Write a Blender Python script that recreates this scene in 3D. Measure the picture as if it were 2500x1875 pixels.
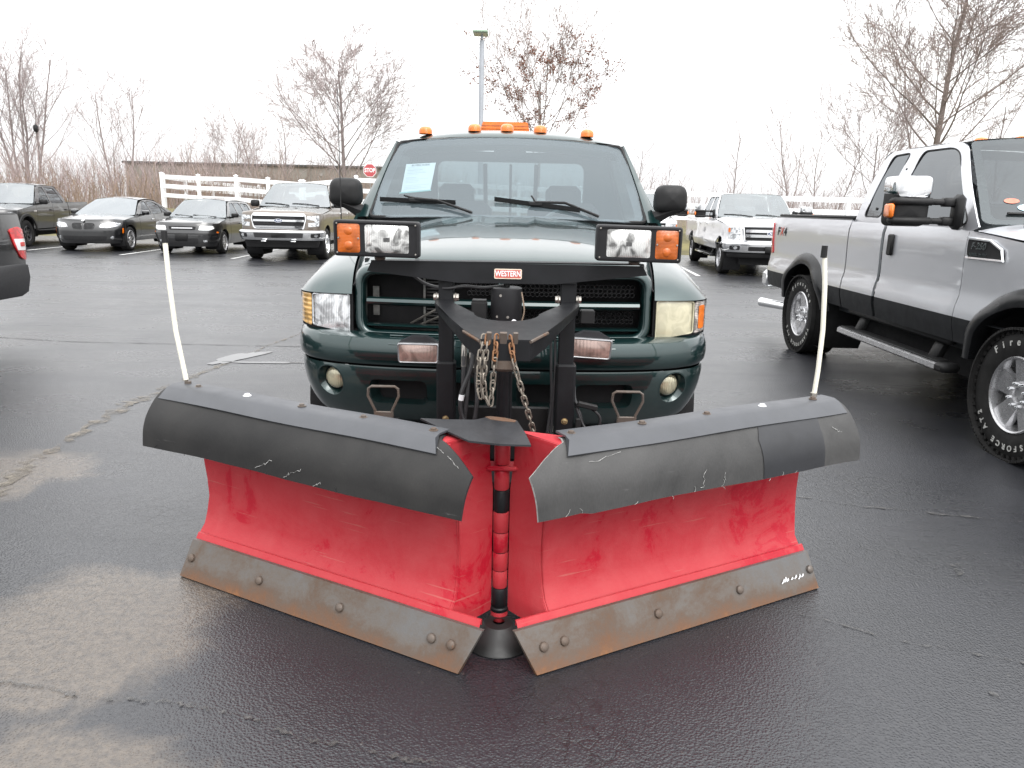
import bpy, bmesh, math, random
import numpy as np
from mathutils import Vector, Matrix, Euler
from mathutils.geometry import delaunay_2d_cdt

for _o in list(bpy.data.objects):
    bpy.data.objects.remove(_o)
S = bpy.context.scene
COL = S.collection
R = math.radians

# ------------------------------------------------------------------ camera
cam_d = bpy.data.cameras.new('camera')
cam_d.sensor_width = 36.0
cam_d.lens = 36.0 * 1805.0 / 2500.0
cam_d.clip_start = 0.05
cam_d.clip_end = 3000.0
cam = bpy.data.objects.new('camera', cam_d)
COL.objects.link(cam)
cam.matrix_world = (Matrix.Translation((0, 0, 1.45)) @ Matrix.Rotation(R(90 - 13.5), 4, 'X')
                    @ Matrix.Rotation(R(1.3), 4, 'Z'))
S.camera = cam

# ------------------------------------------------------------------ overcast sky
W = bpy.data.worlds.new('World')
S.world = W
W.use_nodes = True
_n = W.node_tree.nodes
_l = W.node_tree.links
_n.clear()
w_out = _n.new('ShaderNodeOutputWorld')
w_bg = _n.new('ShaderNodeBackground')
w_sky = _n.new('ShaderNodeTexSky')
w_sky.sky_type = 'NISHITA'
w_sky.sun_disc = False
w_sky.sun_elevation = R(52)
w_sky.sun_rotation = R(150)
w_sky.dust_density = 6.0
w_hsv = _n.new('ShaderNodeHueSaturation')
w_hsv.inputs['Saturation'].default_value = 0.10
w_hsv.inputs['Value'].default_value = 0.045
_l.new(w_sky.outputs[0], w_hsv.inputs['Color'])
# cloud deck: almost even grey white, faint soft billows
w_tc = _n.new('ShaderNodeTexCoord')
w_map = _n.new('ShaderNodeMapping')
w_map.inputs['Scale'].default_value = (1.2, 1.2, 4.0)
_l.new(w_tc.outputs['Generated'], w_map.inputs['Vector'])
w_noi = _n.new('ShaderNodeTexNoise')
w_noi.inputs['Scale'].default_value = 1.6
w_noi.inputs['Detail'].default_value = 5.0
_l.new(w_map.outputs[0], w_noi.inputs['Vector'])
w_rmp = _n.new('ShaderNodeValToRGB')
w_rmp.color_ramp.elements[0].position = 0.30
w_rmp.color_ramp.elements[0].color = (0.83, 0.84, 0.86, 1)
w_rmp.color_ramp.elements[1].position = 0.62
w_rmp.color_ramp.elements[1].color = (1.02, 1.02, 1.02, 1)
_l.new(w_noi.outputs['Fac'], w_rmp.inputs['Fac'])
w_add = _n.new('ShaderNodeMixRGB')
w_add.blend_type = 'ADD'
w_add.inputs['Fac'].default_value = 1.0
_l.new(w_rmp.outputs['Color'], w_add.inputs['Color1'])
_l.new(w_hsv.outputs['Color'], w_add.inputs['Color2'])
_l.new(w_add.outputs[0], w_bg.inputs['Color'])
# overcast luminance law: the deck is brighter overhead than at the horizon
w_sep = _n.new('ShaderNodeSeparateXYZ')
_l.new(w_tc.outputs['Generated'], w_sep.inputs[0])
w_cie = _n.new('ShaderNodeMapRange')
w_cie.inputs['From Min'].default_value = 0.0
w_cie.inputs['From Max'].default_value = 1.0
w_cie.inputs['To Min'].default_value = 1.08
w_cie.inputs['To Max'].default_value = 2.45
_l.new(w_sep.outputs['Z'], w_cie.inputs['Value'])
_l.new(w_cie.outputs[0], w_bg.inputs['Strength'])
_l.new(w_bg.outputs[0], w_out.inputs['Surface'])

sun_d = bpy.data.lights.new('sun', 'SUN')
sun_d.energy = 0.9
sun_d.angle = R(35)
sun_d.color = (1.0, 0.975, 0.94)
sun = bpy.data.objects.new('sun', sun_d)
COL.objects.link(sun)
sun.rotation_euler = (R(38), 0, R(150 - 180 + 50))

S.view_settings.view_transform = 'Standard'
S.view_settings.look = 'None'
S.view_settings.exposure = 0.22
S.view_settings.gamma = 1.0
S.view_settings.use_curve_mapping = False

# ------------------------------------------------------------------ node helpers
def new_mat(name):
    m = bpy.data.materials.new(name)
    m.use_nodes = True
    nt = m.node_tree
    b = nt.nodes['Principled BSDF']
    return m, nt, b

def N(nt, t, **kw):
    n = nt.nodes.new(t)
    for k, v in kw.items():
        if k in n.inputs.keys():
            n.inputs[k].default_value = v
        else:
            setattr(n, k, v)
    return n

def ramp(nt, src, stops):
    r = nt.nodes.new('ShaderNodeValToRGB')
    e = r.color_ramp.elements
    while len(e) > 1:
        e.remove(e[-1])
    e[0].position = stops[0][0]
    e[0].color = tuple(stops[0][1]) + (1,) if len(stops[0][1]) == 3 else stops[0][1]
    for p, c in stops[1:]:
        x = e.new(p)
        x.color = tuple(c) + (1,) if len(c) == 3 else c
    nt.links.new(src, r.inputs['Fac'])
    return r.outputs['Color']

def coord(nt, kind='Object', scale=(1, 1, 1), rot=(0, 0, 0)):
    tc = nt.nodes.new('ShaderNodeTexCoord')
    mp = nt.nodes.new('ShaderNodeMapping')
    mp.inputs['Scale'].default_value = scale
    mp.inputs['Rotation'].default_value = rot
    nt.links.new(tc.outputs[kind], mp.inputs['Vector'])
    return mp.outputs[0]

def noise(nt, vec, scale, detail=4.0, rough=0.55, dist=0.0):
    n = nt.nodes.new('ShaderNodeTexNoise')
    n.inputs['Scale'].default_value = scale
    n.inputs['Detail'].default_value = detail
    n.inputs['Roughness'].default_value = rough
    n.inputs['Distortion'].default_value = dist
    if vec is not None:
        nt.links.new(vec, n.inputs['Vector'])
    return n.outputs['Fac']

def mixc(nt, fac, a, b, mode='MIX'):
    m = nt.nodes.new('ShaderNodeMixRGB')
    m.blend_type = mode
    for sock, v in ((m.inputs['Fac'], fac), (m.inputs['Color1'], a), (m.inputs['Color2'], b)):
        if isinstance(v, (int, float)):
            sock.default_value = v
        elif isinstance(v, (tuple, list)):
            sock.default_value = tuple(v) + ((1,) if len(v) == 3 else ())
        else:
            nt.links.new(v, sock)
    return m.outputs[0]

def bump(nt, b, h, strength=0.3, dist=0.01):
    n = nt.nodes.new('ShaderNodeBump')
    n.inputs['Strength'].default_value = strength
    n.inputs['Distance'].default_value = dist
    nt.links.new(h, n.inputs['Height'])
    nt.links.new(n.outputs[0], b.inputs['Normal'])
    return n

MATS = {}
def simple(name, col, rough=0.5, metal=0.0, var=0.12, scale=9.0, bumpk=0.0, bscale=60.0, coat=0.0, spec=0.5, kind='Object'):
    """plain material with a little real-world variation of tone and gloss"""
    if name in MATS:
        return MATS[name]
    m, nt, b = new_mat(name)
    v = coord(nt, kind)
    f = noise(nt, v, scale, 5)
    lo = tuple(max(0, c * (1 - var)) for c in col)
    hi = tuple(min(1, c * (1 + var)) for c in col)
    nt.links.new(ramp(nt, f, [(0.3, lo), (0.7, hi)]), b.inputs['Base Color'])
    rr = ramp(nt, noise(nt, v, scale * 2.3, 4), [(0.3, (max(0, rough - .06),) * 3), (0.7, (min(1, rough + .06),) * 3)])
    nt.links.new(rr, b.inputs['Roughness'])
    b.inputs['Metallic'].default_value = metal
    b.inputs['Coat Weight'].default_value = coat
    b.inputs['Coat Roughness'].default_value = 0.06
    b.inputs['Specular IOR Level'].default_value = spec
    if bumpk:
        bump(nt, b, noise(nt, v, bscale, 3), bumpk, 0.004)
    MATS[name] = m
    return m

def paint(name, col, metal=0.35, rough=0.33, dirt=0.25, dirtcol=(0.16, 0.15, 0.14)):
    if name in MATS:
        return MATS[name]
    m, nt, b = new_mat(name)
    v = coord(nt)
    fl = noise(nt, v, 900, 2)
    base = ramp(nt, fl, [(0.35, tuple(c * .85 for c in col)), (0.65, tuple(min(1, c * 1.15) for c in col))])
    # road film: more of it low on the body
    sep = nt.nodes.new('ShaderNodeSeparateXYZ')
    tc = nt.nodes.new('ShaderNodeTexCoord')
    nt.links.new(tc.outputs['Object'], sep.inputs[0])
    low = nt.nodes.new('ShaderNodeMapRange')
    low.inputs['From Min'].default_value = 0.95
    low.inputs['From Max'].default_value = 0.30
    nt.links.new(sep.outputs['Z'], low.inputs['Value'])
    dn = ramp(nt, noise(nt, v, 5.5, 7, 0.65), [(0.38, (0, 0, 0)), (0.75, (1, 1, 1))])
    k = nt.nodes.new('ShaderNodeMath')
    k.operation = 'MULTIPLY'
    nt.links.new(dn, k.inputs[0])
    nt.links.new(low.outputs[0], k.inputs[1])
    k2 = nt.nodes.new('ShaderNodeMath')
    k2.operation = 'MULTIPLY'
    k2.inputs[1].default_value = dirt
    nt.links.new(k.outputs[0], k2.inputs[0])
    nt.links.new(mixc(nt, k2.outputs[0], base, dirtcol), b.inputs['Base Color'])
    b.inputs['Metallic'].default_value = metal
    b.inputs['Roughness'].default_value = rough
    b.inputs['Coat Weight'].default_value = 1.0
    b.inputs['Coat IOR'].default_value = 1.6
    cr = nt.nodes.new('ShaderNodeMapRange')
    cr.inputs['To Min'].default_value = 0.03
    cr.inputs['To Max'].default_value = 0.30
    nt.links.new(k2.outputs[0], cr.inputs['Value'])
    nt.links.new(cr.outputs[0], b.inputs['Coat Roughness'])
    MATS[name] = m
    return m

def glass(name, tint=(0.75, 0.82, 0.82), see=0.8, refl=0.12, body=(0.02, 0.025, 0.03), blend=0.35):
    """thin sheet glass: tinted see-through plus mirror reflection that grows at grazing angles"""
    if name in MATS:
        return MATS[name]
    m, nt, b = new_mat(name)
    nt.nodes.remove(b)
    out = nt.nodes['Material Output']
    tr = N(nt, 'ShaderNodeBsdfTransparent')
    tr.inputs['Color'].default_value = tuple(tint) + (1,)
    df = N(nt, 'ShaderNodeBsdfDiffuse')
    df.inputs['Color'].default_value = tuple(body) + (1,)
    mx = N(nt, 'ShaderNodeMixShader')
    mx.inputs['Fac'].default_value = see
    nt.links.new(df.outputs[0], mx.inputs[1])
    nt.links.new(tr.outputs[0], mx.inputs[2])
    gl = N(nt, 'ShaderNodeBsdfGlossy')
    gl.inputs['Roughness'].default_value = 0.02
    gl.inputs['Color'].default_value = (0.93, 0.97, 1, 1)
    fr = N(nt, 'ShaderNodeLayerWeight')
    fr.inputs['Blend'].default_value = blend
    mr = N(nt, 'ShaderNodeMapRange')
    mr.inputs['To Min'].default_value = refl
    mr.inputs['To Max'].default_value = 0.9
    nt.links.new(fr.outputs['Fresnel'], mr.inputs['Value'])
    m2 = N(nt, 'ShaderNodeMixShader')
    nt.links.new(mr.outputs[0], m2.inputs['Fac'])
    nt.links.new(mx.outputs[0], m2.inputs[1])
    nt.links.new(gl.outputs[0], m2.inputs[2])
    nt.links.new(m2.outputs[0], out.inputs['Surface'])
    MATS[name] = m
    return m

def lens(name, col, rough=0.12, ribs=0.0, ribscale=120.0, axis='X', trans=0.0, metal=0.0, lo=0.55, ns=14, coat=1.0):
    """moulded lamp lens: coloured plastic or fluted glass over a bright reflector"""
    if name in MATS:
        return MATS[name]
    m, nt, b = new_mat(name)
    v = coord(nt)
    f = noise(nt, v, ns, 3, 0.5, 1.2)
    nt.links.new(ramp(nt, f, [(0.40, tuple(c * lo for c in col)), (0.56, col)]), b.inputs['Base Color'])
    b.inputs['Roughness'].default_value = rough
    b.inputs['Metallic'].default_value = metal
    b.inputs['Coat Weight'].default_value = coat
    b.inputs['Coat Roughness'].default_value = 0.05
    b.inputs['Transmission Weight'].default_value = trans
    if ribs:
        wv = N(nt, 'ShaderNodeTexWave')
        wv.bands_direction = axis
        wv.inputs['Scale'].default_value = ribscale
        wv.inputs['Distortion'].default_value = 0.0
        nt.links.new(v, wv.inputs['Vector'])
        bump(nt, b, wv.outputs['Fac'], ribs, 0.004)
    MATS[name] = m
    return m

# ------------------------------------------------------------------ mesh helpers
def rnd(a, b):
    return random.uniform(a, b)

class MB:
    """collects faces of ONE part"""
    def __init__(s):
        s.v = []
        s.f = []
    def add(s, v, f):
        o = len(s.v)
        s.v += [tuple(p) for p in v]
        s.f += [tuple(i + o for i in q) for q in f]
        return s
    def box(s, c, d, rot=None, ch=0.0):
        """box, centre c, size d, chamfered by ch, rotated by Euler/Matrix"""
        hx, hy, hz = d[0] / 2, d[1] / 2, d[2] / 2
        ch = min(ch, .49 * min(d))
        M = Matrix.Identity(3)
        if rot is not None:
            M = rot if isinstance(rot, Matrix) else Euler(rot).to_matrix()
        c = Vector(c)
        if ch <= 0:
            vs = [Vector((x * hx, y * hy, z * hz)) for x in (-1, 1) for y in (-1, 1) for z in (-1, 1)]
            fs = [(0, 1, 3, 2), (4, 6, 7, 5), (0, 4, 5, 1), (2, 3, 7, 6), (0, 2, 6, 4), (1, 5, 7, 3)]
        else:
            vs = []
            idx = {}
            for x in (-1, 1):
                for y in (-1, 1):
                    for z in (-1, 1):
                        for a in range(3):
                            p = [x * hx, y * hy, z * hz]
                            for k in range(3):
                                if k != a:
                                    p[k] -= (x, y, z)[k] * ch
                            idx[(x, y, z, a)] = len(vs)
                            vs.append(Vector(p))
            fs = []
            for a in range(3):
                b_, c_ = [k for k in range(3) if k != a]
                for sg in (-1, 1):
                    q = []
                    for t, u in ((-1, -1), (1, -1), (1, 1), (-1, 1)):
                        k = [0, 0, 0]
                        k[a] = sg; k[b_] = t; k[c_] = u
                        q.append(idx[(k[0], k[1], k[2], a)])
                    fs.append(tuple(q))
            for a in range(3):   # edge faces
                b_, c_ = [k for k in range(3) if k != a]
                for t in (-1, 1):
                    for u in (-1, 1):
                        k0 = [0, 0, 0]; k0[b_] = t; k0[c_] = u
                        k1 = list(k0)
                        k0[a] = -1; k1[a] = 1
                        fs.append((idx[tuple(k0) + (b_,)], idx[tuple(k1) + (b_,)], idx[tuple(k1) + (c_,)], idx[tuple(k0) + (c_,)]))
            for x in (-1, 1):
                for y in (-1, 1):
                    for z in (-1, 1):
                        fs.append(tuple(idx[(x, y, z, a)] for a in range(3)))
        s.add([M @ p + c for p in vs], fs)
        return s
    def cyl(s, p0, p1, r0, r1=None, n=16, caps=True):
        r1 = r0 if r1 is None else r1
        p0, p1 = Vector(p0), Vector(p1)
        a = (p1 - p0).normalized()
        u = a.orthogonal().normalized()
        w = a.cross(u)
        vs = []
        for p, r in ((p0, r0), (p1, r1)):
            for i in range(n):
                t = 2 * math.pi * i / n
                vs.append(p + (u * math.cos(t) + w * math.sin(t)) * r)
        fs = [(i, (i + 1) % n, n + (i + 1) % n, n + i) for i in range(n)]
        if caps:
            fs += [tuple(range(n))[::-1], tuple(range(n, 2 * n))]
        return s.add(vs, fs)
    def tube(s, pts, r, n=8, caps=True, closed=False):
        pts = [Vector(p) for p in pts]
        m = len(pts)
        rs = r if isinstance(r, (list, tuple)) else [r] * m
        vs = []
        u = None
        for i, p in enumerate(pts):
            if closed:
                t = (pts[(i + 1) % m] - pts[i - 1]).normalized()
            else:
                t = (pts[min(i + 1, m - 1)] - pts[max(i - 1, 0)]).normalized()
            if u is None:
                u = t.orthogonal().normalized()
            else:
                u = (u - t * u.dot(t))
                u = u.normalized() if u.length > 1e-6 else t.orthogonal().normalized()
            w = t.cross(u)
            for k in range(n):
                a = 2 * math.pi * k / n
                vs.append(p + (u * math.cos(a) + w * math.sin(a)) * rs[i])
        fs = []
        for i in range(m if closed else m - 1):
            j = (i + 1) % m
            for k in range(n):
                fs.append((i * n + k, i * n + (k + 1) % n, j * n + (k + 1) % n, j * n + k))
        if caps and not closed:
            fs += [tuple(range(n))[::-1], tuple(range((m - 1) * n, m * n))]
        return s.add(vs, fs)
    def grid(s, P, closed_u=False):
        """P[i][j] -> quads"""
        nu, nv = len(P), len(P[0])
        vs = [p for row in P for p in row]
        fs = []
        for i in range(nu if closed_u else nu - 1):
            k = (i + 1) % nu
            for j in range(nv - 1):
                fs.append((i * nv + j, k * nv + j, k * nv + j + 1, i * nv + j + 1))
        return s.add(vs, fs)
    def lathe(s, prof, c, axis=(1, 0, 0), n=32, a0=0.0, a1=2 * math.pi):
        """prof: (radius, along axis)"""
        ax = Vector(axis).normalized()
        u = Vector((0, 0, 1)) if abs(ax.z) < .9 else Vector((1, 0, 0))
        u = (u - ax * u.dot(ax)).normalized()
        w = ax.cross(u)
        c = Vector(c)
        full = abs(a1 - a0 - 2 * math.pi) < 1e-6
        m = n if full else n + 1
        P = []
        for i in range(m):
            t = a0 + (a1 - a0) * i / n
            d = u * math.cos(t) + w * math.sin(t)
            P.append([c + d * r + ax * h for r, h in prof])
        return s.grid(P, closed_u=full)
    def prism(s, poly, f, t0, t1):
        """extrude a 2-D polygon between offsets t0 and t1 through f(u,v,o)"""
        n = len(poly)
        vs = [f(u, v, t0) for u, v in poly] + [f(u, v, t1) for u, v in poly]
        fs = [tuple(range(n))[::-1], tuple(range(n, 2 * n))]
        fs += [(i, (i + 1) % n, n + (i + 1) % n, n + i) for i in range(n)]
        return s.add(vs, fs)
    def rings(s, paths, closed=True, capends=False):
        P = [[p[i] for p in paths] for i in range(len(paths[0]))]
        return s.grid(P, closed_u=closed)
    def patch(s, outline, f, holes=(), g=0.06, t=0.0):
        """triangulated sheet inside a 2-D outline (minus holes) mapped through f(u,v,o)"""
        def dens(pl):
            o = []
            for i in range(len(pl)):
                a, b = pl[i], pl[(i + 1) % len(pl)]
                k = max(1, int(math.ceil(math.hypot(b[0] - a[0], b[1] - a[1]) / g)))
                for q in range(k):
                    o.append((a[0] + (b[0] - a[0]) * q / k, a[1] + (b[1] - a[1]) * q / k))
            return o
        loops = [dens(outline)] + [dens(h) for h in holes]
        pts, edges = [], []
        for lp in loops:
            o = len(pts)
            pts += lp
            edges += [(o + i, o + (i + 1) % len(lp)) for i in range(len(lp))]
        bnd = np.array(pts)
        xs = [p[0] for p in loops[0]]
        ys = [p[1] for p in loops[0]]
        gx = np.arange(min(xs) + g / 2, max(xs), g)
        gy = np.arange(min(ys) + g / 2, max(ys), g)
        if len(gx) and len(gy):
            G = np.array([(x + (.5 * g if k % 2 else 0), y) for k, y in enumerate(gy) for x in gx])
            m = inside(G, loops[0])
            for h in loops[1:]:
                m &= ~inside(G, h)
            G = G[m]
            if len(G):
                d = np.min(((G[:, None, :] - bnd[None, :, :]) ** 2).sum(2), axis=1)
                G = G[d > (0.45 * g) ** 2]
                pts += [tuple(p) for p in G]
        r = delaunay_2d_cdt([Vector(p) for p in pts], edges, [], 0, 1e-7)
        vv = [(p.x, p.y) for p in r[0]]
        tri = [q for q in r[2]]
        ce = np.array([[sum(vv[i][0] for i in q) / len(q), sum(vv[i][1] for i in q) / len(q)] for q in tri])
        ok = inside(ce, loops[0])
        for h in loops[1:]:
            ok &= ~inside(ce, h)
        tri = [q for q, o in zip(tri, ok) if o]
        V = [f(u, v, 0.0) for u, v in vv]
        F = [tuple(q) for q in tri]
        if t:
            n = len(V)
            V = V + [f(u, v, -t) for u, v in vv]
            cnt = {}
            for q in tri:
                for i in range(len(q)):
                    a, b = q[i], q[(i + 1) % len(q)]
                    if (b, a) in cnt:
                        cnt.pop((b, a))
                    else:
                        cnt[(a, b)] = 1
            F = F + [tuple(i + n for i in q)[::-1] for q in tri]
            F += [(b, a, a + n, b + n) for a, b in cnt]
        return s.add(V, F)
    def mirror(s):
        """a new MB mirrored in X"""
        o = MB()
        o.v = [(-x, y, z) for x, y, z in s.v]
        o.f = [q[::-1] for q in s.f]
        return o
    def build(s, name, mat, parent=None, sharp=35, loc=None):
        me = bpy.data.meshes.new(name)
        me.from_pydata(s.v, [], s.f)
        me.validate()
        bm = bmesh.new()
        bm.from_mesh(me)
        bmesh.ops.recalc_face_normals(bm, faces=bm.faces)
        bm.to_mesh(me)
        bm.free()
        me.polygons.foreach_set('use_smooth', [True] * len(me.polygons))
        me.set_sharp_from_angle(angle=R(sharp))
        return link(name, me, mat, parent, loc)

def link(name, me, mat, parent=None, loc=None):
    o = bpy.data.objects.new(name, me)
    COL.objects.link(o)
    if mat is not None and not me.materials:
        me.materials.append(mat)
    if parent is not None:
        o.parent = parent
    if loc is not None:
        o.location = loc
    return o

def inside(P, poly):
    x, y = P[:, 0], P[:, 1]
    c = np.zeros(len(P), bool)
    n = len(poly)
    for i in range(n):
        x0, y0 = poly[i]
        x1, y1 = poly[(i + 1) % n]
        if y0 == y1:
            continue
        m = (y0 > y) != (y1 > y)
        c ^= m & (x < (x1 - x0) * (y - y0) / (y1 - y0) + x0)
    return c

def rpoly(pts, r, n=5):
    """polygon with rounded corners; r is a number or one per corner"""
    o = []
    m = len(pts)
    for i in range(m):
        p = Vector(pts[i]); a = Vector(pts[i - 1]); b = Vector(pts[(i + 1) % m])
        ri = r[i] if isinstance(r, (list, tuple)) else r
        da, db = (a - p), (b - p)
        k = min(ri, .48 * da.length, .48 * db.length)
        if k < 1e-4:
            o.append((p.x, p.y)); continue
        s, e = p + da.normalized() * k, p + db.normalized() * k
        for q in range(n + 1):
            t = q / n
            z = s * (1 - t) ** 2 + p * 2 * t * (1 - t) + e * t * t
            o.append((z.x, z.y))
    return o

def rrect(x0, x1, z0, z1, r, n=5):
    return rpoly([(x0, z0), (x1, z0), (x1, z1), (x0, z1)], r, n)

def circ(cx, cy, r, n=24, ry=None):
    ry = r if ry is None else ry
    return [(cx + r * math.cos(2 * math.pi * i / n), cy + ry * math.sin(2 * math.pi * i / n)) for i in range(n)]

def interp(tab, x):
    """smooth (Catmull-like) interpolation in a table of (x,y)"""
    if x <= tab[0][0]:
        return tab[0][1]
    for i in range(len(tab) - 1):
        x0, y0 = tab[i]
        x1, y1 = tab[i + 1]
        if x <= x1:
            h = x1 - x0
            def sl(j):
                if j <= 0:
                    return (tab[1][1] - tab[0][1]) / (tab[1][0] - tab[0][0])
                if j >= len(tab) - 1:
                    return (tab[-1][1] - tab[-2][1]) / (tab[-1][0] - tab[-2][0])
                a = (tab[j][1] - tab[j - 1][1]) / (tab[j][0] - tab[j - 1][0])
                b = (tab[j + 1][1] - tab[j][1]) / (tab[j + 1][0] - tab[j][0])
                return 0 if a * b <= 0 else 2 * a * b / (a + b)
            t = (x - x0) / h
            m0, m1 = sl(i) * h, sl(i + 1) * h
            return ((2 * t ** 3 - 3 * t * t + 1) * y0 + (t ** 3 - 2 * t * t + t) * m0
                    + (-2 * t ** 3 + 3 * t * t) * y1 + (t ** 3 - t * t) * m1)
    return tab[-1][1]

def thing(name, label, cat, loc=(0, 0, 0), rz=0.0, group=None):
    o = bpy.data.objects.new(name, None)
    COL.objects.link(o)
    o.location = loc
    o.rotation_euler = (0, 0, rz)
    o['label'] = label
    o['category'] = cat
    if group:
        o['group'] = group
    return o

def tag(o, label=None, cat=None, group=None, kind=None):
    for k, v in (('label', label), ('category', cat), ('group', group), ('kind', kind)):
        if v:
            o[k] = v
    return o

_txt = {}
def text_geo(body, size=1.0, extr=0.0, shear=0.0, fat=0.0, spacing=1.0, res=3):
    """centred lettering as raw geometry (x right, y up, z out)"""
    cu = bpy.data.curves.new('t', 'FONT')
    cu.body = body
    cu.size = size
    cu.extrude = extr
    cu.shear = shear
    cu.offset = fat
    cu.space_character = spacing
    cu.align_x = 'CENTER'
    cu.align_y = 'CENTER'
    cu.resolution_u = res
    ob = bpy.data.objects.new('t', cu)
    COL.objects.link(ob)
    dg = bpy.context.evaluated_depsgraph_get()
    me = bpy.data.meshes.new_from_object(ob.evaluated_get(dg))
    vs = [tuple(v.co) for v in me.vertices]
    fs = [tuple(p.vertices) for p in me.polygons]
    bpy.data.objects.remove(ob)
    bpy.data.curves.remove(cu)
    bpy.data.meshes.remove(me)
    return vs, fs

def text_mb(body, f, size=1.0, extr=0.0, sx=1.0, **kw):
    vs, fs = text_geo(body, size, extr, **kw)
    return MB().add([f(x * sx, y, z) for x, y, z in vs], fs)

# ================================================================== materials
def asphalt_mat():
    m, nt, b = new_mat('wet_asphalt')
    v = coord(nt)
    L = nt.links
    fine = noise(nt, v, 160, 3, 0.7)
    stone = N(nt, 'ShaderNodeTexVoronoi')
    stone.inputs['Scale'].default_value = 120
    L.new(v, stone.inputs['Vector'])
    big = noise(nt, v, 0.55, 5, 0.6)
    mid = noise(nt, v, 3.2, 6, 0.65)
    base = ramp(nt, fine, [(0.30, (0.0100, 0.0108, 0.0135)), (0.52, (0.0170, 0.0180, 0.0212)), (0.78, (0.036, 0.0370, 0.041))])
    base = mixc(nt, ramp(nt, big, [(0.35, (0, 0, 0)), (0.7, (.55,) * 3)]), base, (0.026, 0.0268, 0.033))
    # pale grit
    spk = ramp(nt, stone.outputs['Color'], [(0.93, (0, 0, 0)), (0.97, (1, 1, 1))])
    base = mixc(nt, mixc(nt, 1.0, spk, ramp(nt, mid, [(0.4, (0, 0, 0)), (0.8, (.5,) * 3)]), 'MULTIPLY'), base, (0.16, 0.145, 0.125))
    # washed-out silt where water has stood, bottom left of the lot, with ragged edges
    sep = N(nt, 'ShaderNodeSeparateXYZ')
    L.new(v, sep.inputs[0])
    def gauss(cx, cy, rx, ry):
        ex = N(nt, 'ShaderNodeVectorMath', operation='SUBTRACT')
        L.new(v, ex.inputs[0]); ex.inputs[1].default_value = (cx, cy, 0)
        sc = N(nt, 'ShaderNodeVectorMath', operation='MULTIPLY')
        L.new(ex.outputs[0], sc.inputs[0]); sc.inputs[1].default_value = (1 / rx, 1 / ry, 0)
        ln = N(nt, 'ShaderNodeVectorMath', operation='LENGTH')
        L.new(sc.outputs[0], ln.inputs[0])
        mr = N(nt, 'ShaderNodeMapRange')
        mr.inputs['From Min'].default_value = 1.25
        mr.inputs['From Max'].default_value = 0.35
        L.new(ln.outputs['Value'], mr.inputs['Value'])
        return mr.outputs[0]
    def add(a, c):
        k = N(nt, 'ShaderNodeMath', operation='MAXIMUM'); L.new(a, k.inputs[0]); L.new(c, k.inputs[1]); return k.outputs[0]
    silt = gauss(-1.45, 2.26, .56, .56)
    silt = add(silt, gauss(-1.25, 1.55, .55, .32))
    silt = add(silt, gauss(-2.75, 3.7, .55, .50))
    edge = noise(nt, v, 2.4, 8, 0.62, 0.6)
    k = N(nt, 'ShaderNodeMath', operation='MULTIPLY_ADD'); L.new(edge, k.inputs[0]); k.inputs[1].default_value = 1.5; k.inputs[2].default_value = -0.72
    k2 = N(nt, 'ShaderNodeMath', operation='ADD'); L.new(silt, k2.inputs[0]); L.new(k.outputs[0], k2.inputs[1])
    sm = ramp(nt, k2.outputs[0], [(0.42, (0, 0, 0)), (0.72, (.85,) * 3)])
    smf = mixc(nt, 1.0, sm, ramp(nt, noise(nt, v, 34, 5, .7), [(0.3, (.35,) * 3), (0.6, (1,) * 3)]), 'MULTIPLY')
    base = mixc(nt, smf, base, (0.115, 0.095, 0.076))
    # thin tracked film over the whole lot
    film = ramp(nt, noise(nt, coord(nt, 'Object', (0.25, 1.6, 1), (0, 0, R(4))), 0.9, 7, .6), [(0.5, (0, 0, 0)), (0.78, (.35,) * 3)])
    base = mixc(nt, film, base, (0.038, 0.039, 0.047))
    # alligator cracking
    def cracks(scale, w, mask):
        vn = N(nt, 'ShaderNodeTexVoronoi', feature='DISTANCE_TO_EDGE')
        vn.inputs['Scale'].default_value = scale
        dv = N(nt, 'ShaderNodeVectorMath', operation='ADD')
        nz = N(nt, 'ShaderNodeTexNoise'); nz.inputs['Scale'].default_value = scale * 1.3; nz.inputs['Detail'].default_value = 4
        L.new(v, nz.inputs['Vector'])
        s2 = N(nt, 'ShaderNodeVectorMath', operation='SCALE'); s2.inputs['Scale'].default_value = .9 / scale
        L.new(nz.outputs['Color'], s2.inputs[0])
        L.new(v, dv.inputs[0]); L.new(s2.outputs[0], dv.inputs[1])
        L.new(dv.outputs[0], vn.inputs['Vector'])
        c = ramp(nt, vn.outputs['Distance'], [(0.0, (1, 1, 1)), (w, (0, 0, 0))])
        return mixc(nt, 1.0, c, mask, 'MULTIPLY')
    cm = ramp(nt, noise(nt, v, 0.8, 4), [(0.47, (0, 0, 0)), (0.68, (1, 1, 1))])
    cr1 = cracks(13, 0.06, cm)
    cr2 = cracks(3.1, 0.012, ramp(nt, noise(nt, v, 0.5, 3), [(0.42, (0, 0, 0)), (0.6, (.9,) * 3)]))
    base = mixc(nt, mixc(nt, 1.0, cr1, (.85,) * 3, 'MULTIPLY'), base, (0.006, 0.006, 0.0065))
    base = mixc(nt, mixc(nt, 1.0, cr2, (.16,) * 3, 'MULTIPLY'), base, (0.075, 0.07, 0.064))
    L.new(base, b.inputs['Base Color'])
    # damp, uneven sheen
    wet = ramp(nt, mixc(nt, .5, noise(nt, v, 1.1, 6, .6), noise(nt, coord(nt, 'Object', (.35, 1.5, 1)), .8, 5, .6)),
               [(0.36, (0.20,) * 3), (0.52, (0.33,) * 3), (0.68, (0.46,) * 3)])
    L.new(wet, b.inputs['Roughness'])
    b.inputs['Specular IOR Level'].default_value = 0.62
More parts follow.
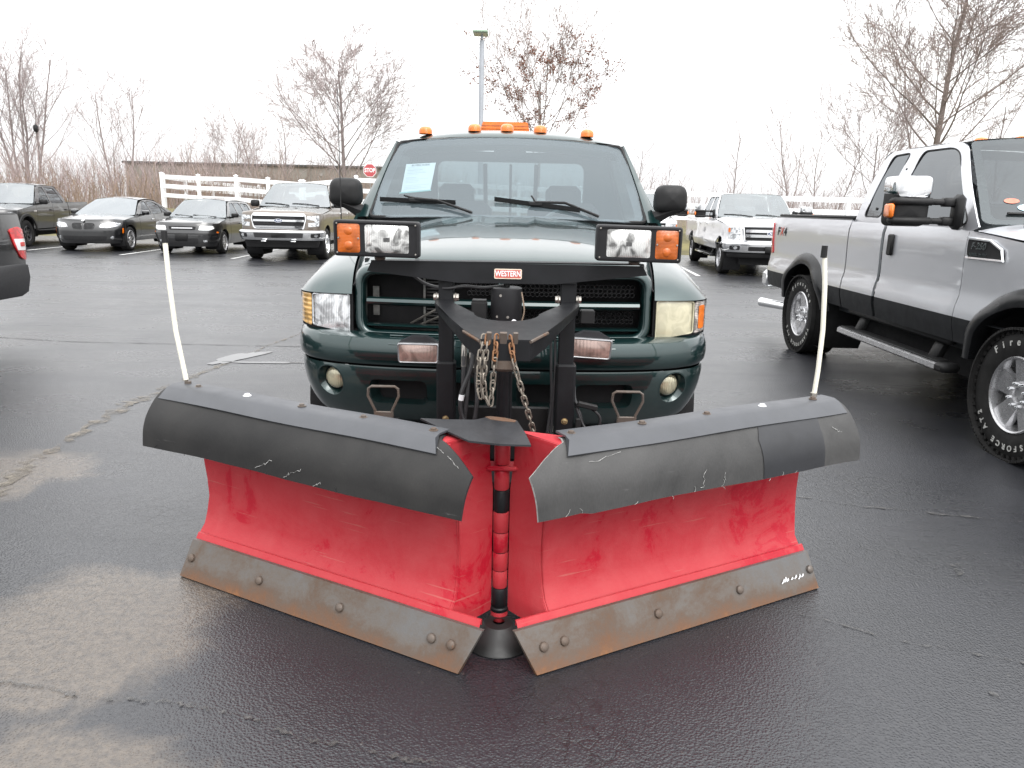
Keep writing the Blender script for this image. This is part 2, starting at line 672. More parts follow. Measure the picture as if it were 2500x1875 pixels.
    h = mixc(nt, .55, fine, ramp(nt, stone.outputs['Distance'], [(0, (1,) * 3), (.7, (0,) * 3)]))
    h = mixc(nt, .30, h, mid)
    h = mixc(nt, mixc(nt, 1.0, cr1, (.8,) * 3, 'MULTIPLY'), h, (0, 0, 0))
    bn = bump(nt, b, h, 0.55, 0.007)
    L.new(bn.outputs[0], b.inputs['Coat Normal'])
    # thin film of water over the stones
    b.inputs['Coat Weight'].default_value = 0.30
    b.inputs['Coat IOR'].default_value = 1.40
    L.new(ramp(nt, noise(nt, coord(nt, 'Object', (.30, 1.4, 1), (0, 0, R(3))), 1.0, 7, .65), [(0.35, (0.22,) * 3), (0.52, (0.34,) * 3), (0.70, (0.48,) * 3)]), b.inputs['Coat Roughness'])
    MATS['asphalt'] = m
    return m

def plow_red_mat():
    m, nt, b = new_mat('faded_red_paint')
    v = coord(nt)
    L = nt.links
    patch = noise(nt, v, 4.2, 12, 0.74, 0.7)
    # washed streaks that run down the blade
    stre = noise(nt, coord(nt, 'Object', (9, 9, 2.2)), 1.0, 7, .62, .3)
    base = ramp(nt, mixc(nt, .25, patch, stre), [(0.32, (0.33, 0.004, 0.015)), (0.425, (0.375, 0.009, 0.022)), (0.445, (0.385, 0.026, 0.035)), (0.66, (0.41, 0.052, 0.058))])
    fine = noise(nt, v, 60, 5, .7)
    base = mixc(nt, ramp(nt, fine, [(.55, (0, 0, 0)), (.85, (.35,) * 3)]), base, (0.36, 0.065, 0.065))
    chips = ramp(nt, noise(nt, v, 26, 9, .8, .4), [(.74, (0, 0, 0)), (.755, (1, 1, 1))])
    base = mixc(nt, chips, base, (0.20, 0.09, 0.05))
    scr = ramp(nt, noise(nt, coord(nt, 'Object', (3, 3, 90), (0, R(8), 0)), 1.2, 3, .4), [(.69, (0, 0, 0)), (.72, (.35,) * 3)])
    base = mixc(nt, scr, base, (0.40, 0.16, 0.13))
    L.new(base, b.inputs['Base Color'])
    L.new(ramp(nt, patch, [(.35, (.30,) * 3), (.65, (.62,) * 3)]), b.inputs['Roughness'])
    b.inputs['Specular IOR Level'].default_value = .28
    bump(nt, b, mixc(nt, .7, noise(nt, v, 6, 4), fine), 0.10, 0.01)
    MATS['red'] = m
    return m

def rust_steel_mat(name='rusty_steel', lo=0.42, hi=0.74, blue=(0.115, 0.114, 0.114)):
    m, nt, b = new_mat(name)
    v = coord(nt)
    L = nt.links
    a = noise(nt, v, 4.2, 9, .66, .4)
    c = noise(nt, v, 70, 5, .7)
    tc = N(nt, 'ShaderNodeTexCoord'); sp = N(nt, 'ShaderNodeSeparateXYZ'); L.new(tc.outputs['Object'], sp.inputs[0])
    zr = N(nt, 'ShaderNodeMapRange'); zr.inputs['From Min'].default_value = 0.075; zr.inputs['From Max'].default_value = 0.0
    zr.inputs['To Min'].default_value = 0; zr.inputs['To Max'].default_value = .26
    L.new(sp.outputs['Z'], zr.inputs['Value'])
    ad = N(nt, 'ShaderNodeMath', operation='ADD'); L.new(mixc(nt, .22, a, c), ad.inputs[0]); L.new(zr.outputs[0], ad.inputs[1])
    base = ramp(nt, ad.outputs[0], [(lo - .06, blue), (lo + .08, (0.112, 0.096, 0.084)), (.60, (0.100, 0.070, 0.052)), (hi, (0.13, 0.066, 0.036)), (.88, (0.22, 0.095, 0.035))])
    L.new(base, b.inputs['Base Color'])
    b.inputs['Metallic'].default_value = 0.25
    L.new(ramp(nt, a, [(.3, (.38,) * 3), (.7, (.75,) * 3)]), b.inputs['Roughness'])
    bump(nt, b, mixc(nt, .6, a, c), 0.25, 0.006)
    MATS[name] = m
    return m

def rubber_sheet_mat(name, base_col, pale):
    """woven, scuffed deflector rubber"""
    m, nt, b = new_mat(name)
    v = coord(nt)
    L = nt.links
    cl = ramp(nt, noise(nt, v, 3.0, 7, .6, .6), [(.3, base_col), (.7, pale)])
    weave = noise(nt, coord(nt, 'Object', (260, 260, 60)), 1, 2)
    cl = mixc(nt, .12, cl, ramp(nt, weave, [(.3, tuple(x * .55 for x in base_col)), (.7, tuple(x * 1.2 for x in pale))]))
    scr = ramp(nt, noise(nt, coord(nt, 'Object', (5, 5, 40), (0, R(35), R(20))), 1.4, 6, .7, .8), [(.66, (0, 0, 0)), (.74, (.40,) * 3)])
    cl = mixc(nt, scr, cl, (0.20, 0.20, 0.20))
    L.new(cl, b.inputs['Base Color'])
    b.inputs['Roughness'].default_value = .55
    b.inputs['Specular IOR Level'].default_value = .22
    bump(nt, b, noise(nt, v, 14, 5), .12, .006)
    return m

asphalt_mat()
plow_red_mat()
rust_steel_mat()
rust_steel_mat('rusty_bolt', .32, .60, (0.075, 0.055, 0.046))
M_rubL = rubber_sheet_mat('deflector_rubber_dark', (0.015, 0.015, 0.0155), (0.034, 0.033, 0.032))
M_rubR = rubber_sheet_mat('deflector_rubber_scuffed', (0.038, 0.038, 0.038), (0.078, 0.077, 0.076))
M_black = simple('black_powder_coat', (0.011, 0.0115, 0.013), .42, 0, .2, 12, .08, 240, spec=.22)
M_blackw = simple('black_worn_plate', (0.034, 0.035, 0.039), .42, .3, .25, 7, .1, 90)
M_strip = simple('grey_plastic_strip', (0.052, 0.055, 0.062), .42, 0, .12, 6, .05, 120)
M_plastic = simple('black_plastic', (0.014, 0.014, 0.0145), .5, 0, .15, 15, .12, 400, spec=.25)
M_dark = simple('dark_void', (0.006, 0.006, 0.007), .8, 0, .2, 8)
M_tyre = simple('tyre_rubber', (0.015, 0.0147, 0.0145), .75, 0, .3, 14, .25, 150, spec=.22)
M_chrome = simple('chrome', (0.78, 0.79, 0.80), .09, 1.0, .05, 8)
M_alloy = simple('alloy_wheel', (0.50, 0.50, 0.51), .28, .85, .1, 10)
M_steel = simple('bare_steel', (0.36, 0.34, 0.31), .42, .8, .25, 30)
M_chain = simple('galvanised_chain', (0.22, 0.195, 0.165), .5, .7, .4, 45, .2, 200)
M_chainr = simple('rusted_chain', (0.24, 0.12, 0.06), .65, .3, .4, 45, .3, 200)
M_hose = simple('hydraulic_hose', (0.020, 0.020, 0.022), .5, 0, .2, 20)
M_white = simple('white_vinyl', (0.80, 0.81, 0.83), .35, 0, .04, 3)
M_paper = simple('white_paper', (0.80, 0.83, 0.84), .8, 0, .02, 3)
M_ink = simple('printed_ink', (0.12, 0.14, 0.18), .8, 0, .1, 3)
M_linepaint = simple('road_line_paint', (0.55, 0.55, 0.54), .55, 0, .2, 12)
M_amber = lens('amber_lens', (0.74, 0.165, 0.004), .22, .25, 70, 'Z', 0, 0, .8, 14, .5)
M_amberd = lens('deep_amber_lens', (0.47, 0.098, 0.002), .22, .2, 60, 'Z', 0, 0, .7, 14, .4)
M_redl = lens('red_lens', (0.62, 0.012, 0.015), .15, .2, 80, 'Z', 0, 0, .6)
M_headl = lens('fluted_headlamp', (0.92, 0.94, 0.96), .16, .55, 38, 'X', 0, .6, .42, 13)  # dark blotches in the colour imitate reflections in the lamp bowl
M_plowl = lens('sealed_beam', (0.84, 0.84, 0.82), .12, .5, 45, 'X', 0, .65, .20, 15)  # strong light and dark blotches painted in as reflections
M_clearl = lens('clear_lamp', (0.66, 0.68, 0.70), .10, .2, 60, 'X', 0, .5, .3)
M_yell = lens('yellowed_lamp', (0.50, 0.47, 0.33), .34, 0, 0, 'X', 0, 0, .82)
M_fog = lens('hazed_fog_lamp', (0.46, 0.43, 0.30), .2, .3, 30, 'X', 0, .35, .55)
M_aux = lens('foggy_pinkish_lens', (0.42, 0.30, 0.26), .22, .25, 20, 'X', 0, .3, .6)
M_seat = simple('grey_cloth', (0.075, 0.078, 0.085), .9, 0, .15, 10)
M_dash = simple('dash_plastic', (0.06, 0.065, 0.07), .7, 0, .1, 10)
M_green = paint('dark_green_metallic', (0.0060, 0.0275, 0.0275), .5, .30, .18)
M_silver = paint('silver_metallic', (0.56, 0.57, 0.60), .6, .38, .2)
M_lgrey = simple('charcoal_two_tone', (0.011, 0.012, 0.0135), .5, 0, .2, 6, spec=.22)
M_flare = simple('black_flare', (0.008, 0.0085, 0.0095), .32, 0, .2, 8, spec=.35)
M_bpaint = paint('black_gloss', (0.0050, 0.0054, 0.0062), .1, .3, .05)
M_gpaint = paint('dark_grey_metallic', (0.030, 0.030, 0.032), .4, .34, .1)
M_brown = paint('taupe_metallic', (0.135, 0.112, 0.092), .5, .32, .3)
M_wpaint = paint('white_gloss', (0.76, 0.76, 0.77), .0, .4, .25, (.42, .40, .37))
M_wind = glass('windscreen', (0.70, 0.80, 0.83), .66, .055, (0.155, 0.195, 0.215), .16)  # pale blue body colour paints the sky haze over the glass
M_sideg = glass('side_glass', (0.55, 0.62, 0.62), .7, .10)
M_privg = glass('privacy_glass', (0.16, 0.17, 0.18), .55, .10, (0.02, .02, .022))
M_frit = simple('black_frit', (0.035, 0.036, 0.038), .25, 0, .05, 5, coat=.6)

# ================================================================== ground
def ground():
    mb = MB()
    xs = np.linspace(-320, 320, 41)
    mb.grid([[(x, y, 0.0) for y in np.linspace(-200, 440, 41)] for x in xs])
    o = mb.build('asphalt_lot', MATS['asphalt'])
    tag(o, 'wide dark damp asphalt parking lot with cracks and pale silt patches', None, None, 'structure')
    return o
lot = ground()

def ribbon(name, pts, widths, mat, z, seed, parent, wob=.25, sub=10):
    """ragged thin strip on the asphalt along a polyline"""
    rr = random.Random(seed)
    P = []
    for i in range(len(pts) - 1):
        for q in range(sub):
            t = q / sub
            P.append((pts[i][0] * (1 - t) + pts[i + 1][0] * t, pts[i][1] * (1 - t) + pts[i + 1][1] * t,
                      widths[i] * (1 - t) + widths[i + 1] * t))
    P.append(pts[-1] + (widths[-1],))
    mb = MB()
    rows = []
    ox = oy = 0.0
    for i, (x, y, w) in enumerate(P):
        a, b = P[max(0, i - 1)], P[min(len(P) - 1, i + 1)]
        dx, dy = b[0] - a[0], b[1] - a[1]
        l = math.hypot(dx, dy) or 1
        nx, ny = -dy / l, dx / l
        ox = ox * .85 + rr.uniform(-1, 1) * wob * .004
        k0 = w * (.5 + rr.uniform(-.5, .5) * wob * 1.6)
        k1 = w * (.5 + rr.uniform(-.5, .5) * wob * 1.6)
        rows.append([(x + nx * (k0 + ox), y + ny * (k0 + ox), z), (x - nx * (k1 - ox), y - ny * (k1 - ox), z)])
    mb.grid(rows)
    return mb.build(name, mat, parent)
M_silt = simple('pale_silt', (0.125, 0.108, 0.085), .75, 0, .35, 30)
M_crackp = simple('pale_crack_dust', (0.060, 0.058, 0.056), .5, 0, .6, 60)
M_crackd = simple('dark_crack', (0.010, 0.010, 0.011), .6, 0, .3, 40)
for _m in (M_silt, M_crackp, M_crackd):
    _b = _m.node_tree.nodes['Principled BSDF']
    _b.inputs['Coat Weight'].default_value = .3
    _b.inputs['Coat IOR'].default_value = 1.4
    _b.inputs['Coat Roughness'].default_value = .28
def ragged(m, sc, lo, hi):
    """broken, see-through patches so that a strip of dust has no drawn edge"""
    nt = m.node_tree
    b = nt.nodes['Principled BSDF']
    nt.links.new(ramp(nt, noise(nt, coord(nt), sc, 8, .72, .4), [(lo, (0, 0, 0)), (hi, (1, 1, 1))]), b.inputs['Alpha'])
ragged(M_silt, 9, .40, .66)
ragged(M_crackp, 24, .44, .62)
M_puddle = simple('standing_water', (0.035, 0.036, 0.04), .035, 0, .1, 3, spec=.8)

# ================================================================== snow plough
PB = Vector((-0.027, 2.33, 0.0))          # foot of the hinge post
plow = thing('snow_plow', 'red V-blade snow plow with black rubber deflectors mounted on the green pickup', 'snow plow', PB)

def pp(mb, name, mat, parent=plow, sharp=35, label=None):
    """part of the plough: geometry given in world metres"""
    mb.v = [(x - PB.x, y - PB.y, z - PB.z) for x, y, z in mb.v]
    o = mb.build(name, mat, parent, sharp)
    if label:
        o['label'] = label
    return o

random.seed(5)
WU = {-1: (Vector((-.888, .459, 0)), Vector((-.459, -.888, 0))), 1: (Vector((.882, .471, 0)), Vector((.471, -.882, 0)))}
MOLD = [(.207, .118), (.196, .138), (.187, .152), (.163, .180), (.148, .225), (.139, .29), (.135, .36), (.139, .44), (.150, .53), (.170, .62), (.196, .70), (.207, .728)]
_D = [(.150, .738), (.185, .744), (.215, .738), (.25, .718), (.282, .682), (.306, .64), (.318, .595), (.322, .540)]
DEFL = [(interp([(k / 7, w) for k, (w, z) in enumerate(_D)], q / 20), interp([(k / 7, z) for k, (w, z) in enumerate(_D)], q / 20)) for q in range(21)]
U_OUT = 1.268
M_wornedge = simple('frayed_white_edge', (0.28, 0.28, 0.27), .8, 0, .4, 60)
M_bluish = simple('fresh_black_patch', (0.017, 0.018, 0.021), .5, 0, .2, 9)

def wing(sd):
    U, Nn = WU[sd]
    def at(u, w, z):
        return PB + U * u + Nn * w + Vector((0, 0, z))
    us = np.linspace(0.075, U_OUT, 34)
    # --- moldboard: curved steel sheet, 6 mm, with a slightly dented outer edge
    mb = MB()
    def surf(off):
        rows = []
        for u in us:
            row = []
            for k, (w, z) in enumerate(MOLD):
                d = .0025 * math.sin(u * 7 + z * 9 + sd) + (.004 * math.sin(z * 34) if u > 1.2 else 0)
                uu = u + (.006 * math.sin(z * 22 + sd) if u > 1.25 else 0)
                row.append(at(uu, w + d + off, z))
            rows.append(row)
        return rows
    A, B = surf(0), surf(-.007)
    mb.grid(A); mb.grid(B)
    mb.grid([A[0], B[0]]); mb.grid([A[-1], B[-1]])
    mb.grid([[r[0] for r in A], [r[0] for r in B]]); mb.grid([[r[-1] for r in A], [r[-1] for r in B]])
    w_ = pp(mb, 'moldboard', MATS['red'])
    # --- inner end rib that closes the blade towards the hinge
    mb = MB()
    rows = []
    for k, (w, z) in enumerate([(.215, .085), (.205, .11)] + MOLD[1:]):
        zz = z
        hb = at(.021, .022, zz)
        fr = at(.078, w + .004, zz)
        # the rib is cut back near the top where the pin and gusset sit
        cut = max(0, (zz - .55) / .18)
        mid = hb.lerp(fr, .45 + .35 * cut)
        if cut:
            hb = hb.lerp(fr, .18 * cut)
        rows.append([fr, mid + Nn * .012, hb])
    mb.grid(rows)
    mb.grid([[p - U * .008 * -1 for p in r] for r in rows])
    pp(mb, 'end_rib', MATS['red'], w_)
    # top gusset between rib and hinge barrel
    mb = MB()
    g = [at(.035, .015, .735), at(.20, .19, .735), at(.09, .205, .735), at(.035, .05, .735)]
    g2 = [p - Vector((0, 0, .008)) for p in g]
    mb.add(g + g2, [(0, 1, 2, 3), (7, 6, 5, 4), (0, 1, 5, 4), (1, 2, 6, 5), (2, 3, 7, 6), (3, 0, 4, 7)])
    t1 = [at(.030, .03, .735), at(.085, .21, .735), at(.062, .12, .58), at(.030, .03, .60)]
    t2 = [p + U * .008 for p in t1]
    mb.add(t1 + t2, [(0, 1, 2, 3), (7, 6, 5, 4), (0, 1, 5, 4), (1, 2, 6, 5), (2, 3, 7, 6), (3, 0, 4, 7)])
    pp(mb, 'top_gusset', MATS['red'], w_)
    # --- folded lip over the cutting edge
    mb = MB()
    lip = [(.226, .112), (.212, .136), (.200, .1555), (.194, .1555), (.196, .136)]
    mb.grid([[at(u, w, z) for w, z in lip] for u in np.linspace(-.042, U_OUT - .004, 22)])
    pp(mb, 'lower_lip', MATS['red'], w_)
    # --- cutting edge: bevelled steel plate
    mb = MB()
    rows = []
    for i in range(25):
        t = i / 24
        ub, ut = -.012 + t * 1.286, -.064 + t * 1.324
        sag = -.006 * math.sin(t * math.pi) * 0
        pr = [(ut, .216, .137), (ut, .2315, .139), (ub, .2945, .006), (ub, .286, .001), (ub, .274, .002)]
        rows.append([at(u, w, z) for u, w, z in pr])
    mb.grid([r + [r[0]] for r in rows])
    mb.add(rows[0], [(0, 1, 2, 3, 4)]); mb.add(rows[-1], [(4, 3, 2, 1, 0)])
    pp(mb, 'cutting_edge', MATS['rusty_steel'], w_, 25)
    for ub in ((1.236, .873, .49, .108, .033) if sd < 0 else (.028, .106, .491, .874, 1.246)):
        c = at(ub, .2625, .0775)
        nd = (Nn * .90 + Vector((0, 0, .43))).normalized()
        m = MB().lathe([(.0165, -.002), (.0165, .002), (.0150, .007), (.0105, .0105), (.0045, .012), (0.0001, .0122)], c, nd, 14)
        pp(m, 'bolt', MATS['rusty_bolt'], w_)
    # --- rubber deflector, sagging a little between its bolts
    mb = MB()
    nU = 46
    def defl(off):
        rows = []
        for i in range(nU):
            t = i / (nU - 1)
            row = []
            for k, (w, z) in enumerate(DEFL):
                q = k / (len(DEFL) - 1)
                ui = (.125 - .018 * q / .25 if q < .25 else .107 - .160 * min(1, (q - .25) / .35)) + .05 * max(0, q - .60)
                uo = 1.362
                u = ui + (uo - ui) * t
                wv = q * (.0035 * math.sin(u * 7 + 1.3 * sd) + .0012 * math.sin(u * 23 + sd)) - q * q * .018 * (sd > 0) * (t < .12) + q * .012 * max(0, t - .85) / .15
                dz = -q * .0015 * math.sin(u * 6 + 2 * sd)
                row.append(at(u, w + wv + off * (1 - .2 * q), z + dz + off * .5))
            rows.append(row)
        return rows
    A, B = defl(0), defl(-.009)
    mb.grid(A); mb.grid(B)
    mb.grid([[r[0] for r in A], [r[0] for r in B]])
    d_ = pp(mb, 'deflector', M_rubL if sd < 0 else M_rubR, w_,
            label='smooth dark rubber deflector' if sd < 0 else 'scuffed grey woven rubber deflector')
    mb = MB()
    mb.grid([A[0], B[0]]); mb.grid([A[-1], B[-1]])
    mb.grid([[r[-1] for r in A], [r[-1] for r in B]])
    # frayed cord threads hanging from the cut edge
    rr = random.Random(11 + sd)
    for _ in range(9 if sd > 0 else 5):
        i = rr.randrange(2, nU - 2)
        p = A[i][-1] + Nn * .002
        L_ = rr.uniform(.008, .028)
        a = rr.uniform(-.9, .9)
        q = p + U * L_ * math.sin(a) + Vector((0, 0, 1)) * L_ * math.cos(a) * rr.choice((-.6, 1, 1))
        mb.tube([p, p.lerp(q, .5) + U * .004, q], .0009, 4)
    pp(mb, 'frayed_edge', M_wornedge if sd > 0 else M_blackw, w_)
    if sd > 0:   # square of newer black coating on the rubber
        mb = MB()
        rows = [[A[i][k] + Nn * .0025 + Vector((0, 0, .0012)) for k in range(8, 21)] for i in range(29, 40)]
        mb.grid(rows)
        pp(mb, 'black_patch', M_bluish, w_)
    # --- scuffs and nicks in the rubber: thin raised frays of the cord
    rr = random.Random(31 + sd)
    def on(u_i, k):
        return A[int(u_i)][int(k)].lerp(A[min(nU - 1, int(u_i) + 1)][int(k)], u_i - int(u_i)) + Nn * .0022 + Vector((0, 0, .0008))
    M_fray = simple('pale_fray', (.34, .34, .33), .9, 0, .3, 80)
    nicks = [(20, 17.6, 22.4, 19.4), (24.2, 17.2, 26.8, 19.6), (17.2, 19, 18.2, 20), (1.6, 9, 2.0, 7.4), (1.0, 11, 1.3, 9.5)] if sd < 0 else \
            [(14, 8.2, 21, 8.6), (16, 7.2, 19, 8.0), (21, 8.0, 23, 9.4), (20, 19.8, 20.6, 16.5), (23, 19.7, 23.5, 17.5), (41, 12, 42.2, 13.5), (6, 11, 9.4, 10)]
    for u0, k0, u1, k1 in nicks:
        pts = []
        for q in range(9):
            t = q / 8
            uu, kk = u0 + (u1 - u0) * t + rr.uniform(-.18, .18), k0 + (k1 - k0) * t + rr.uniform(-.35, .35)
            kk = max(0, min(20, kk))
            a_, b_ = on(uu, math.floor(kk)), on(uu, min(20, math.floor(kk) + 1))
            pts.append(a_.lerp(b_, kk - math.floor(kk)))
        pp(MB().tube(pts, [rr.uniform(.0002, .0011) for _ in pts], 4), 'scuff', M_fray, w_)
    if sd > 0:      # white paint rubbed off on the cutting edge
        for k in (0, 1, 2, 4, 5, 7, 8):
            u_ = 1.085 + k * .013 + rr.uniform(-.003, .003)
            p0, p1 = at(u_, .2745, .060 + rr.uniform(-.004, .004)), at(u_ + .012, .2690 + rr.uniform(-.003, .003), .0715 + rr.uniform(-.006, .006))
            pp(MB().tube([p0, p0.lerp(p1, .5) + U * .004, p1], [.0015, .0032, .0012], 4), 'paint_mark', M_white, w_)
    # --- strip that clamps the rubber
    st = [(.140, .7555), (.198, .7565), (.222, .7485), (.266, .7140), (.262, .7085), (.219, .7420), (.197, .7500), (.140, .7490)]
    mb = MB()
    rows = []
    for i in range(18):
        t = i / 17
        u0 = .118
        u = u0 + (1.345 - u0) * t
        rows.append([at(u + (-.03 * (k in (3, 4)) if i == 0 else 0), w, z + .002 * math.sin(u * 8 + sd)) for k, (w, z) in enumerate(st)])
    mb.grid([r + [r[0]] for r in rows])
    mb.add(rows[0], [tuple(range(8))]); mb.add(rows[-1], [tuple(range(8))[::-1]])
    pp(mb, 'deflector_strip', M_strip, w_, 25)
    for k, ub in enumerate((1.218, .963, .70, .429, .151) if sd < 0 else (.150, .429, .712, .979, 1.246)):
        m = MB().cyl(at(ub, .182, .7555), at(ub, .182, .7645), .0105, .0095, 6)
        m.cyl(at(ub, .182, .7555), at(ub, .182, .7580), .0150, .0150, 12)
        white = (k == 1 and sd < 0) or (k == 3 and sd > 0)
        pp(m, 'strip_bolt', M_white if white else MATS['rusty_bolt'], w_)
    # --- back of the blade: ribs, top tube, knuckle arms
    mb = MB()
    for u in (.12, .42, .72, .98, 1.22):
        poly = [(w - .009, z) for w, z in MOLD[::-1]] + [(.10, .125), (.05, .30), (.06, .55), (.13, .72)]
        mb.prism(poly, lambda a, b, o, u=u: at(u + o, a, b), -.005, .005)
    mb.box(at(.66, .055, .50), (1.16, .05, .05), Matrix.Rotation(math.atan2(U.y, U.x), 3, 'Z'), .006)
    mb.box(at(.66, .055, .24), (1.16, .06, .06), Matrix.Rotation(math.atan2(U.y, U.x), 3, 'Z'), .006)
    pp(mb, 'back_ribs', MATS['red'], w_)
    # --- guide marker
    if sd < 0:
        base, pts = Vector((-1.255, 2.78, .715)), [(-1.262, 2.782, .77), (-1.290, 2.79, .96), (-1.302, 2.795, 1.15), (-1.307, 2.80, 1.322)]
    else:
        base, pts = Vector((1.168, 2.78, .725)), [(1.170, 2.782, .755), (1.176, 2.785, .86), (1.178, 2.79, 1.02), (1.168, 2.795, 1.18), (1.152, 2.80, 1.322)]
    ip = []
    for i in range(len(pts) - 1):
        for q in range(4):
            ip.append(Vector(pts[i]).lerp(Vector(pts[i + 1]), q / 4))
    ip.append(Vector(pts[-1]))
    m = MB().tube(ip, [.0095] * len(ip), 8)
    mk = pp(m, 'guide_marker', simple('fibreglass_white', (0.72, 0.70, 0.60), .4, 0, .08, 6), w_)
    e = Vector(pts[-1])
    pp(MB().cyl(e - Vector((0, 0, .032)), e + Vector((0, 0, .012)), .0125, .0115, 8), 'marker_cap', M_plastic, w_)
    pp(MB().tube([base - Vector((0, 0, .02)), base, Vector(pts[0])], [.007, .008, .0065], 7).cyl(base + Vector((0, 0, .035)), base + Vector((0, 0, .05)), .0135, .0135, 6),
       'marker_spring', MATS['rusty_bolt'] if sd < 0 else M_steel, w_)
    return w_
wing_l = wing(-1)
wing_r = wing(1)

# scuffs and paint marks that can be picked out
def mark(name, pts, mat, parent, r=.0022):
    pp(MB().tube([Vector(p) for p in pts], r, 4), name, mat, parent)

# --- hinge post: stacked barrels
segs = [(.742, .705, .023, M_blackw), (.698, .620, .0265, MATS['red']), (.600, .530, .026, MATS['red']), (.527, .452, .0262, M_black),
        (.449, .377, .0268, MATS['red']), (.374, .304, .0262, MATS['red']), (.301, .236, .0268, MATS['red']),
        (.233, .170, .0262, MATS['red']), (.167, .098, .0265, M_black), (.080, .045, .030, MATS['red'])]
hp = pp(MB().cyl(PB + Vector((0, 0, .03)), PB + Vector((0, 0, .745)), .0225, .0225, 20), 'hinge_pin', M_black)
for z1, z0, r, mt in segs:
    pp(MB().lathe([(.012, z0), (r - .002, z0), (r, z0 + .003), (r, z1 - .003), (r - .002, z1), (.012, z1)], PB, (0, 0, 1), 24),
       'hinge_barrel', mt, hp)
pp(MB().box(PB + Vector((0, -.004, .610)), (.104, .062, .016), None, .005), 'hinge_collar', MATS['red'], hp)
pp(MB().lathe([(.012, .083), (.032, .083), (.0335, .087), (.0335, .094), (.030, .098), (.012, .098)], PB, (0, 0, 1), 24), 'hinge_ring', M_black, hp)
# centre wear shoe below the hinge
pp(MB().lathe([(.02, .066), (.050, .064), (.066, .050), (.090, .028), (.120, .008), (.122, .003), (.02, .0015)], PB + Vector((0, -.055, 0)), (0, 0, 1), 32),
   'centre_shoe', simple('black_rubber_shoe', (0.014, 0.0145, 0.0145), .5, 0, .3, 12), hp)
# snow catcher plate over the hinge
poly = [(-.301, 2.349), (-.215, 2.372), (-.123, 2.397), (-.072, 2.441), (-.02, 2.425), (.020, 2.399), (.046, 2.26), (.062, 2.138), (-.03, 2.140), (-.128, 2.166), (-.22, 2.262)]
pp(MB().prism(poly, lambda u, v, o: Vector((u, v, .748 + o + .10 * (v - 2.3) * 0 + .015 * max(0, (-.15 - u) / .15))), -.006, 0), 'top_plate', M_blackw)
pp(MB().prism([(-.09, 2.432), (-.072, 2.4405), (-.02, 2.4245), (.018, 2.398), (.012, 2.375), (-.03, 2.385), (-.07, 2.402)], lambda u, v, o: Vector((u, v, .7486 + o)), -.0003, .0004),
   'rust_patch', rust_steel_mat('rust_film', .3, .55))

# --- headgear: uprights, light bar
for sx, (x0, x1), (a0, a1) in ((-1, (-.304, -.243), (-.312, -.235)), (1, (.187, .251), (.181, .262))):
    xm, am = (x0 + x1) / 2, (a0 + a1) / 2
    up = pp(MB().box((xm, 3.0, 1.00), (x1 - x0, .055, .45), None, .004), 'upright', M_black)
    pp(MB().box((am, 2.995, .62), (a1 - a0, .075, .41), None, .008), 'lower_upright', M_black, up)
    for s2 in (-1, 1):   # pivot pins
        xb = xm + s2 * (x1 - x0) / 2
        pp(MB().cyl((xb, 2.985, 1.088), (xb + s2 * .020, 2.985, 1.088), .014, .014, 8).cyl((xb + s2 * .006, 2.985, 1.088), (xb + s2 * .010, 2.985, 1.088), .019, .019, 6), 'pivot_bolt', M_steel, up)
    pp(MB().lathe([(.0001, .006), (.007, .006), (.010, .003), (.0105, 0), (.014, 0), (.014, -.002)], (am + .0, 2.957, .585), (0, -1, 0), 12),
       'bolt', simple('zinc_yellow', (.42, .32, .17), .4, .7, .2, 30), up)
bar = [(-.566, 1.228), (-.584, 1.190), (-.222, 1.151), (.160, 1.153), (.525, 1.196), (.506, 1.232)]
lb = pp(MB().prism(bar, lambda u, v, o: Vector((u, 2.945 + o, v)), 0, .007)
        .prism([(-.567, 2.944), (.507, 2.944), (.485, 3.02), (-.545, 3.02)], lambda u, v, o: Vector((u, v, 1.2305 + o + .004 * (u + .03) / .5)), 0, .006)
        .box((-.273, 2.975, 1.19), (.055, .05, .075), None, .003).box((.219, 2.975, 1.19), (.055, .05, .075), None, .003), 'light_bar', M_black)
for x in (-.39, .345):
    pp(MB().cyl((x, 2.985, 1.2375), (x, 2.985, 1.2395), .009, .009, 12), 'bar_hole', M_dark, lb)
# badge
def bf(cx, cz, y):
    return lambda u, v, o: Vector((cx + u, y - o, cz + v))
f0 = bf(-.0255, 1.1905, 2.9442)
bd = pp(MB().prism(rrect(-.0545, .0545, -.0195, .0195, .006, 3), f0, 0, .003), 'badge', simple('badge_border', (.72, .62, .50), .5, 0, .1, 20), lb)
pp(MB().prism(rrect(-.0510, .0510, -.0160, .0160, .004, 3), f0, .003, .0036), 'badge_field', simple('badge_red', (.48, .10, .075), .55, 0, .15, 20), lb)
pp(text_mb('WESTERN', lambda x, y, z: f0(x, y, .0040 + z), .0305, .0003, .74, fat=.0005), 'badge_lettering', M_white, lb)

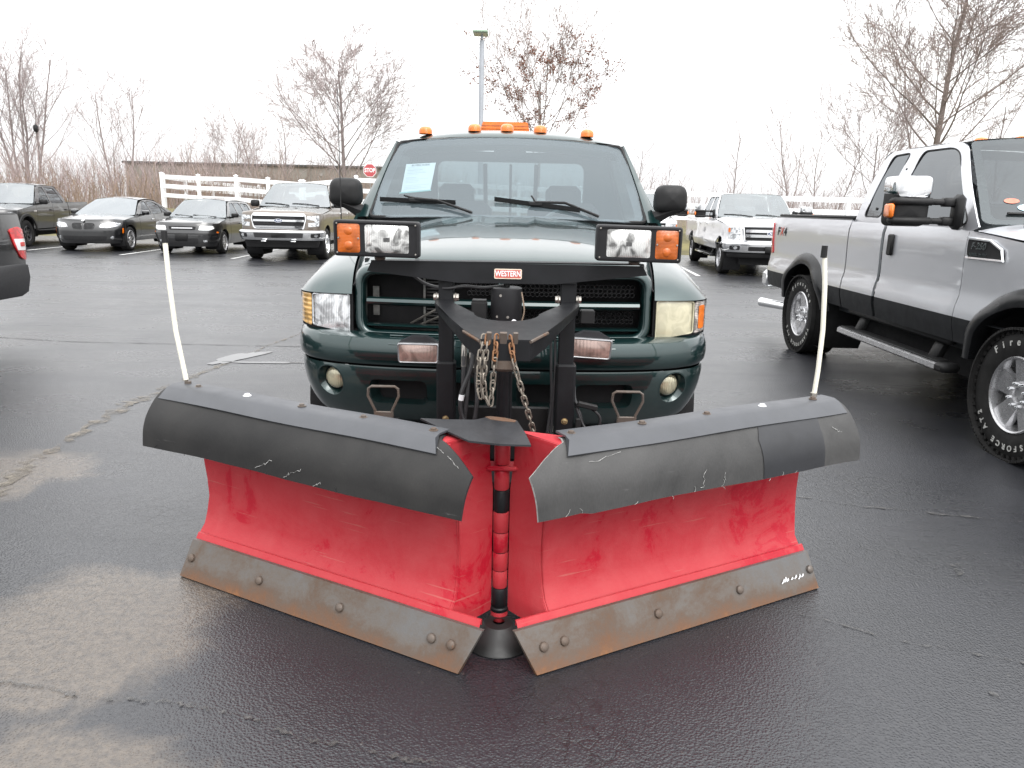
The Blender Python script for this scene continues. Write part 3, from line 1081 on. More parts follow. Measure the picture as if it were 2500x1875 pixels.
# --- plow lamps
M_house = simple('lamp_housing', (0.013, 0.013, 0.0145), .45, 0, .15, 20, .1, 300, spec=.25)
def plow_lamp(cx, cz, outer):
    """outer = -1: turn signal on the -x side"""
    yf = 2.87
    w2, h2 = .164, .0685
    o_path = rrect(-w2, w2, -h2, h2, .014, 4)
    i_path = rrect(-w2 + .010, w2 - .010, -h2 + .010, h2 - .010, .008, 4)
    b_path = rrect(-w2 + .018, w2 - .018, -h2 + .016, h2 - .012, .02, 4)
    f = lambda u, v, y: Vector((cx + u, y, cz + v - .012 * u))
    mb = MB()
    P = [[f(u, v, yf + .012) for u, v in i_path], [f(u, v, yf) for u, v in i_path], [f(u, v, yf + .001) for u, v in rrect(-w2 + .004, w2 - .004, -h2 + .004, h2 - .004, .012, 4)],
         [f(u, v, yf + .008) for u, v in o_path], [f(u, v, yf + .055) for u, v in o_path], [f(u, v, yf + .095) for u, v in b_path]]
    mb.rings(P)
    mb.add([f(u, v, yf + .095) for u, v in b_path], [tuple(range(len(b_path)))])
    L = pp(mb, 'plow_lamp', M_house)
    # face plate with two openings
    s = outer
    tx = s * .106            # turn signal centre
    hx = -s * .040           # sealed beam centre
    turn = rrect(tx - .043, tx + .043, -.054, .054, .010, 3)
    beam = rrect(hx - .084, hx + .084, -.052, .052, .010, 3)
    pp(MB().patch(i_path, lambda u, v, o: f(u, v, yf + .006 - o), [turn, beam], .05, .004), 'bezel', M_house, L)
    def dome(c, hw, hh, bulge):
        def fn(u, v, o):
            q = max(0, 1 - ((u - c) / hw) ** 4) * max(0, 1 - (v / hh) ** 4)
            return f(u, v, yf + .005 - bulge * q - o)
        return fn
    pp(MB().patch(beam, dome(hx, .084, .052, .008), (), .012), 'headlamp_lens', M_plowl, L)
    # reflector detail seen through the sealed beam
    pp(MB().box(f(hx, -.002, yf - .0035), (.022, .002, .016)), 'bulb_shield', simple('bulb_grey', (.10, .10, .10), .3, .5, .4, 60), L)
    pp(MB().patch(turn, dome(tx, .043, .054, .007), (), .012), 'turn_signal_lens', M_amberd, L)
    for dz in (.027, -.027):
        pp(MB().lathe([(.0001, .004), (.008, .0035), (.015, .001), (.0165, 0)], f(tx, dz, yf - .0015), (0, -1, 0), 16), 'signal_bulb', M_amberd, L)
    for du, dv in ((-w2 + .014, -h2 + .014), (w2 - .014, -h2 + .014), (-w2 + .014, h2 - .014), (w2 - .014, h2 - .014), (tx - .038, 0), (tx + .038, 0)):
        pp(MB().lathe([(.0001, .002), (.003, .0016), (.0038, 0)], f(du, dv, yf + (.0015 if abs(dv) > .01 else -.001)), (0, -1, 0), 8), 'screw', M_steel, L)
    return L
plow_lamp(-.531, 1.318, -1)
plow_lamp(.474, 1.321, 1)
for x, z in ((-.533, 1.236), (.471, 1.239)):
    pp(MB().lathe([(.010, -.004), (.020, -.002), (.0225, .006), (.019, .014), (.012, .016), (.010, .03)], (x, 2.955, z), (0, 0, 1), 16), 'lamp_stud', MATS['rusty_bolt'])

# --- lift arm: U-shaped plate that slopes towards the blade, with a rolled outer flange
cx = -.027
zy = lambda y: 1.078 - .160 * (2.95 - y)
outer = [(-.287, 3.01), (-.287, 2.925), (-.20, 2.71), (-.150, 2.60), (-.088, 2.50)]
inner_c = []
for i in range(13):
    a = math.pi * i / 12
    inner_c.append((.125 * math.cos(a), 2.80 - .095 * math.sin(a)))
poly = outer + [(-x, y) for x, y in outer[::-1]] + [(.215, 3.01), (.215, 2.93)] + inner_c + [(-.215, 2.93), (-.215, 3.01)]
arm = pp(MB().patch([(cx + x, y) for x, y in poly], lambda u, v, o: Vector((u, v, zy(v) + o)), (), .05, .008), 'lift_arm', M_black)
mb = MB()
fl = outer + [(-x, y) for x, y in outer[::-1]]
hgt = [.03, .035, .045, .06, .075]
hgt = hgt + hgt[::-1]
mb.grid([[Vector((cx + x, y, zy(y) - .0085)), Vector((cx + x * .985, y + .004, zy(y) - h)), Vector((cx + x * .955, y + .010, zy(y) - h)), Vector((cx + x * .955, y + .010, zy(y) - .0085))] for (x, y), h in zip(fl, hgt)])
pp(mb, 'arm_flange', M_black, arm)
for sx in (-1, 1):
    pp(MB().tube([(cx + sx * .150, 2.596, zy(2.596) - .006), (cx + sx * .118, 2.546, zy(2.546) - .006), (cx + sx * .088, 2.497, zy(2.497) - .006)], .006, 6), 'rusty_edge', MATS['rusty_bolt'], arm)
for x, w in ((-.055, .011), (-.006, .016), (.036, .011)):
    mb = MB().box((cx + x, 2.503, 1.005), (w * 1.6, .012, .055), (R(14), 0, 0), .002)
    mb.box((cx + x, 2.515, .965), (w * 2.0, .02, .06), None, .003)
    pp(mb, 'chain_hook', MATS['rusty_bolt'], arm)
pp(MB().box((cx, 2.53, .925), (.075, .05, .07), None, .01), 'hook_block', MATS['rusty_bolt'], arm)

# --- hydraulic unit
mt = pp(MB().lathe([(.0001, 1.134), (.056, 1.134), (.062, 1.130), (.0635, 1.122), (.0635, .90), (.05, .88)], (-.030, 2.99, 0), (0, 0, 1), 32), 'pump_motor', M_house)
pp(MB().cyl((-.030, 2.985, 1.132), (-.030, 2.985, 1.16), .013, .012, 10), 'motor_terminal', M_plastic, mt)
pp(MB().lathe([(.0001, .003), (.011, .003), (.012, 0)], (.002, 2.932, 1.000), (.35, -.9, 0), 12), 'motor_label', M_white, mt)
for dx, dz in ((-.047, 1.02), (-.005, 1.02), (-.035, 1.105)):
    pp(MB().lathe([(.0001, .001), (.0055, .001), (.006, -.002)], (-.030 + dx + .012, 2.99 - math.sqrt(max(1e-5, .0637 ** 2 - (dx + .012) ** 2)), dz), (0, -1, 0), 8), 'motor_screw', M_steel, mt)
pp(MB().box((-.140, 3.0, 1.03), (.064, .06, .085), None, .004).box((-.140, 3.0, 1.075), (.058, .055, .01), None, .002), 'solenoid_box', M_plastic)
pp(MB().box((.300, 3.0, 1.02), (.058, .05, .055), None, .004), 'control_box', M_plastic)
pp(MB().box((-.135, 2.95, .86), (.085, .08, .14), None, .006), 'valve_block', simple('valve_block', (0.035, .034, .032), .5, .3, .3, 20))
pp(MB().box((-.03, 2.86, .70), (.062, .055, .46), None, .006).cyl((-.03, 2.84, .45), (-.03, 2.84, .93), .022, .022, 12), 'lift_cylinder', M_black)
pp(MB().box((-.03, 3.05, .50), (.38, .02, .24), None, .006), 'pump_cover', M_plastic)

def smooth_path(pts, k=6):
    o = []
    n = len(pts)
    P = [Vector(p) for p in pts]
    for i in range(n - 1):
        p0, p1, p2, p3 = P[max(0, i - 1)], P[i], P[i + 1], P[min(n - 1, i + 2)]
        for q in range(k):
            t = q / k
            o.append(.5 * ((2 * p1) + (p2 - p0) * t + (2 * p0 - 5 * p1 + 4 * p2 - p3) * t * t + (3 * p1 - p0 - 3 * p2 + p3) * t ** 3))
    o.append(P[-1])
    return o
for pts in ([(-.196, 2.93, .93), (-.196, 2.90, .80), (-.200, 2.88, .62), (-.225, 2.86, .44)],
            [(-.164, 2.93, .92), (-.166, 2.90, .82), (-.205, 2.87, .70), (-.185, 2.86, .60), (-.11, 2.85, .585), (-.04, 2.84, .56)],
            [(-.178, 2.94, .86), (-.178, 2.89, .74), (-.190, 2.87, .60), (-.205, 2.86, .44)],
            [(-.160, 2.94, .84), (-.140, 2.89, .72), (-.150, 2.87, .60), (-.190, 2.86, .44)]):
    pp(MB().tube(smooth_path(pts), .0095, 8), 'hydraulic_hose', M_hose)
for x, z in ((-.196, .905), (-.164, .900)):
    pp(MB().cyl((x, 2.925, z), (x, 2.915, z - .045), .0125, .0125, 6).cyl((x, 2.915, z - .045), (x, 2.905, z - .085), .0105, .0105, 10).cyl((x, 2.93, z + .03), (x, 2.925, z), .010, .010, 8), 'hose_fitting', M_steel)
pp(MB().cyl((-.199, 2.867, .712), (-.2035, 2.866, .690), .0112, .0112, 10), 'hose_tag', M_white)
for pts in ([(.262, 3.02, .72), (.27, 2.98, .66), (.33, 2.97, .64), (.37, 2.97, .60), (.36, 2.97, .545), (.31, 2.97, .55), (.285, 2.97, .62), (.262, 3.0, .66)],
            [(.27, 2.97, .64), (.30, 2.96, .57), (.335, 2.95, .535), (.34, 2.95, .49)],
            [(.155, 3.0, .96), (.16, 2.98, .80), (.165, 2.98, .66), (.15, 2.97, .52)],
            [(.172, 3.0, .96), (.176, 2.98, .80), (.172, 2.98, .62), (.165, 2.97, .50)]):
    pp(MB().tube(smooth_path(pts), .006, 7), 'cable', M_hose)
pp(MB().box((.315, 2.965, .652), (.085, .024, .022), (0, R(12), 0), .004), 'cable_connector', M_plastic)
pp(MB().box((.278, 2.95, .565), (.022, .022, .075), None, .003), 'cable_connector', M_plastic)
pp(MB().cyl((.276, 2.94, .528), (.284, 2.93, .505), .012, .011, 10), 'connector_cap', M_white)
pp(MB().tube(smooth_path([(-.42, 3.05, 1.17), (-.36, 3.03, 1.135), (-.28, 2.975, 1.125), (-.20, 2.97, 1.135), (-.12, 2.98, 1.13), (-.04, 2.98, 1.14)]), .007, 7), 'cable', M_hose)
pp(MB().tube(smooth_path([(.03, 2.94, 1.12), (.042, 2.93, 1.05), (.034, 2.93, 1.00), (.052, 2.92, .995)]), .003, 6), 'cable', simple('tan_wire', (.2, .15, .11), .6, 0, .2, 30))

# --- chain links
def link_mesh():
    mb = MB()
    pts = []
    L_, Wd = .0115, .0078
    for i in range(20):
        a = 2 * math.pi * i / 20
        x, z = math.cos(a) * Wd, math.sin(a) * Wd
        z += L_ if math.sin(a) > 1e-6 else (-L_ if math.sin(a) < -1e-6 else 0)
        pts.append((x, 0, z))
    mb.tube(pts, .0034, 6, closed=True)
    me_o = mb.build('chain_link', M_chain, plow)
    me = me_o.data
    bpy.data.objects.remove(me_o)
    return me
LINK = link_mesh()
LINKR = LINK.copy()
LINKR.materials.clear()
LINKR.materials.append(M_chainr)
def strand(pts, rusty=3, tw=0.0):
    P = smooth_path(pts, 30)
    d = [0.0]
    for a, b in zip(P, P[1:]):
        d.append(d[-1] + (b - a).length)
    pitch = .0272
    n = int(d[-1] / pitch)
    j = 0
    for k in range(n + 1):
        s = k * pitch
        while j < len(d) - 2 and d[j + 1] < s:
            j += 1
        t = (s - d[j]) / max(1e-6, d[j + 1] - d[j])
        p = P[j].lerp(P[j + 1], t)
        ax = (P[j + 1] - P[j]).normalized()
        q = ax.to_track_quat('Z', 'X')
        o = bpy.data.objects.new('chain_link', LINKR if k < rusty else LINK)
        COL.objects.link(o)
        o.parent = plow
        o.rotation_mode = 'QUATERNION'
        o.rotation_quaternion = q @ Euler((0, 0, R(25 + 90 * (k % 2)) + tw + rnd(-.12, .12))).to_quaternion()
        o.location = p - PB
strand([(cx - .030, 2.500, 1.005), (cx - .034, 2.492, .94), (cx - .040, 2.50, .85), (cx - .047, 2.49, .765)], 3)
strand([(cx - .060, 2.500, 1.005), (cx - .066, 2.492, .94), (cx - .070, 2.49, .86), (cx - .066, 2.49, .81), (cx - .056, 2.485, .785)], 1, .4)
strand([(cx - .075, 2.505, 1.003), (cx - .086, 2.495, .94), (cx - .088, 2.49, .86), (cx - .085, 2.49, .82), (cx - .075, 2.487, .79)], 0, .2)
strand([(cx + .020, 2.500, 1.002), (cx + .030, 2.492, .94), (cx + .055, 2.49, .85), (cx + .082, 2.50, .76), (cx + .108, 2.52, .67), (cx + .118, 2.53, .63)], 3)

# --- A-frame and swing cylinders behind the blade
af = MB()
for sx in (-1, 1):
    af.tube([(cx, 2.44, .30), (cx + sx * .20, 2.80, .30), (cx + sx * .42, 3.18, .34)], .045, 6)
    af.tube([(cx + sx * .10, 2.70, .33), (cx + sx * .55, 2.62, .33)], .03, 10)
af.box((cx, 2.42, .36), (.12, .14, .36), None, .01)
af.box((cx, 3.1, .36), (.72, .10, .12), None, .01)
pp(af, 'push_frame', M_black)
for x in (-.556, .502):   # lift handles
    pts = [(x - .035, 3.10, .545), (x - .037, 3.10, .575), (x - .067, 3.10, .640), (x - .064, 3.10, .672), (x - .050, 3.10, .682), (x + .050, 3.10, .682), (x + .064, 3.10, .672), (x + .067, 3.10, .640), (x + .037, 3.10, .575), (x + .035, 3.10, .545)]
    h = pp(MB().tube(pts, .0062, 7), 'lift_handle', MATS['rusty_bolt'])
    pp(MB().box((x, 3.10, .555), (.085, .012, .032), None, .003), 'handle_plate', MATS['rusty_bolt'], h)
    pp(MB().box((x, 3.11, .49), (.095, .06, .11), None, .006).cyl((x + .05, 3.11, .52), (x + .066, 3.11, .52), .02, .02, 12), 'mount_bracket', M_black, h)

# ================================================================== wheels (shared by all vehicles)
def wheel(parent, x, y, r, wd, side, rim_r, style='five', rim_mat=None, name='wheel', detail=1, letters=None, steer=0.0):
    """side: +1 outer face towards +x, -1 towards -x"""
    rim_mat = rim_mat or M_alloy
    n = 48 if detail > 1 else 28
    e = wd / 2
    tp = [(rim_r - .01, -e * .82), (rim_r + .012, -e * .95), ((rim_r + r) / 2, -e * 1.02), (r - .035, -e * .97), (r - .012, -e * .84), (r, -e * .70),
          (r, e * .70), (r - .012, e * .84), (r - .035, e * .97), ((rim_r + r) / 2, e * 1.02), (rim_r + .012, e * .95), (rim_r - .01, e * .82)]
    c = Vector((x, y, r - .004))
    ax = Vector((1, 0, 0))
    mb = MB().lathe(tp, (0, 0, 0), ax, n)
    if detail > 1:       # tread lugs
        for k in range(n * 2):
            a = 2 * math.pi * k / (n * 2)
            for lane, sh in ((-.52, 0), (-.18, .5), (.18, 0), (.52, .5)):
                t = a + sh * math.pi / (n * 2)
                p = Vector((lane * wd * .98, math.sin(t) * r, math.cos(t) * r))
                mb.box(p, (wd * .155, .030, .016), Euler((-t, 0, R(12) * (1 if lane > 0 else -1))).to_matrix())
        for k in range(n):
            a = 2 * math.pi * k / n
            for s2 in (-1, 1):
                p = Vector((s2 * wd * .455, math.sin(a) * (r - .016), math.cos(a) * (r - .016)))
                mb.box(p, (.024, .022, .030), Euler((-a, 0, 0)).to_matrix())
    w = mb.build(name, M_tyre, parent)
    w.location = c
    w.rotation_euler = (0, 0, steer)
    s = side
    # rim barrel and dish
    rm = MB().lathe([(rim_r + .004, s * e * .93), (rim_r - .004, s * e * .99), (rim_r - .014, s * e * .93), (rim_r - .022, s * e * .6), (rim_r - .035, -s * e * .6)], (0, 0, 0), ax, n)
    rm.build('rim', rim_mat, w)
    MB().lathe([(rim_r - .03, s * (.02 if detail > 1 else 0)), (.02, s * .035)], (0, 0, 0), ax, n).build('brake_disc', simple('dish_grey_alloy', (.22, .22, .22), .45, .6, .3, 20) if detail > 1 else simple('brake_dark', (.05, .05, .05), .5, .5, .3, 20), w)  # plain grey alloy dish on detailed wheels, dark disc on the others
    ns = {'five': 5, 'mesh': 10, 'multi': 9, 'six': 6, 'steel': 8}[style]
    sp = MB()
    for k in range(ns):
        a = 2 * math.pi * k / ns
        M = Matrix.Rotation(a, 3, 'X')
        wi, wo = {'five': (.098, .150), 'mesh': (.030, .026), 'multi': (.030, .024), 'six': (.055, .075), 'steel': (.07, .09)}[style]
        hb = .07 if r > .35 else .055
        f0, f1 = s * e * .80, s * e * .62
        q = [(f1 + s * .012, -wi / 2, hb), (f1 + s * .012, wi / 2, hb), (f0, wo / 2, rim_r - .012), (f0, -wo / 2, rim_r - .012)]
        bk = [(p[0] - s * .035, p[1] * 1.2, p[2]) for p in q]
        mid = [(f1 * .45 + f0 * .55 + s * .004, 0, (hb + rim_r) / 2)]
        sp.add([M @ Vector(p) for p in q + bk], [(0, 1, 2, 3), (7, 6, 5, 4), (0, 4, 5, 1), (1, 5, 6, 2), (2, 6, 7, 3), (3, 7, 4, 0)])
        if style == 'mesh':
            for d in (-1, 1):
                sp.add([M @ Vector(p) for p in [(f1, d * .01, hb + .03), (f1, d * .03, hb + .05), (f0, d * (rim_r - .02) * .30, (rim_r - .02) * .94), (f0, d * (rim_r - .02) * .20, (rim_r - .02) * .97)]], [(0, 1, 2, 3)])
    sp.build('spokes', rim_mat, w, 25)
    hbr = .078 if r > .37 else .05
    MB().lathe([(hbr + .012, s * e * .45), (hbr + .006, s * e * .72), (hbr, s * e * .78), (hbr * .62, s * e * .80), (hbr * .58, s * e * .72), (.001, s * e * .70)], (0, 0, 0), ax, 24).build('hub', rim_mat, w)
    if detail > 1:
        for k in range(8):
            a = 2 * math.pi * (k + .5) / 8
            p = Vector((s * e * .78, math.sin(a) * hbr * .92, math.cos(a) * hbr * .92))
            MB().lathe([(.011, -.004), (.011, .012), (.008, .022), (.0001, .026)], p, (s, 0, 0), 8).build('lug_nut', M_chrome, w)
    if letters:
        for txt, a0, step, size in letters:
            mbt = MB()
            for k, ch in enumerate(txt):
                if ch == ' ':
                    continue
                a = a0 + step * k
                rr_ = (rim_r + r) / 2 + .004
                vs, fs = text_geo(ch, size, .0012, 0, .0012 if True else 0)
                inner = []
                for px, py, pz in vs:
                    # letters face outward along s; local right follows the wheel as seen from outside
                    rad = rr_ + py
                    an = a + px / rr_
                    inner.append(Vector((s * (e * 1.02 + .0012 + pz), -s * math.sin(an) * rad * -1, math.cos(an) * rad)))
                mbt.add(inner, fs)
            mbt.build('sidewall_lettering', simple('raised_white_letters', (.42, .42, .40), .6, 0, .1, 30), w)
    return w

def plan_curve(tab, n=120):
    """plan outline from the centre (x=0) outwards -> functions of signed arc length"""
    P = smooth_path([(x, y, 0) for x, y in tab], 12)
    d = [0.0]
    for a, b in zip(P, P[1:]):
        d.append(d[-1] + (b - a).length)
    def at(s):
        sg = -1 if s < 0 else 1
        s = min(abs(s), d[-1] - 1e-6)
        lo, hi = 0, len(d) - 1
        while hi - lo > 1:
            m = (lo + hi) // 2
            if d[m] <= s:
                lo = m
            else:
                hi = m
        t = (s - d[lo]) / (d[lo + 1] - d[lo])
        p = P[lo].lerp(P[lo + 1], t)
        def tan(i):
            return (P[min(i + 1, len(P) - 1)] - P[max(i - 1, 0)]).normalized()
        tg = tan(lo).lerp(tan(lo + 1), t).normalized()
        nr = Vector((tg.y, -tg.x, 0))
        return Vector((p.x * sg, p.y, 0)), Vector((nr.x * sg, nr.y, 0))
    at.total = d[-1]
    def s_of_x(x):
        for i in range(len(P)):
            if P[i].x >= abs(x):
                return math.copysign(d[i], x)
        return math.copysign(d[-1], x)
    at.sx = s_of_x
    return at

# ================================================================== green pickup that carries the plough
TB = Vector((-.05, 3.30, 0))
truck = thing('pickup_truck', 'dark green pickup truck with amber roof lights carrying the red snow plow', 'pickup truck', TB)
def tp(mb, name, mat, parent=None, sharp=38, label=None):
    o = mb.build(name, mat, parent or truck, sharp)
    if label:
        o['label'] = label
    return o
V = Vector
# ---- bumper and valance
bp = plan_curve([(0, 0), (.3, .008), (.55, .030), (.75, .075), (.88, .14), (.955, .215), (1.002, .32), (1.018, .45), (1.020, .62)])
ST = bp.total - .01
def bmap(inset):
    def f(s, z, o):
        p, n = bp(s)
        q = p + n * (o - inset(z))
        return V((q.x, q.y, z))
    return f
prof = [(-.14, .858), (-.07, .872), (-.030, .866), (-.008, .848), (.004, .815), (.008, .775), (.005, .742), (-.006, .7265)]
ss = np.linspace(-ST, ST, 90)
mb = MB()
rows = []
for s in ss:
    p, n = bp(s)
    k = abs(s) / ST
    rows.append([p + n * o + V((0, 0, z + .02 * max(0, k - .55) - (.012 * (1 - k) if z > .86 else 0))) for o, z in prof])
mb.grid(rows)
bumper = tp(mb, 'bumper', M_green)
# step ribs on the bumper top
for k in range(4):
    z, o = .866 - .012 * k, -.030 + .010 * k
    tp(MB().tube([bp(s)[0] + bp(s)[1] * (o + .0) + V((0, 0, z - .004)) for s in np.linspace(-.52, .52, 25)], .0035, 5), 'step_rib', M_green, bumper)
ins = lambda z: interp([(.40, .135), (.46, .085), (.53, .045), (.62, .015), (.70, .006), (.72, .012)], z)
fv = bmap(ins)
fs_ = bp.sx(.815)
fog_o = [circ(sg * fs_, .628, .078, 24, .074) for sg in (-1, 1)]
slot = [rrect(min(a, b), max(a, b), .535, .655, .035, 4) for a, b in ((.07, .30), (-.30, -.07), (.345, .62), (-.62, -.345))]
outl = [(-ST, .715), (-ST, .56), (-ST * .93, .50), (-ST * .80, .455), (-.55, .43), (.55, .43), (ST * .80, .455), (ST * .93, .50), (ST, .56), (ST, .715)]
val = tp(MB().patch(outl, fv, fog_o + slot, .035, .006), 'valance', M_green, None, 60)
for sl in slot:     # moulded slot walls and near-black backs that paint the shade inside
    cxs = sum(p[0] for p in sl) / len(sl); czs = sum(p[1] for p in sl) / len(sl)
    sc = lambda k: [(cxs + (p[0] - cxs) * k, czs + (p[1] - czs) * k) for p in sl]
    tp(MB().rings([[fv(u, v, 0) for u, v in sl], [fv(u, v, -.03) for u, v in sc(.93)], [fv(u, v, -.075) for u, v in sc(.86)]]), 'slot_frame', M_green, val)
    tp(MB().add([fv(u, v, -.074) for u, v in sc(.87)], [tuple(range(len(sl)))]), 'slot_shade_back', M_dark, val)
for sg in (-1, 1):
    lo = fog_o[0 if sg < 0 else 1]
    inn = circ(sg * fs_ - sg * .006, .638, .054, 24)
    tp(MB().rings([[fv(u, v, .001) for u, v in circ(sg * fs_, .628, .084, 24, .080)], [fv(u, v, 0) for u, v in lo], [fv(u, v, -.02) for u, v in circ(sg * fs_ - sg * .003, .634, .066, 24)], [fv(u, v, -.055) for u, v in inn]]),
       'fog_lamp_recess', M_green, val)
    c, nn = fv(sg * (fs_ - .006), .638, -.050), bp(sg * fs_)[1]
    fg = tp(MB().lathe([(.054, -.004), (.054, .010), (.048, .020), (.034, .0275), (.017, .031), (.0005, .032)], c, (nn.x * .5, nn.y, 0), 24), 'fog_lamp', M_fog)
    tp(MB().lathe([(.0575, -.006), (.0575, .006), (.054, .010)], c, (nn.x * .5, nn.y, 0), 24), 'fog_lamp_ring', M_plastic, fg)
# auxiliary lamps standing on the bumper
for cx_, cz_, rl in ((-.375, .799, 0), (.400, .838, R(-3))):
    f = lambda u, v, y, cx_=cx_, cz_=cz_, rl=rl: V((cx_ + u * math.cos(rl) - v * math.sin(rl), y - .045, cz_ + v * math.cos(rl) + u * math.sin(rl)))
    pth = lambda a, b, r: rpoly([(-a, -b), (a, -b), (a * 1.04, b), (-a * 1.04, b)], r, 3)
    bx = MB().rings([[f(u, v, .004) for u, v in pth(.082, .037, .008)], [f(u, v, 0) for u, v in pth(.087, .042, .01)], [f(u, v, .006) for u, v in pth(.091, .046, .012)], [f(u, v, .03) for u, v in pth(.091, .046, .012)], [f(u, v, .075) for u, v in pth(.05, .03, .012)]])
    al = tp(bx, 'auxiliary_lamp', simple('lamp_grey_metal', (.34, .34, .35), .35, .6, .2, 20))
    tp(MB().patch(pth(.083, .038, .008), lambda u, v, o: f(u, v, .003 - .008 * (1 - (u / .085) ** 2) * (1 - (v / .04) ** 2)), (), .02), 'lens', M_aux, al)
    tp(MB().prism([(-.088, 0), (.088, 0), (.035, .030), (-.035, .030)], lambda u, v, o: f(u, .046 + v * .9, .02 + o), 0, .05), 'shade', M_blackw, al)
# ---- grille surround
def ring(hw, z0, z1, r, yf):
    pl = rpoly([(-hw, z0), (hw, z0), (hw, z1), (-hw, z1)], r, 7)
    out = []
    for i in range(len(pl)):
        a, b = pl[i], pl[(i + 1) % len(pl)]
        k = 14 if abs(a[0] - b[0]) > .3 else 1
        for q in range(k):
            out.append((a[0] + (b[0] - a[0]) * q / k, a[1] + (b[1] - a[1]) * q / k))
    return [V((x, yf + .055 * (x / .7) ** 2 + .10 * (z - 1.0), z)) for x, z in out]
sur = tp(MB().rings([ring(.704, .830, 1.174, .085, .19), ring(.701, .833, 1.171, .085, .135), ring(.690, .843, 1.161, .080, .108), ring(.676, .854, 1.147, .074, .099),
                     ring(.663, .863, 1.136, .066, .103), ring(.654, .870, 1.128, .058, .120), ring(.650, .873, 1.125, .054, .175)]), 'grille_surround', M_green, None, 60)
for zz, h in ((1.004, .018), (.8915, .006)):
    pr_ = [(.0, -h), (-.014, -h * .6), (-.018, 0), (-.012, h * .75), (.004, h), (.05, h * .9), (.05, -h * .9)]
    mb = MB().grid([[V((x, .125 + .055 * (x / .7) ** 2 + a, zz + b)) for a, b in pr_ + [pr_[0]]] for x in np.linspace(-.64, .64, 30)])
    tp(mb, 'grille_bar', M_green, sur)
tp(MB().box((0, .125, .998), (.05, .04, .25), None, .01), 'grille_bar', M_green, sur)
# honeycomb inserts (the one on the -x side is broken out and shows the cooler behind)
def honey(x0, x1, z0, z1):
    mb = MB()
    h = .0215
    rr_ = h / math.sqrt(3) * 1.0
    R0 = .0125
    row = 0
    z = z0 + h
    while z < z1 - h * .3:
        x = x0 + (h * .87 if row % 2 else 0)
        while x < x1:
            yb = .165 + .055 * (x / .7) ** 2
            P0, P1, P2 = [], [], []
            for k in range(6):
                a = R(30 + 60 * k)
                P0.append(V((x + math.cos(a) * .0122, yb, z + math.sin(a) * .0122)))
                P1.append(V((x + math.cos(a) * .0106, yb - .003, z + math.sin(a) * .0106)))
                P2.append(V((x + math.cos(a) * .0098, yb + .02, z + math.sin(a) * .0098)))
            mb.rings([P0, P1, P2])
            x += h
        z += h * .87
        row += 1
    return mb
for a, b in ((1.03, 1.112), (.905, .98)):
    hm = tp(honey(.03, .625, a, b), 'grille_mesh', simple('mesh_black', (.05, .05, .052), .4, 0, .1, 10), sur)
    hm['kind'] = 'stuff'
for a, b in ((1.03, 1.112), (.905, .98)):
    hm = tp(honey(-.16, -.03, a, b), 'grille_mesh', MATS['mesh_black'], sur)
    hm['kind'] = 'stuff'
# cooler pack behind the opening
tp(MB().box((0, .36, .98), (1.36, .05, .42)), 'radiator', M_dark)
fin = MB()
for k in range(15):
    fin.box((-.34, .325, .885 + k * .0165), (.075, .012, .006))
tp(fin, 'cooler_fins', simple('fin_grey', (.10, .10, .10), .5, .5, .2, 20))
for px_, pw_, ph_ in ((-.385, .010, .26), (-.30, .008, .26), (-.62, .03, .14)):
    tp(MB().box((px_, .30, .99), (pw_, .012, ph_)), 'support_post', simple('zinc_grey', (.20, .20, .19), .5, .6, .4, 30))
tp(MB().tube([(-.45, .27, .885), (-.31, .27, .965)], .006, 6).tube([(-.40, .27, .882), (-.30, .27, .925)], .006, 6), 'cooler_line', M_steel)
# near-black boxes paint the shade behind everything between the fenders
tp(MB().box((0, .62, .80), (1.50, .40, .60)), 'engine_bay', M_dark)
tp(MB().box((0, .22, .845), (1.80, .06, .035)), 'bumper_gap_shade', M_dark)
# ---- headlamps
yh = lambda x: interp([(.70, .150), (.80, .162), (.90, .195), (.955, .245), (.985, .300), (1.004, .36)], abs(x))
def hl(sg, bulge=.0):
    def f(u, v, o):
        return V((sg * u, yh(u) + .08 * (v - .95) - o, v))
    return f
for sg in (-1, 1):
    f = hl(sg)
    old = sg > 0
    tp(MB().patch([(.708, .84), (1.0, .875), (1.0, 1.045), (.708, 1.045)], lambda u, v, o: f(u, v, o - .022), (), .04), 'headlamp_housing', M_dark)
    main = rpoly([(.722, .855), (.905, .884), (.905, 1.029), (.722, 1.033)], .012, 3)
    def dome(u, v, o):
        q = max(0, 1 - ((u - .813) / .095) ** 6) * max(0, 1 - ((v - .95) / .095) ** 6)
        return f(u, v, o + .012 * q - .012)
    h = tp(MB().patch(main, dome, (), .022, .012), 'headlamp', M_yell if old else M_headl, None, 60, 'yellowed cloudy headlamp' if old else 'clear fluted headlamp')
    tp(MB().tube([f(u, v, -.003) for u, v in main], .004, 5, closed=True), 'headlamp_rim', M_clearl if not old else M_yell, h)
    corner = rpoly([(.912, .878), (.999, .890), (1.001, 1.026), (.912, 1.029)], .012, 3)
    c_ = tp(MB().patch(corner, lambda u, v, o: f(u, v, o - .004 + .004 * math.sin((v - .88) / .145 * math.pi)), (), .02, .012), 'corner_lamp',
            lens('corner_amber_clear', (.72, .44, .16), .14, .6, 14, 'Z', 0, .1, .55) if not old else lens('corner_clear_bulb', (.62, .55, .5), .1, .35, 40, 'Z', 0, .4, .35), None, 60)
    if old:
        tp(MB().patch(rrect(.935, .975, .90, 1.01, .01, 3), lambda u, v, o: f(u, v, o + .0025), (), .02), 'amber_insert', M_amber, c_)
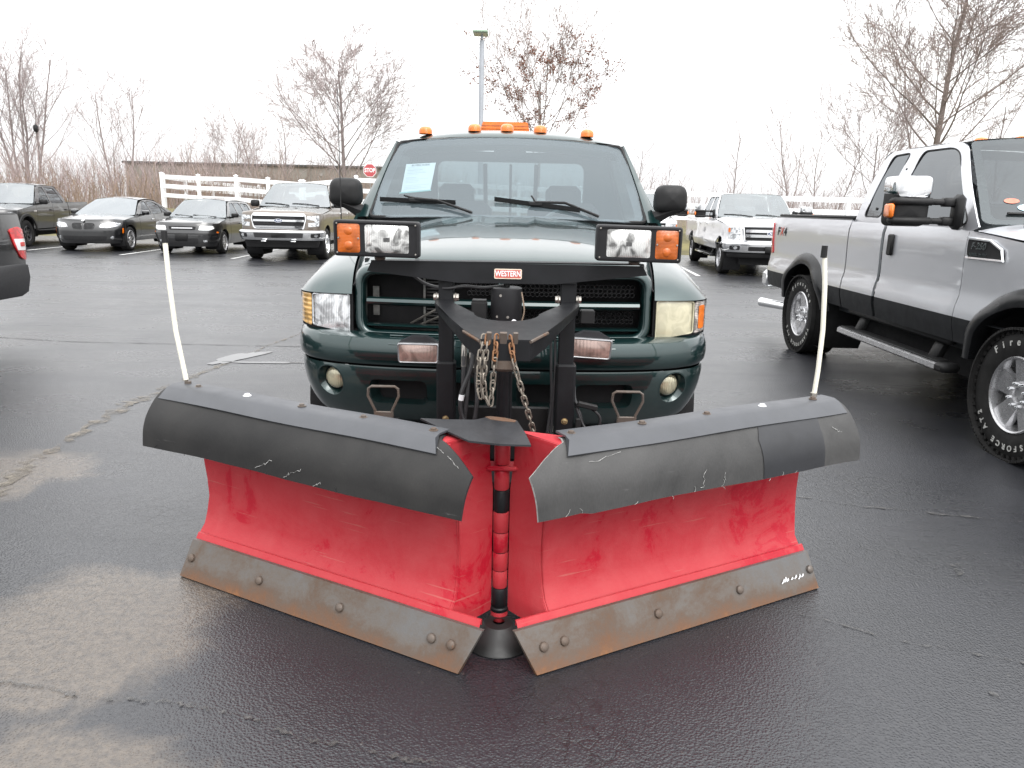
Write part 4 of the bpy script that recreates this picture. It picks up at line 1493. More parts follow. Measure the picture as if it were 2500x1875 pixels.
# ---- fenders
H_T = [(0, 1.037), (.03, 1.075), (.08, 1.118), (.17, 1.160), (.35, 1.205), (.65, 1.235), (1, 1.25)]
H_S = [(0, 1.037), (.06, 1.012), (.2, .972), (.45, .95), (1, .945)]
wy, wz, wr = .90, .40, .47
def fender(sg):
    mb = MB()
    betas = [0, .012, .03, .055, .085, .12, .17, .23, .30, .38, .48, .58, .68, .78, .88, .94, 1.0]
    na = 16
    rows = []
    for b in betas:
        ht, zs = interp(H_T, b), interp(H_S, b)
        xi = .708 + .125 * b
        xo = 1.003 + .012 * min(1, b * 3)
        row = []
        for k in range(na + 1):
            a = k / na * math.pi / 2
            x = xi + (xo - xi) * math.sin(a) ** .92
            z = zs + (ht - zs) * math.cos(a) ** .82
            y0 = yh(x * .998)
            row.append(V((sg * x, y0 + (1.30 - y0) * b, z)))
        rows.append(row)
    mb.grid(rows)
    # side below the shoulder, cut out round the wheel
    ys = sorted(set([.36, .40, wy - wr] + [wy - wr * math.cos(t) for t in np.linspace(0, math.pi, 26)] + [wy + wr, 1.385]))
    rs = []
    for y in ys:
        y = min(y, 1.30)
        b = (y - .36) / .94
        top = interp(H_S, max(0, b))
        xo = 1.003 + .012 * min(1, b * 3)
        d = wr * wr - (y - wy) ** 2
        bot = wz + math.sqrt(d) if d > 0 else (.86 if y < wy else .50)
        bot = min(bot, top - .01)
        rs.append([V((sg * (xo - .02 * ((top - z) / .5) ** 2 + (.012 if (z < bot + .03 and d > 0) else 0)), y, z)) for z in np.linspace(top, bot, 8)])
    mb.grid(rs)
    lipr = [r[-1] for r in rs]
    mb.grid([lipr, [p - V((sg * .05, 0, 0)) for p in lipr]])
    o = tp(mb, 'fender', M_green, None, 50)
    lin = MB().lathe([(wr + .01, -.30), (wr + .01, .30)], (sg * .70, wy, wz), (1, 0, 0), 30)
    lin.add([V((sg * .40, wy + (wr + .01) * math.sin(t), wz + (wr + .01) * math.cos(t))) for t in np.linspace(0, 2 * math.pi, 24, endpoint=False)], [tuple(range(24))])
    tp(lin, 'wheel_well', M_dark, o)
fender(-1); fender(1)
# ---- hood
Z_C = [(0, 1.168), (.02, 1.195), (.05, 1.216), (.12, 1.246), (.3, 1.292), (.6, 1.345), (1, 1.388)]
mb = MB()
rows = []
for b in [0, .012, .03, .055, .09, .14, .2, .28, .38, .5, .62, .75, .88, 1.0]:
    zc = interp(Z_C, b)
    hx = .704 + .122 * b
    ze = interp(H_T, b * .98) - .004 if b > 0 else 1.075
    ze = max(ze, 1.075 + b * .1)
    row = []
    for k in range(-22, 23):
        t = k / 22
        x = hx * math.copysign(abs(t) ** .8, t)
        q = abs(x / hx)
        p = 9 - 4.2 * min(1, b * 3)
        z = zc - (zc - ze) * q ** p - .030 * q * q * b
        z = max(z, ze) if q > .98 else z
        # two character creases running up the hood
        z += .006 * b ** .4 * math.exp(-((abs(x) - .125 - .05 * b) / .030) ** 2) - .004 * b ** .4 * math.exp(-((abs(x) - .085 - .05 * b) / .02) ** 2)
        y0 = .128 + .058 * (x / .7) ** 2
        yE = 1.315 + .12 * (x / .82) ** 2
        row.append(V((x, y0 + (yE - y0) * b, z)))
    rows.append(row)
mb.grid(rows)
hood = tp(mb, 'hood', M_green, None, 60)
for path in ([r[0] for r in rows], [r[-1] for r in rows], rows[0]):
    tp(MB().tube([p + V((0, -.001, .0005)) for p in path], .0042, 5), 'hood_gap', M_dark, hood)
# cowl
mb = MB().grid([[V((x, 1.32 + .12 * (x / .82) ** 2 + a, 1.372 - .02 * (x / .85) ** 2 + c_)) for a, c_ in ((0, -.02), (.005, .002), (.05, .006), (.10, .02))] for x in np.linspace(-.88, .88, 24)])
cowl = tp(mb, 'cowl', M_plastic)
# ---- windscreen
def ws(u, v, o=0.0):
    hw = .865 + (.765 - .865) * v
    y = (1.30 + .12 * u * u) * (1 - v) + (1.98 + .06 * u * u) * v
    z = (1.385 - .02 * u * u) * (1 - v) + (1.905 - .045 * u * u) * v
    k = .02 * math.sin(math.pi * max(0, min(1, v)))
    return V((u * hw, y - k * .6 - o * .60, z + k * .8 + o * .80))
full = rpoly([(-1, 0), (1, 0), (1, 1), (-1, 1)], .06, 4)
inn = rpoly([(-.93, .03), (.93, .03), (.92, .90), (-.92, .90)], .07, 4)
wsg = tp(MB().patch(full, ws, (), .07), 'windscreen', M_wind, None, 80)
frit = MB().patch(full, lambda u, v, o: ws(u, v, -.006), [inn], .07)
tp(frit, 'windscreen_band', glass('shaded_band', (.42, .42, .45), .75, .05, (.10, .095, .10)), wsg, 80)
tp(MB().tube([ws(u, v, .002) for u, v in full], .011, 6, closed=True), 'windscreen_seal', M_plastic, wsg)
# ---- cab sides with door window
def sidex(y, z):
    if z < 1.27:
        return .985 - .03 * ((1.0 - z) / .5) ** 2
    t = (z - 1.27) / .62
    return .985 - .205 * t - .02 * t * t
co = rpoly([(1.27, .52), (1.27, 1.24), (1.40, 1.352), (2.005, 1.845), (2.16, 1.895), (2.90, 1.900), (3.06, 1.85), (3.24, 1.30), (3.24, .52)], [.01, .05, .08, .10, .2, .15, .12, .05, .01], 5)
wn = rpoly([(1.66, 1.345), (2.10, 1.80), (2.84, 1.82), (2.96, 1.345)], .06, 4)
for sg in (-1, 1):
    fx = lambda y, z, o, sg=sg: V((sg * (sidex(y, z) + o), y, z))
    cs = tp(MB().patch(co, fx, [wn], .06, .02), 'cab_side', M_green, None, 55)
    tp(MB().patch(wn, lambda y, z, o: fx(y, z, -.010), (), .10), 'side_window', M_sideg, cs, 80)
    tp(MB().tube([fx(y, z, -.003) for y, z in wn], .010, 5, closed=True), 'window_seal', M_plastic, cs)
    tp(MB().tube([fx(y, z, .001) for y, z in ((1.30, .56), (1.30, 1.22), (1.42, 1.345))], .0035, 4).tube([fx(3.0, z, .001) for z in (.56, 1.30)], .0035, 4), 'door_gap', M_dark, cs)
    tp(MB().box((sg * .985, 2.84, 1.12), (.03, .17, .035), None, .01), 'door_handle', M_plastic, cs)
    # A-pillar outer skin
    mb = MB()
    rows = []
    for t in np.linspace(0, 1, 16):
        e = ws(sg * 1.0, t)
        yy = 1.42 + (2.04 - 1.42) * t
        zz = 1.352 + (1.868 - 1.352) * t
        q = V((sg * sidex(yy, zz), yy, zz))
        m_ = (e + q) / 2 + V((sg * .014, -.012, .010))
        rows.append([e + V((0, .012, -.012)), e + V((sg * .006, -.003, .006)), m_, q + V((sg * .003, 0, 0)), q + V((-sg * .012, .02, 0))])
    mb.grid(rows)
    tp(mb, 'windscreen_pillar', M_green, cs, 55)
# ---- roof
mb = MB()
rows = []
for t in [0, .02, .05, .10, .18, .3, .45, .6, .75, .9, 1.0]:
    row = []
    for k in range(-16, 17):
        u = k / 16
        y0 = 1.975 + .07 * u * u
        y = y0 + (3.04 - y0) * t
        zedge = 1.872 + .030 * min(1, t * 5) - .03 * max(0, (t - .8) / .2)
        zc = 1.906 + .062 * min(1, t * 7) ** .6 - .05 * max(0, (t - .7) / .3) ** 2
        z = zedge + (zc - zedge) * (1 - abs(u) ** 2.6)
        hw = .772 + .004 * t
        row.append(V((u * hw, y, z)))
    rows.append(row)
mb.grid(rows)
roof = tp(mb, 'roof', M_green, None, 60)
for x, z, in ((-.590, 1.938), (-.249, 1.962), (-.024, 1.966), (.206, 1.962), (.532, 1.942)):
    m_ = MB()
    P = []
    for k, (a, h) in enumerate(((1, -.012), (1, .010), (.94, .022), (.75, .033), (.45, .039), (.001, .041))):
        P.append([V((x + .046 * a * math.cos(t), 2.10 + .050 * a * math.sin(t) + .02 * (1 - a), z + h)) for t in np.linspace(0, 2 * math.pi, 20, endpoint=False)])
    m_.rings(P)
    tp(m_, 'clearance_lamp', M_amber, roof)
# ---- back of cab, bed
rw = rpoly([(-.62, 1.36), (.62, 1.36), (.60, 1.80), (-.60, 1.80)], .07, 4)
bo = rpoly([(-.96, .55), (.96, .55), (.96, 1.28), (.78, 1.88), (-.78, 1.88), (-.96, 1.28)], .04, 3)
fb = lambda u, v, o: V((u, 3.26 - .30 * max(0, v - 1.3) / .6 - o, v))
cb = tp(MB().patch(bo, fb, [rw], .12, .02), 'cab_back', M_green, None, 50)
tp(MB().patch(rw, lambda u, v, o: fb(u, v, .01), (), .2), 'rear_window', glass('rear_glass', (.30, .36, .37), .8, .05), cb)
tp(MB().box((-.21, 3.12, 1.58), (.035, .02, .46), (R(27), 0, 0), .004).box((.21, 3.12, 1.58), (.035, .02, .46), (R(27), 0, 0), .004).box((0, 3.12, 1.58), (.022, .02, .46), (R(27), 0, 0), .004), 'rear_slider_frame', M_plastic, cb)
for sg in (-1, 1):
    rwy = 4.48
    ys = sorted([3.28, 3.5] + [rwy - wr * math.cos(t) for t in np.linspace(0, math.pi, 22)] + [5.1, 5.45])
    rs = []
    for y in ys:
        d = wr * wr - (y - rwy) ** 2
        bot = wz + math.sqrt(d) if d > 0 else .55
        rs.append([V((sg * (.99 - .03 * ((z - .95) / .4) ** 2), y, z)) for z in np.linspace(1.29, bot, 9)] + [V((sg * .90, y, bot))])
    rs = [[V((sg * .90, r[0].y, 1.29))] + r for r in rs]
    tp(MB().grid(rs), 'bed_side', M_green, None, 40)
tp(MB().box((0, 4.36, .72), (1.80, 2.16, .06)).box((0, 3.31, 1.0), (1.8, .05, .56)), 'bed_floor', M_plastic)
tp(MB().box((0, 5.44, 1.0), (1.86, .06, .58), None, .02), 'tailgate', M_green)
tp(MB().box((0, 2.6, .48), (1.3, 4.4, .22)), 'chassis', M_dark)
tp(MB().box((0, 5.60, .60), (1.9, .18, .18), None, .03), 'rear_bumper', M_chrome)
# ---- interior
tp(MB().box((0, 1.66, 1.21), (1.66, .40, .20), (R(-8), 0, 0), .05), 'dashboard', M_dash)
st = MB()
for x in (-.42, .42):
    s_ = MB().box((x, 2.62, 1.18), (.56, .16, .62), (R(-12), 0, 0), .06).box((x, 2.30, .90), (.56, .55, .16), None, .05).box((x, 2.72, 1.53), (.28, .10, .17), (R(-8), 0, 0), .04)
    tp(s_, 'seat', M_seat)
tp(MB().box((0, 2.66, 1.10), (.26, .14, .48), (R(-12), 0, 0), .05), 'seat', M_seat)
tp(MB().tube([V((.40 + .19 * math.cos(a), 1.86 + .08 * math.sin(a) * 1.0, 1.27 + .165 * math.sin(a))) for a in np.linspace(0, 2 * math.pi, 28, endpoint=False)], .014, 7, closed=True)
   .box((.40, 1.88, 1.27), (.34, .03, .06), (R(-25), 0, 0), .01), 'steering_wheel', simple('wheel_grey', (.16, .165, .17), .6, 0, .1, 10))
tp(MB().box((0, 2.02, 1.80), (.22, .03, .06), None, .012), 'rear_view_mirror', M_plastic)
tp(MB().box((0, 2.3, .62), (1.8, 1.9, .05)), 'cab_floor', M_dash)
tp(MB().grid([[V((x, y, 1.885 - .04 * (x / .75) ** 2)) for y in (2.06, 2.5, 2.95)] for x in np.linspace(-.74, .74, 9)]), 'headliner', simple('headliner', (.28, .28, .28), .9, 0, .05, 5))
# ---- mirrors
for sg in (-1, 1):
    mx, my, mz = sg * 1.015, 1.46, 1.512
    P = []
    for k, (a, dy) in enumerate(((.80, .055), (.97, .05), (1.0, .03), (.99, 0), (.93, -.03), (.75, -.05), (.4, -.060), (.001, -.063))):
        pl = rpoly([(-.105, -.080), (.105, -.080), (.098, .090), (-.098, .090)], [.05, .06, .065, .065], 6)
        P.append([V((mx + u * a, my + dy, mz + v * a)) for u, v in pl])
    m_ = tp(MB().rings(P), 'door_mirror', M_plastic, None, 60)
    tp(MB().add([V((mx + u * .8, my + .053, mz + v * .8)) for u, v in pl], [tuple(range(len(pl)))]), 'mirror_glass', M_chrome, m_)
    arm_ = MB()
    A = [V((sg * .905, 1.52, 1.385)), V((sg * .93, 1.49, 1.395)), V((sg * .97, 1.47, 1.415)), V((sg * 1.02, 1.46, 1.438)), V((sg * 1.07, 1.46, 1.445))]
    arm_.grid([[p + V((0, dy, dz)) for dy, dz in ((-.05, h * .3), (-.03, h), (.03, h), (.05, h * .2), (.03, -h), (-.03, -h), (-.05, h * .3))] for p, h in zip(A, (.055, .045, .030, .02, .012))])
    tp(arm_, 'mirror_arm', M_plastic, m_)
# ---- wipers
def wip(u0, v0, u1, v1, ua, va, ub, vb):
    a, b = ws(u0, v0, .014), ws(u1, v1, .014)
    w_ = MB().tube([a.lerp(b, t) for t in np.linspace(0, 1, 6)], .006, 5)
    w_.grid([[a.lerp(b, t) + V((0, -.006, -.002)), a.lerp(b, t) + V((0, -.012, .022))] for t in np.linspace(0, 1, 6)])
    o = tp(w_, 'wiper', M_plastic)
    c = a.lerp(b, .48)
    tp(MB().tube([ws(ua, va, .03), c + V((0, -.012, .02)), ws((ua + ub) / 2, (va + vb) / 2 + .02, .035), ws(ub, vb, .02)], [.005, .010, .008, .009], 6)
       .box(c + V((0, -.01, .012)), (.085, .018, .026), None, .006), 'wiper_arm', M_plastic, o)
wip(-.952, .166, -.377, .114, -.77, .19, -.252, .015)
wip(-.099, .155, .518, .067, .17, .19, .648, .015)
# washer hump, antenna
an = tp(MB().tube([(-.935, .98, 1.16), (-.938, .985, 1.25), (-.945, 1.02, 2.06)], [.006, .0035, .0016], 5).cyl((-.935, .98, 1.14), (-.935, .98, 1.185), .018, .010, 10), 'antenna', M_plastic)
for sg in (-1, 1):
    wheel(truck, sg * .86, wy, .385, .25, sg, .215, 'steel', name='wheel')
    wheel(truck, sg * .86, 4.48, .385, .25, sg, .215, 'steel', name='wheel')

# ---- beacon bar on the roof and the notice behind the glass: things of their own
bc = thing('beacon_light', 'flat orange beacon light bar on the green pickup roof behind its clearance lamps', 'beacon light', TB + V((-.045, 2.60, 1.972)))
ob = rpoly([(-.185, 0), (.185, 0), (.168, .075), (-.168, .075)], .012, 3)
MB().prism(ob, lambda u, v, o: V((u, o, v + .014)), -.09, .09).build('lens', M_amber, bc)
for z in (.038, .062):
    MB().box((0, 0, z), (.366 - z * .22, .186, .005), None, .001).build('lens_rib', M_amberd, bc)
MB().box((0, 0, .005), (.36, .18, .018), None, .004).build('base', M_plastic, bc)

pn = [(-.854, .655), (-.605, .654), (-.593, .303), (-.818, .282)]
def pq(a, b, o=-.008):
    p = [ws(u, v, o) for u, v in pn]
    return (p[0] * (1 - a) + p[1] * a) * b + (p[3] * (1 - a) + p[2] * a) * (1 - b) - V(PN0)
PN0 = tuple(ws(-.72, .30, -.008))
note = thing('window_notice', 'white printed buyers notice taped behind the green pickup windscreen', 'notice', TB + V(PN0))
MB().grid([[pq(a, b) for b in (0, .25, .5, .75, 1)] for a in (0, .25, .5, .75, 1)]).build('sheet', M_paper, note)
MB().grid([[pq(a, b, -.007) for b in (-.03, .012)] for a in (-.05, 1.03)]).build('tape', simple('teal_tape', (.25, .55, .52), .5, 0, .05, 5), note)
text_mb('BUYERS GUIDE', lambda x, y, z: pq(.5 + x / .215, .93 + y / .26, -.0062), .022, 0, .9, fat=.0004).build('heading', M_ink, note)
tl = MB()
random.seed(3)
for k in range(15):
    b = .86 - k * .054
    if k in (6, 11):
        continue
    a0, a1 = .08, .08 + rnd(.35, .84)
    h = .012 if k in (2, 4, 7) else .006
    tl.add([pq(a0, b, -.0064), pq(a1, b, -.0064), pq(a1, b + h, -.0064), pq(a0, b + h, -.0064)], [(0, 1, 2, 3)])
tl.build('printed_lines', simple('faint_print', (.42, .46, .50), .8, 0, .1, 5), note)

# ================================================================== parked vehicles
def loc_from_axle(ax, fo, rz):
    """ground point under the front bumper, given the front-axle centre"""
    return (ax[0] + math.sin(rz) * fo, ax[1] - math.cos(rz) * fo, 0)

class Car:
    def __init__(s, name, label, cat, axle, rz, P):
        s.P = P
        s.root = thing(name, label, cat, loc_from_axle(axle, P['fo'], rz), rz)
        s.hw = P['W'] / 2
        s.plan = plan_curve(P['nose'])
        s.yw = P['nose'][-1][1]
        s.xw = P['nose'][-1][0]
        s.tk = P.get('tuck', [(.2, .09), (.45, .035), (.75, 0), (1.0, .006), (1.3, .03), (1.6, .06)])
        s.tail = P.get('tailw', .10)
        s.side_lo = P.get('bot', .30)
    # half width of the body side
    def x(s, y, z):
        P = s.P
        w = s.xw + (s.hw - s.xw) * min(1, max(0, (y - s.yw) / .5)) ** .6
        L = P['L']
        if y > L - s.tail * 3:
            q = (y - (L - s.tail * 3)) / (s.tail * 3)
            w -= P.get('tailin', .05) * q ** 3
        return w - interp(s.tk, z)
    def top(s, y):
        return interp(s.P['top'], y)
    def part(s, mb, name, mat, parent=None, sharp=45, label=None):
        o = mb.build(name, mat, parent or s.root, sharp)
        if label:
            o['label'] = label
        return o
    def nz(s, sv, z, o):
        """nose surface: arc length, height, offset"""
        p, n = s.plan(sv)
        ins = interp(s.P['nprof'], z) * abs(n.y) + interp(s.tk, z) * abs(n.x)
        q = p + n * (o - ins)
        return V((q.x, q.y, z))
    def lip(s, sv):
        """height of the hood edge round the nose"""
        k = min(1, abs(sv) / s.plan.total)
        return s.P['lip'] + (s.top(s.yw) - s.P['lip']) * k ** 2.2
    def arches(s):
        P = s.P
        return ((P['fo'], P['ar']), (P['fo'] + P['wb'], P['ar']))
    def bot(s, y):
        P = s.P
        z = s.side_lo
        for cy, ar in s.arches():
            d = ar * ar - (y - cy) ** 2
            if d > 0:
                z = max(z, P['tr'] + .02 + math.sqrt(d) * .98)
        return z
    def side(s, name, y0, y1, mat, z0=None, z1=None, n=10, rows=9):
        """one body-side panel between y0 and y1, both sides of the car"""
        ys = set(np.linspace(y0, y1, n))
        for cy, ar in s.arches():
            for t in np.linspace(0, math.pi, 21):
                q = cy - ar * .9995 * math.cos(t)
                if y0 < q < y1:
                    ys.add(q)
            for q in (cy - ar - .004, cy + ar + .004):
                if y0 < q < y1:
                    ys.add(q)
        ys = sorted(ys)
        outs = []
        for sg in (-1, 1):
            rs = []
            for y in ys:
                a, b = s.bot(y), s.top(y)
                if z0 is not None:
                    a = max(a, z0)
                if z1 is not None:
                    b = min(b, z1)
                a = min(a, b - .004)
                col = [V((sg * s.x(y, z), y, z)) for z in np.linspace(b, a, rows)]
                e = col[-1]
                col.append(V((e.x - sg * .035, y, e.z + .006)))
                rs.append(col)
            f0 = [V((p.x - sg * .02, p.y + .004, p.z)) for p in rs[0]]
            f1 = [V((p.x - sg * .02, p.y - .004, p.z)) for p in rs[-1]]
            outs.append(s.part(MB().grid([f0] + rs + [f1]), name, mat))
        return outs
    def nose(s, mat, z0=None):
        P = s.P
        ss = np.linspace(-s.plan.total, s.plan.total, 61)
        z0 = P['nbot'] if z0 is None else z0
        rs = []
        for sv in ss:
            t = s.lip(sv)
            k = abs(sv) / s.plan.total
            lo = z0 + (s.side_lo - z0) * k ** 4 * .0
            rs.append([s.nz(sv, z, 0) for z in np.linspace(t, lo, 16)])
        return s.part(MB().grid(rs), 'front_panel', mat)
    def hood(s, mat, scoop=0.0):
        P = s.P
        rs = []
        yc = P['cowl']
        for b in [0, .015, .04, .08, .15, .25, .38, .52, .68, .84, 1.0]:
            row = []
            for k in range(-18, 19):
                t = k / 18
                # start on the nose line
                sv = t * s.plan.total
                p0 = s.nz(sv, s.lip(sv), 0)
                yE = yc + P.get('cowlc', .10) * t * t
                xE = t * s.x(yc + .1, s.top(yc)) * .985
                x = p0.x + (xE - p0.x) * b ** .55
                y = p0.y + (yE - p0.y) * b
                edge = s.top(max(s.yw, y)) if abs(t) == 1 else None
                zt = s.top(max(s.yw, y))
                q = min(1, abs(x) / max(.1, s.x(max(y, s.yw), zt)))
                zc = interp(P['hc'], y)
                z = zt + (zc - zt) * (1 - q ** P.get('hp', 3.0))
                if b == 0:
                    z = s.lip(sv)
                z += scoop * math.exp(-((abs(x) - P.get('crx', .38)) / .05) ** 2) * min(1, b * 6)
                row.append(V((x, y, z)))
            rs.append(row)
        return s.part(MB().grid(rs), 'hood', mat, None, 55)
    def greenhouse(s, mat, wins, wglass, tint, pick=False):
        """pillars, roof, windscreen, side windows"""
        G = s.P['gh']
        by, bz = G['base']; hy, hz = G['hdr']; ry, rz_ = G['rend']; qy, qz = G['rbase']
        hwb, hwr = G['hwb'], G['hwr']
        def gx(y, z):
            t = max(0, (z - bz) / (hz - bz))
            return hwb + (hwr - hwb) * t + .018 * math.sin(min(1, t) * math.pi)
        s.gx = gx
        ol = rpoly([(by, bz - .02), (hy, hz), (ry, rz_), (qy, qz), (qy, bz - .05), (by + .1, bz - .05)], [.02, G.get('rh', .25), G.get('rr', .3), .03, .01, .01], 7)
        gm = {}
        for sg in (-1, 1):
            f = lambda y, z, o, sg=sg: V((sg * (gx(y, z) + o), y, z))
            cs = s.part(MB().patch(ol, f, [w for w, _ in wins], .07, .012), 'cab_side', mat, None, 55)
            for w, g in wins:
                s.part(MB().patch(w, lambda y, z, o: f(y, z, -.006), (), .15), 'side_window', g, cs, 80)
                s.part(MB().tube([f(y, z, -.001) for y, z in w], .007, 4, closed=True), 'window_seal', M_plastic, cs)
        bow = G.get('bow', .16)
        def wsf(u, v, o=0.0):
            w0 = gx(by, bz) - .015
            w1 = gx(hy, hz) - .02
            hw = w0 + (w1 - w0) * v
            y = (by - bow + bow * u * u) * (1 - v) + (hy - .07 + .07 * u * u) * v
            z = (bz + .005) * (1 - v) + (hz + G.get('crown', .03) * (1 - u * u)) * v
            return V((u * hw, y - o * .6, z + o * .8 + .015 * math.sin(math.pi * v)))
        s.ws = wsf
        fl = rpoly([(-1, 0), (1, 0), (1, 1), (-1, 1)], .07, 4)
        w_ = s.part(MB().patch(fl, wsf, (), .12), 'windscreen', wglass, None, 80)
        s.part(MB().patch(fl, lambda u, v, o: wsf(u, v, -.004), [rpoly([(-.94, .05), (.94, .05), (.93, .93), (-.93, .93)], .07, 4)], .1), 'windscreen_band', M_frit, w_, 80)
        rs = []
        for t in [0, .03, .1, .25, .45, .65, .85, 1.0]:
            row = []
            for k in range(-12, 13):
                u = k / 12
                y0 = hy - .07 + .07 * u * u
                y1 = ry + (.0 if pick else .05 * (1 - u * u))
                y = y0 + (y1 - y0) * t
                ze = interp([(hy, hz), ((hy + ry) / 2, max(hz, rz_) + G.get('arc', .03)), (ry, rz_)], min(ry, max(hy, y)))
                zc = ze + G.get('crown', .03)
                row.append(V((u * (gx(y, ze) + .002), y, ze + (zc - ze) * (1 - abs(u) ** 2.5) + (.002 if abs(u) < 1 else -.004))))
            rs.append(row)
        s.part(MB().grid(rs), 'roof', mat, None, 55)
        def rsf(u, v, o=0.0):
            w0, w1 = gx(qy, qz), gx(ry, rz_)
            y = (qy + (.10 if not pick else .01) * (1 - u * u)) * (1 - v) + (ry + (.05 if not pick else 0) * (1 - u * u)) * v
            return V((u * (w0 + (w1 - w0) * v), y + o, qz * (1 - v) + (rz_ + G.get('crown', .03) * (1 - u * u)) * v))
        hole = rpoly([(-.84, .10 if not pick else .30), (.84, .10 if not pick else .30), (.84, .88), (-.84, .88)], .1, 4)
        rb = s.part(MB().patch(fl, rsf, [hole], .15), 'cab_back', mat, None, 55)
        s.part(MB().patch(hole, lambda u, v, o: rsf(u, v, -.004), (), .25), 'rear_window', tint, rb, 80)
    def under(s, y0=.25):
        P = s.P
        L = P['L']
        s.part(MB().box((0, L / 2, .42), (P['W'] * .62, L - .7, .30)), 'underbody', M_dark)
        for cy, ar in s.arches():
            for sg in (-1, 1):
                m = MB().lathe([(ar + .012, -.24), (ar + .012, .17)], (sg * (s.hw - .22), cy, P['tr'] + .02), (sg, 0, 0), 26)
                m.add([V((sg * (s.hw - .46), cy + (ar + .012) * math.sin(t), P['tr'] + .02 + (ar + .012) * math.cos(t))) for t in np.linspace(0, 2 * math.pi, 22, endpoint=False)], [tuple(range(22))])
                m.v = [(a, b, max(c, .12)) for a, b, c in m.v]
                s.part(m, 'wheel_well', M_dark)
    def wheels(s, style, mat=None, detail=1, letters=None, steer=0.0, ins=.02):
        P = s.P
        for cy in (P['fo'], P['fo'] + P['wb']):
            for sg in (-1, 1):
                wheel(s.root, sg * (s.hw - P['tw'] / 2 - ins), cy, P['tr'], P['tw'], sg, P['rim'], style, mat, 'wheel', detail if (sg < 0 or detail < 2) else 1, letters if sg < 0 else None, steer if cy == P['fo'] else 0)
    def cabin(s, mat=None):
        G = s.P['gh']
        by, bz = G['base']; ry, rz_ = G['rend']
        w = G['hwb'] - .12
        s.part(MB().box((0, by + .25, bz - .10), (2 * w, .5, .16), (R(-8), 0, 0), .05), 'dashboard', M_dash)
        for x in (-w * .48, w * .48):
            s.part(MB().box((x, by + 1.15, bz - .12), (.50, .16, .66), (R(-12), 0, 0), .06).box((x, by + 1.24, bz + .25), (.26, .09, .17), (R(-8), 0, 0), .04), 'seat', M_seat)
        if ry - by > 1.5:
            s.part(MB().box((0, by + 2.0, bz - .12), (2 * w - .1, .16, .60), (R(-14), 0, 0), .06), 'seat', M_seat)
        s.part(MB().tube([V((w * .48 + .17 * math.cos(a), by + .50 + .06 * math.sin(a), bz - .02 + .15 * math.sin(a))) for a in np.linspace(0, 2 * math.pi, 20, endpoint=False)], .013, 5, closed=True), 'steering_wheel', M_dash)
        s.part(MB().box((0, (by + ry) / 2 + .3, .55), (2 * w, ry - by + 1.0, .06)), 'cabin_floor', M_dash)
    def mirror(s, y, z, w=.20, h=.14, mat=None, cap=None):
        for sg in (-1, 1):
            x0 = s.x(y, z) - .05
            mx = sg * (x0 + .06 + w / 2)
            P = []
            for a, dy in ((.8, .05), (1, .045), (1, .02), (.95, -.03), (.75, -.06), (.001, -.075)):
                P.append([V((mx + u * a, y + dy, z + .06 + v * a)) for u, v in rpoly([(-w / 2, -h / 2), (w / 2, -h / 2), (w / 2, h / 2), (-w / 2, h / 2)], h * .35, 3)])
            m = s.part(MB().rings(P), 'door_mirror', mat or M_plastic)
            s.part(MB().box((sg * (x0 + .05), y + .01, z), (.14, .05, .05), None, .012), 'mirror_arm', M_plastic, m)
    def overlay(s, name, outline, mat, off=.006, g=.06, t=.012, parent=None, both=True, side=None, **kw):
        """a patch on the nose; outline in (arc length, height), given for the +x side"""
        res = []
        for sg in ((-1, 1) if both else (1,)):
            ol = [(sg * a, b) for a, b in outline]
            res.append(s.part(MB().patch(ol, lambda a, b, o: s.nz(a, b, off + o), (), g, t), name, mat, parent, 50, **kw))
        return res
    def sideover(s, name, outline, mat, off=.004, g=.06, t=.012, sides=(-1, 1), parent=None):
        r = []
        for sg in sides:
            r.append(s.part(MB().patch(outline, lambda y, z, o, sg=sg: V((sg * (s.x(y, z) + off + o), y, z)), (), g, t), name, mat, parent, 50))
        return r
    def handles(s, ys, z, mat, vertical=False):
        for sg in (-1, 1):
            for y in ys:
                d = (.028, .075, .17) if vertical else (.028, .17, .035)
                s.part(MB().box((sg * (s.x(y, z) + .012), y, z), d, None, .010), 'door_handle', mat)
    def barbumper(s, z0, z1, off, mat, smax, name='front_bumper', prof=None):
        rs = []
        pr_ = prof or [(-.03, 1.0), (.6, .97), (.95, .82), (1, .55), (.97, .25), (.7, .04), (-.03, 0)]
        for sv in np.linspace(-smax, smax, 49):
            p, n = s.plan(sv)
            rs.append([s.nz(sv, z0 + (z1 - z0) * k, off * a) for a, k in pr_])
        return s.part(MB().grid(rs), name, mat, None, 40)
    def bed(s, y0, mat, cover=None, rail=None):
        P = s.P
        L = P['L']
        zt = s.top(y0 + .5)
        w = s.x(y0 + .5, zt)
        for sg in (-1, 1):
            m = MB().grid([[V((sg * (s.x(y, s.top(y)) + .001), y, s.top(y))), V((sg * (s.x(y, s.top(y)) - .01), y, s.top(y) + .012)), V((sg * (w - .11), y, s.top(y) + .012)), V((sg * (w - .12), y, s.top(y) - .50))] for y in np.linspace(y0, L - .06, 12)])
            s.part(m, 'bed_rail', rail or mat)
        s.part(MB().box((0, (y0 + L) / 2, zt - .50), (2 * w - .22, L - y0 - .1, .03)), 'bed_floor', M_plastic)
        s.part(MB().box((0, y0 + .02, zt - .24), (2 * w - .05, .03, .50), None, .008), 'bed_front', mat)
        if cover:
            s.part(MB().box((0, (y0 + L) / 2, zt + .024), (2 * w - .10, L - y0 - .12, .03), None, .010), 'bed_cover', cover)
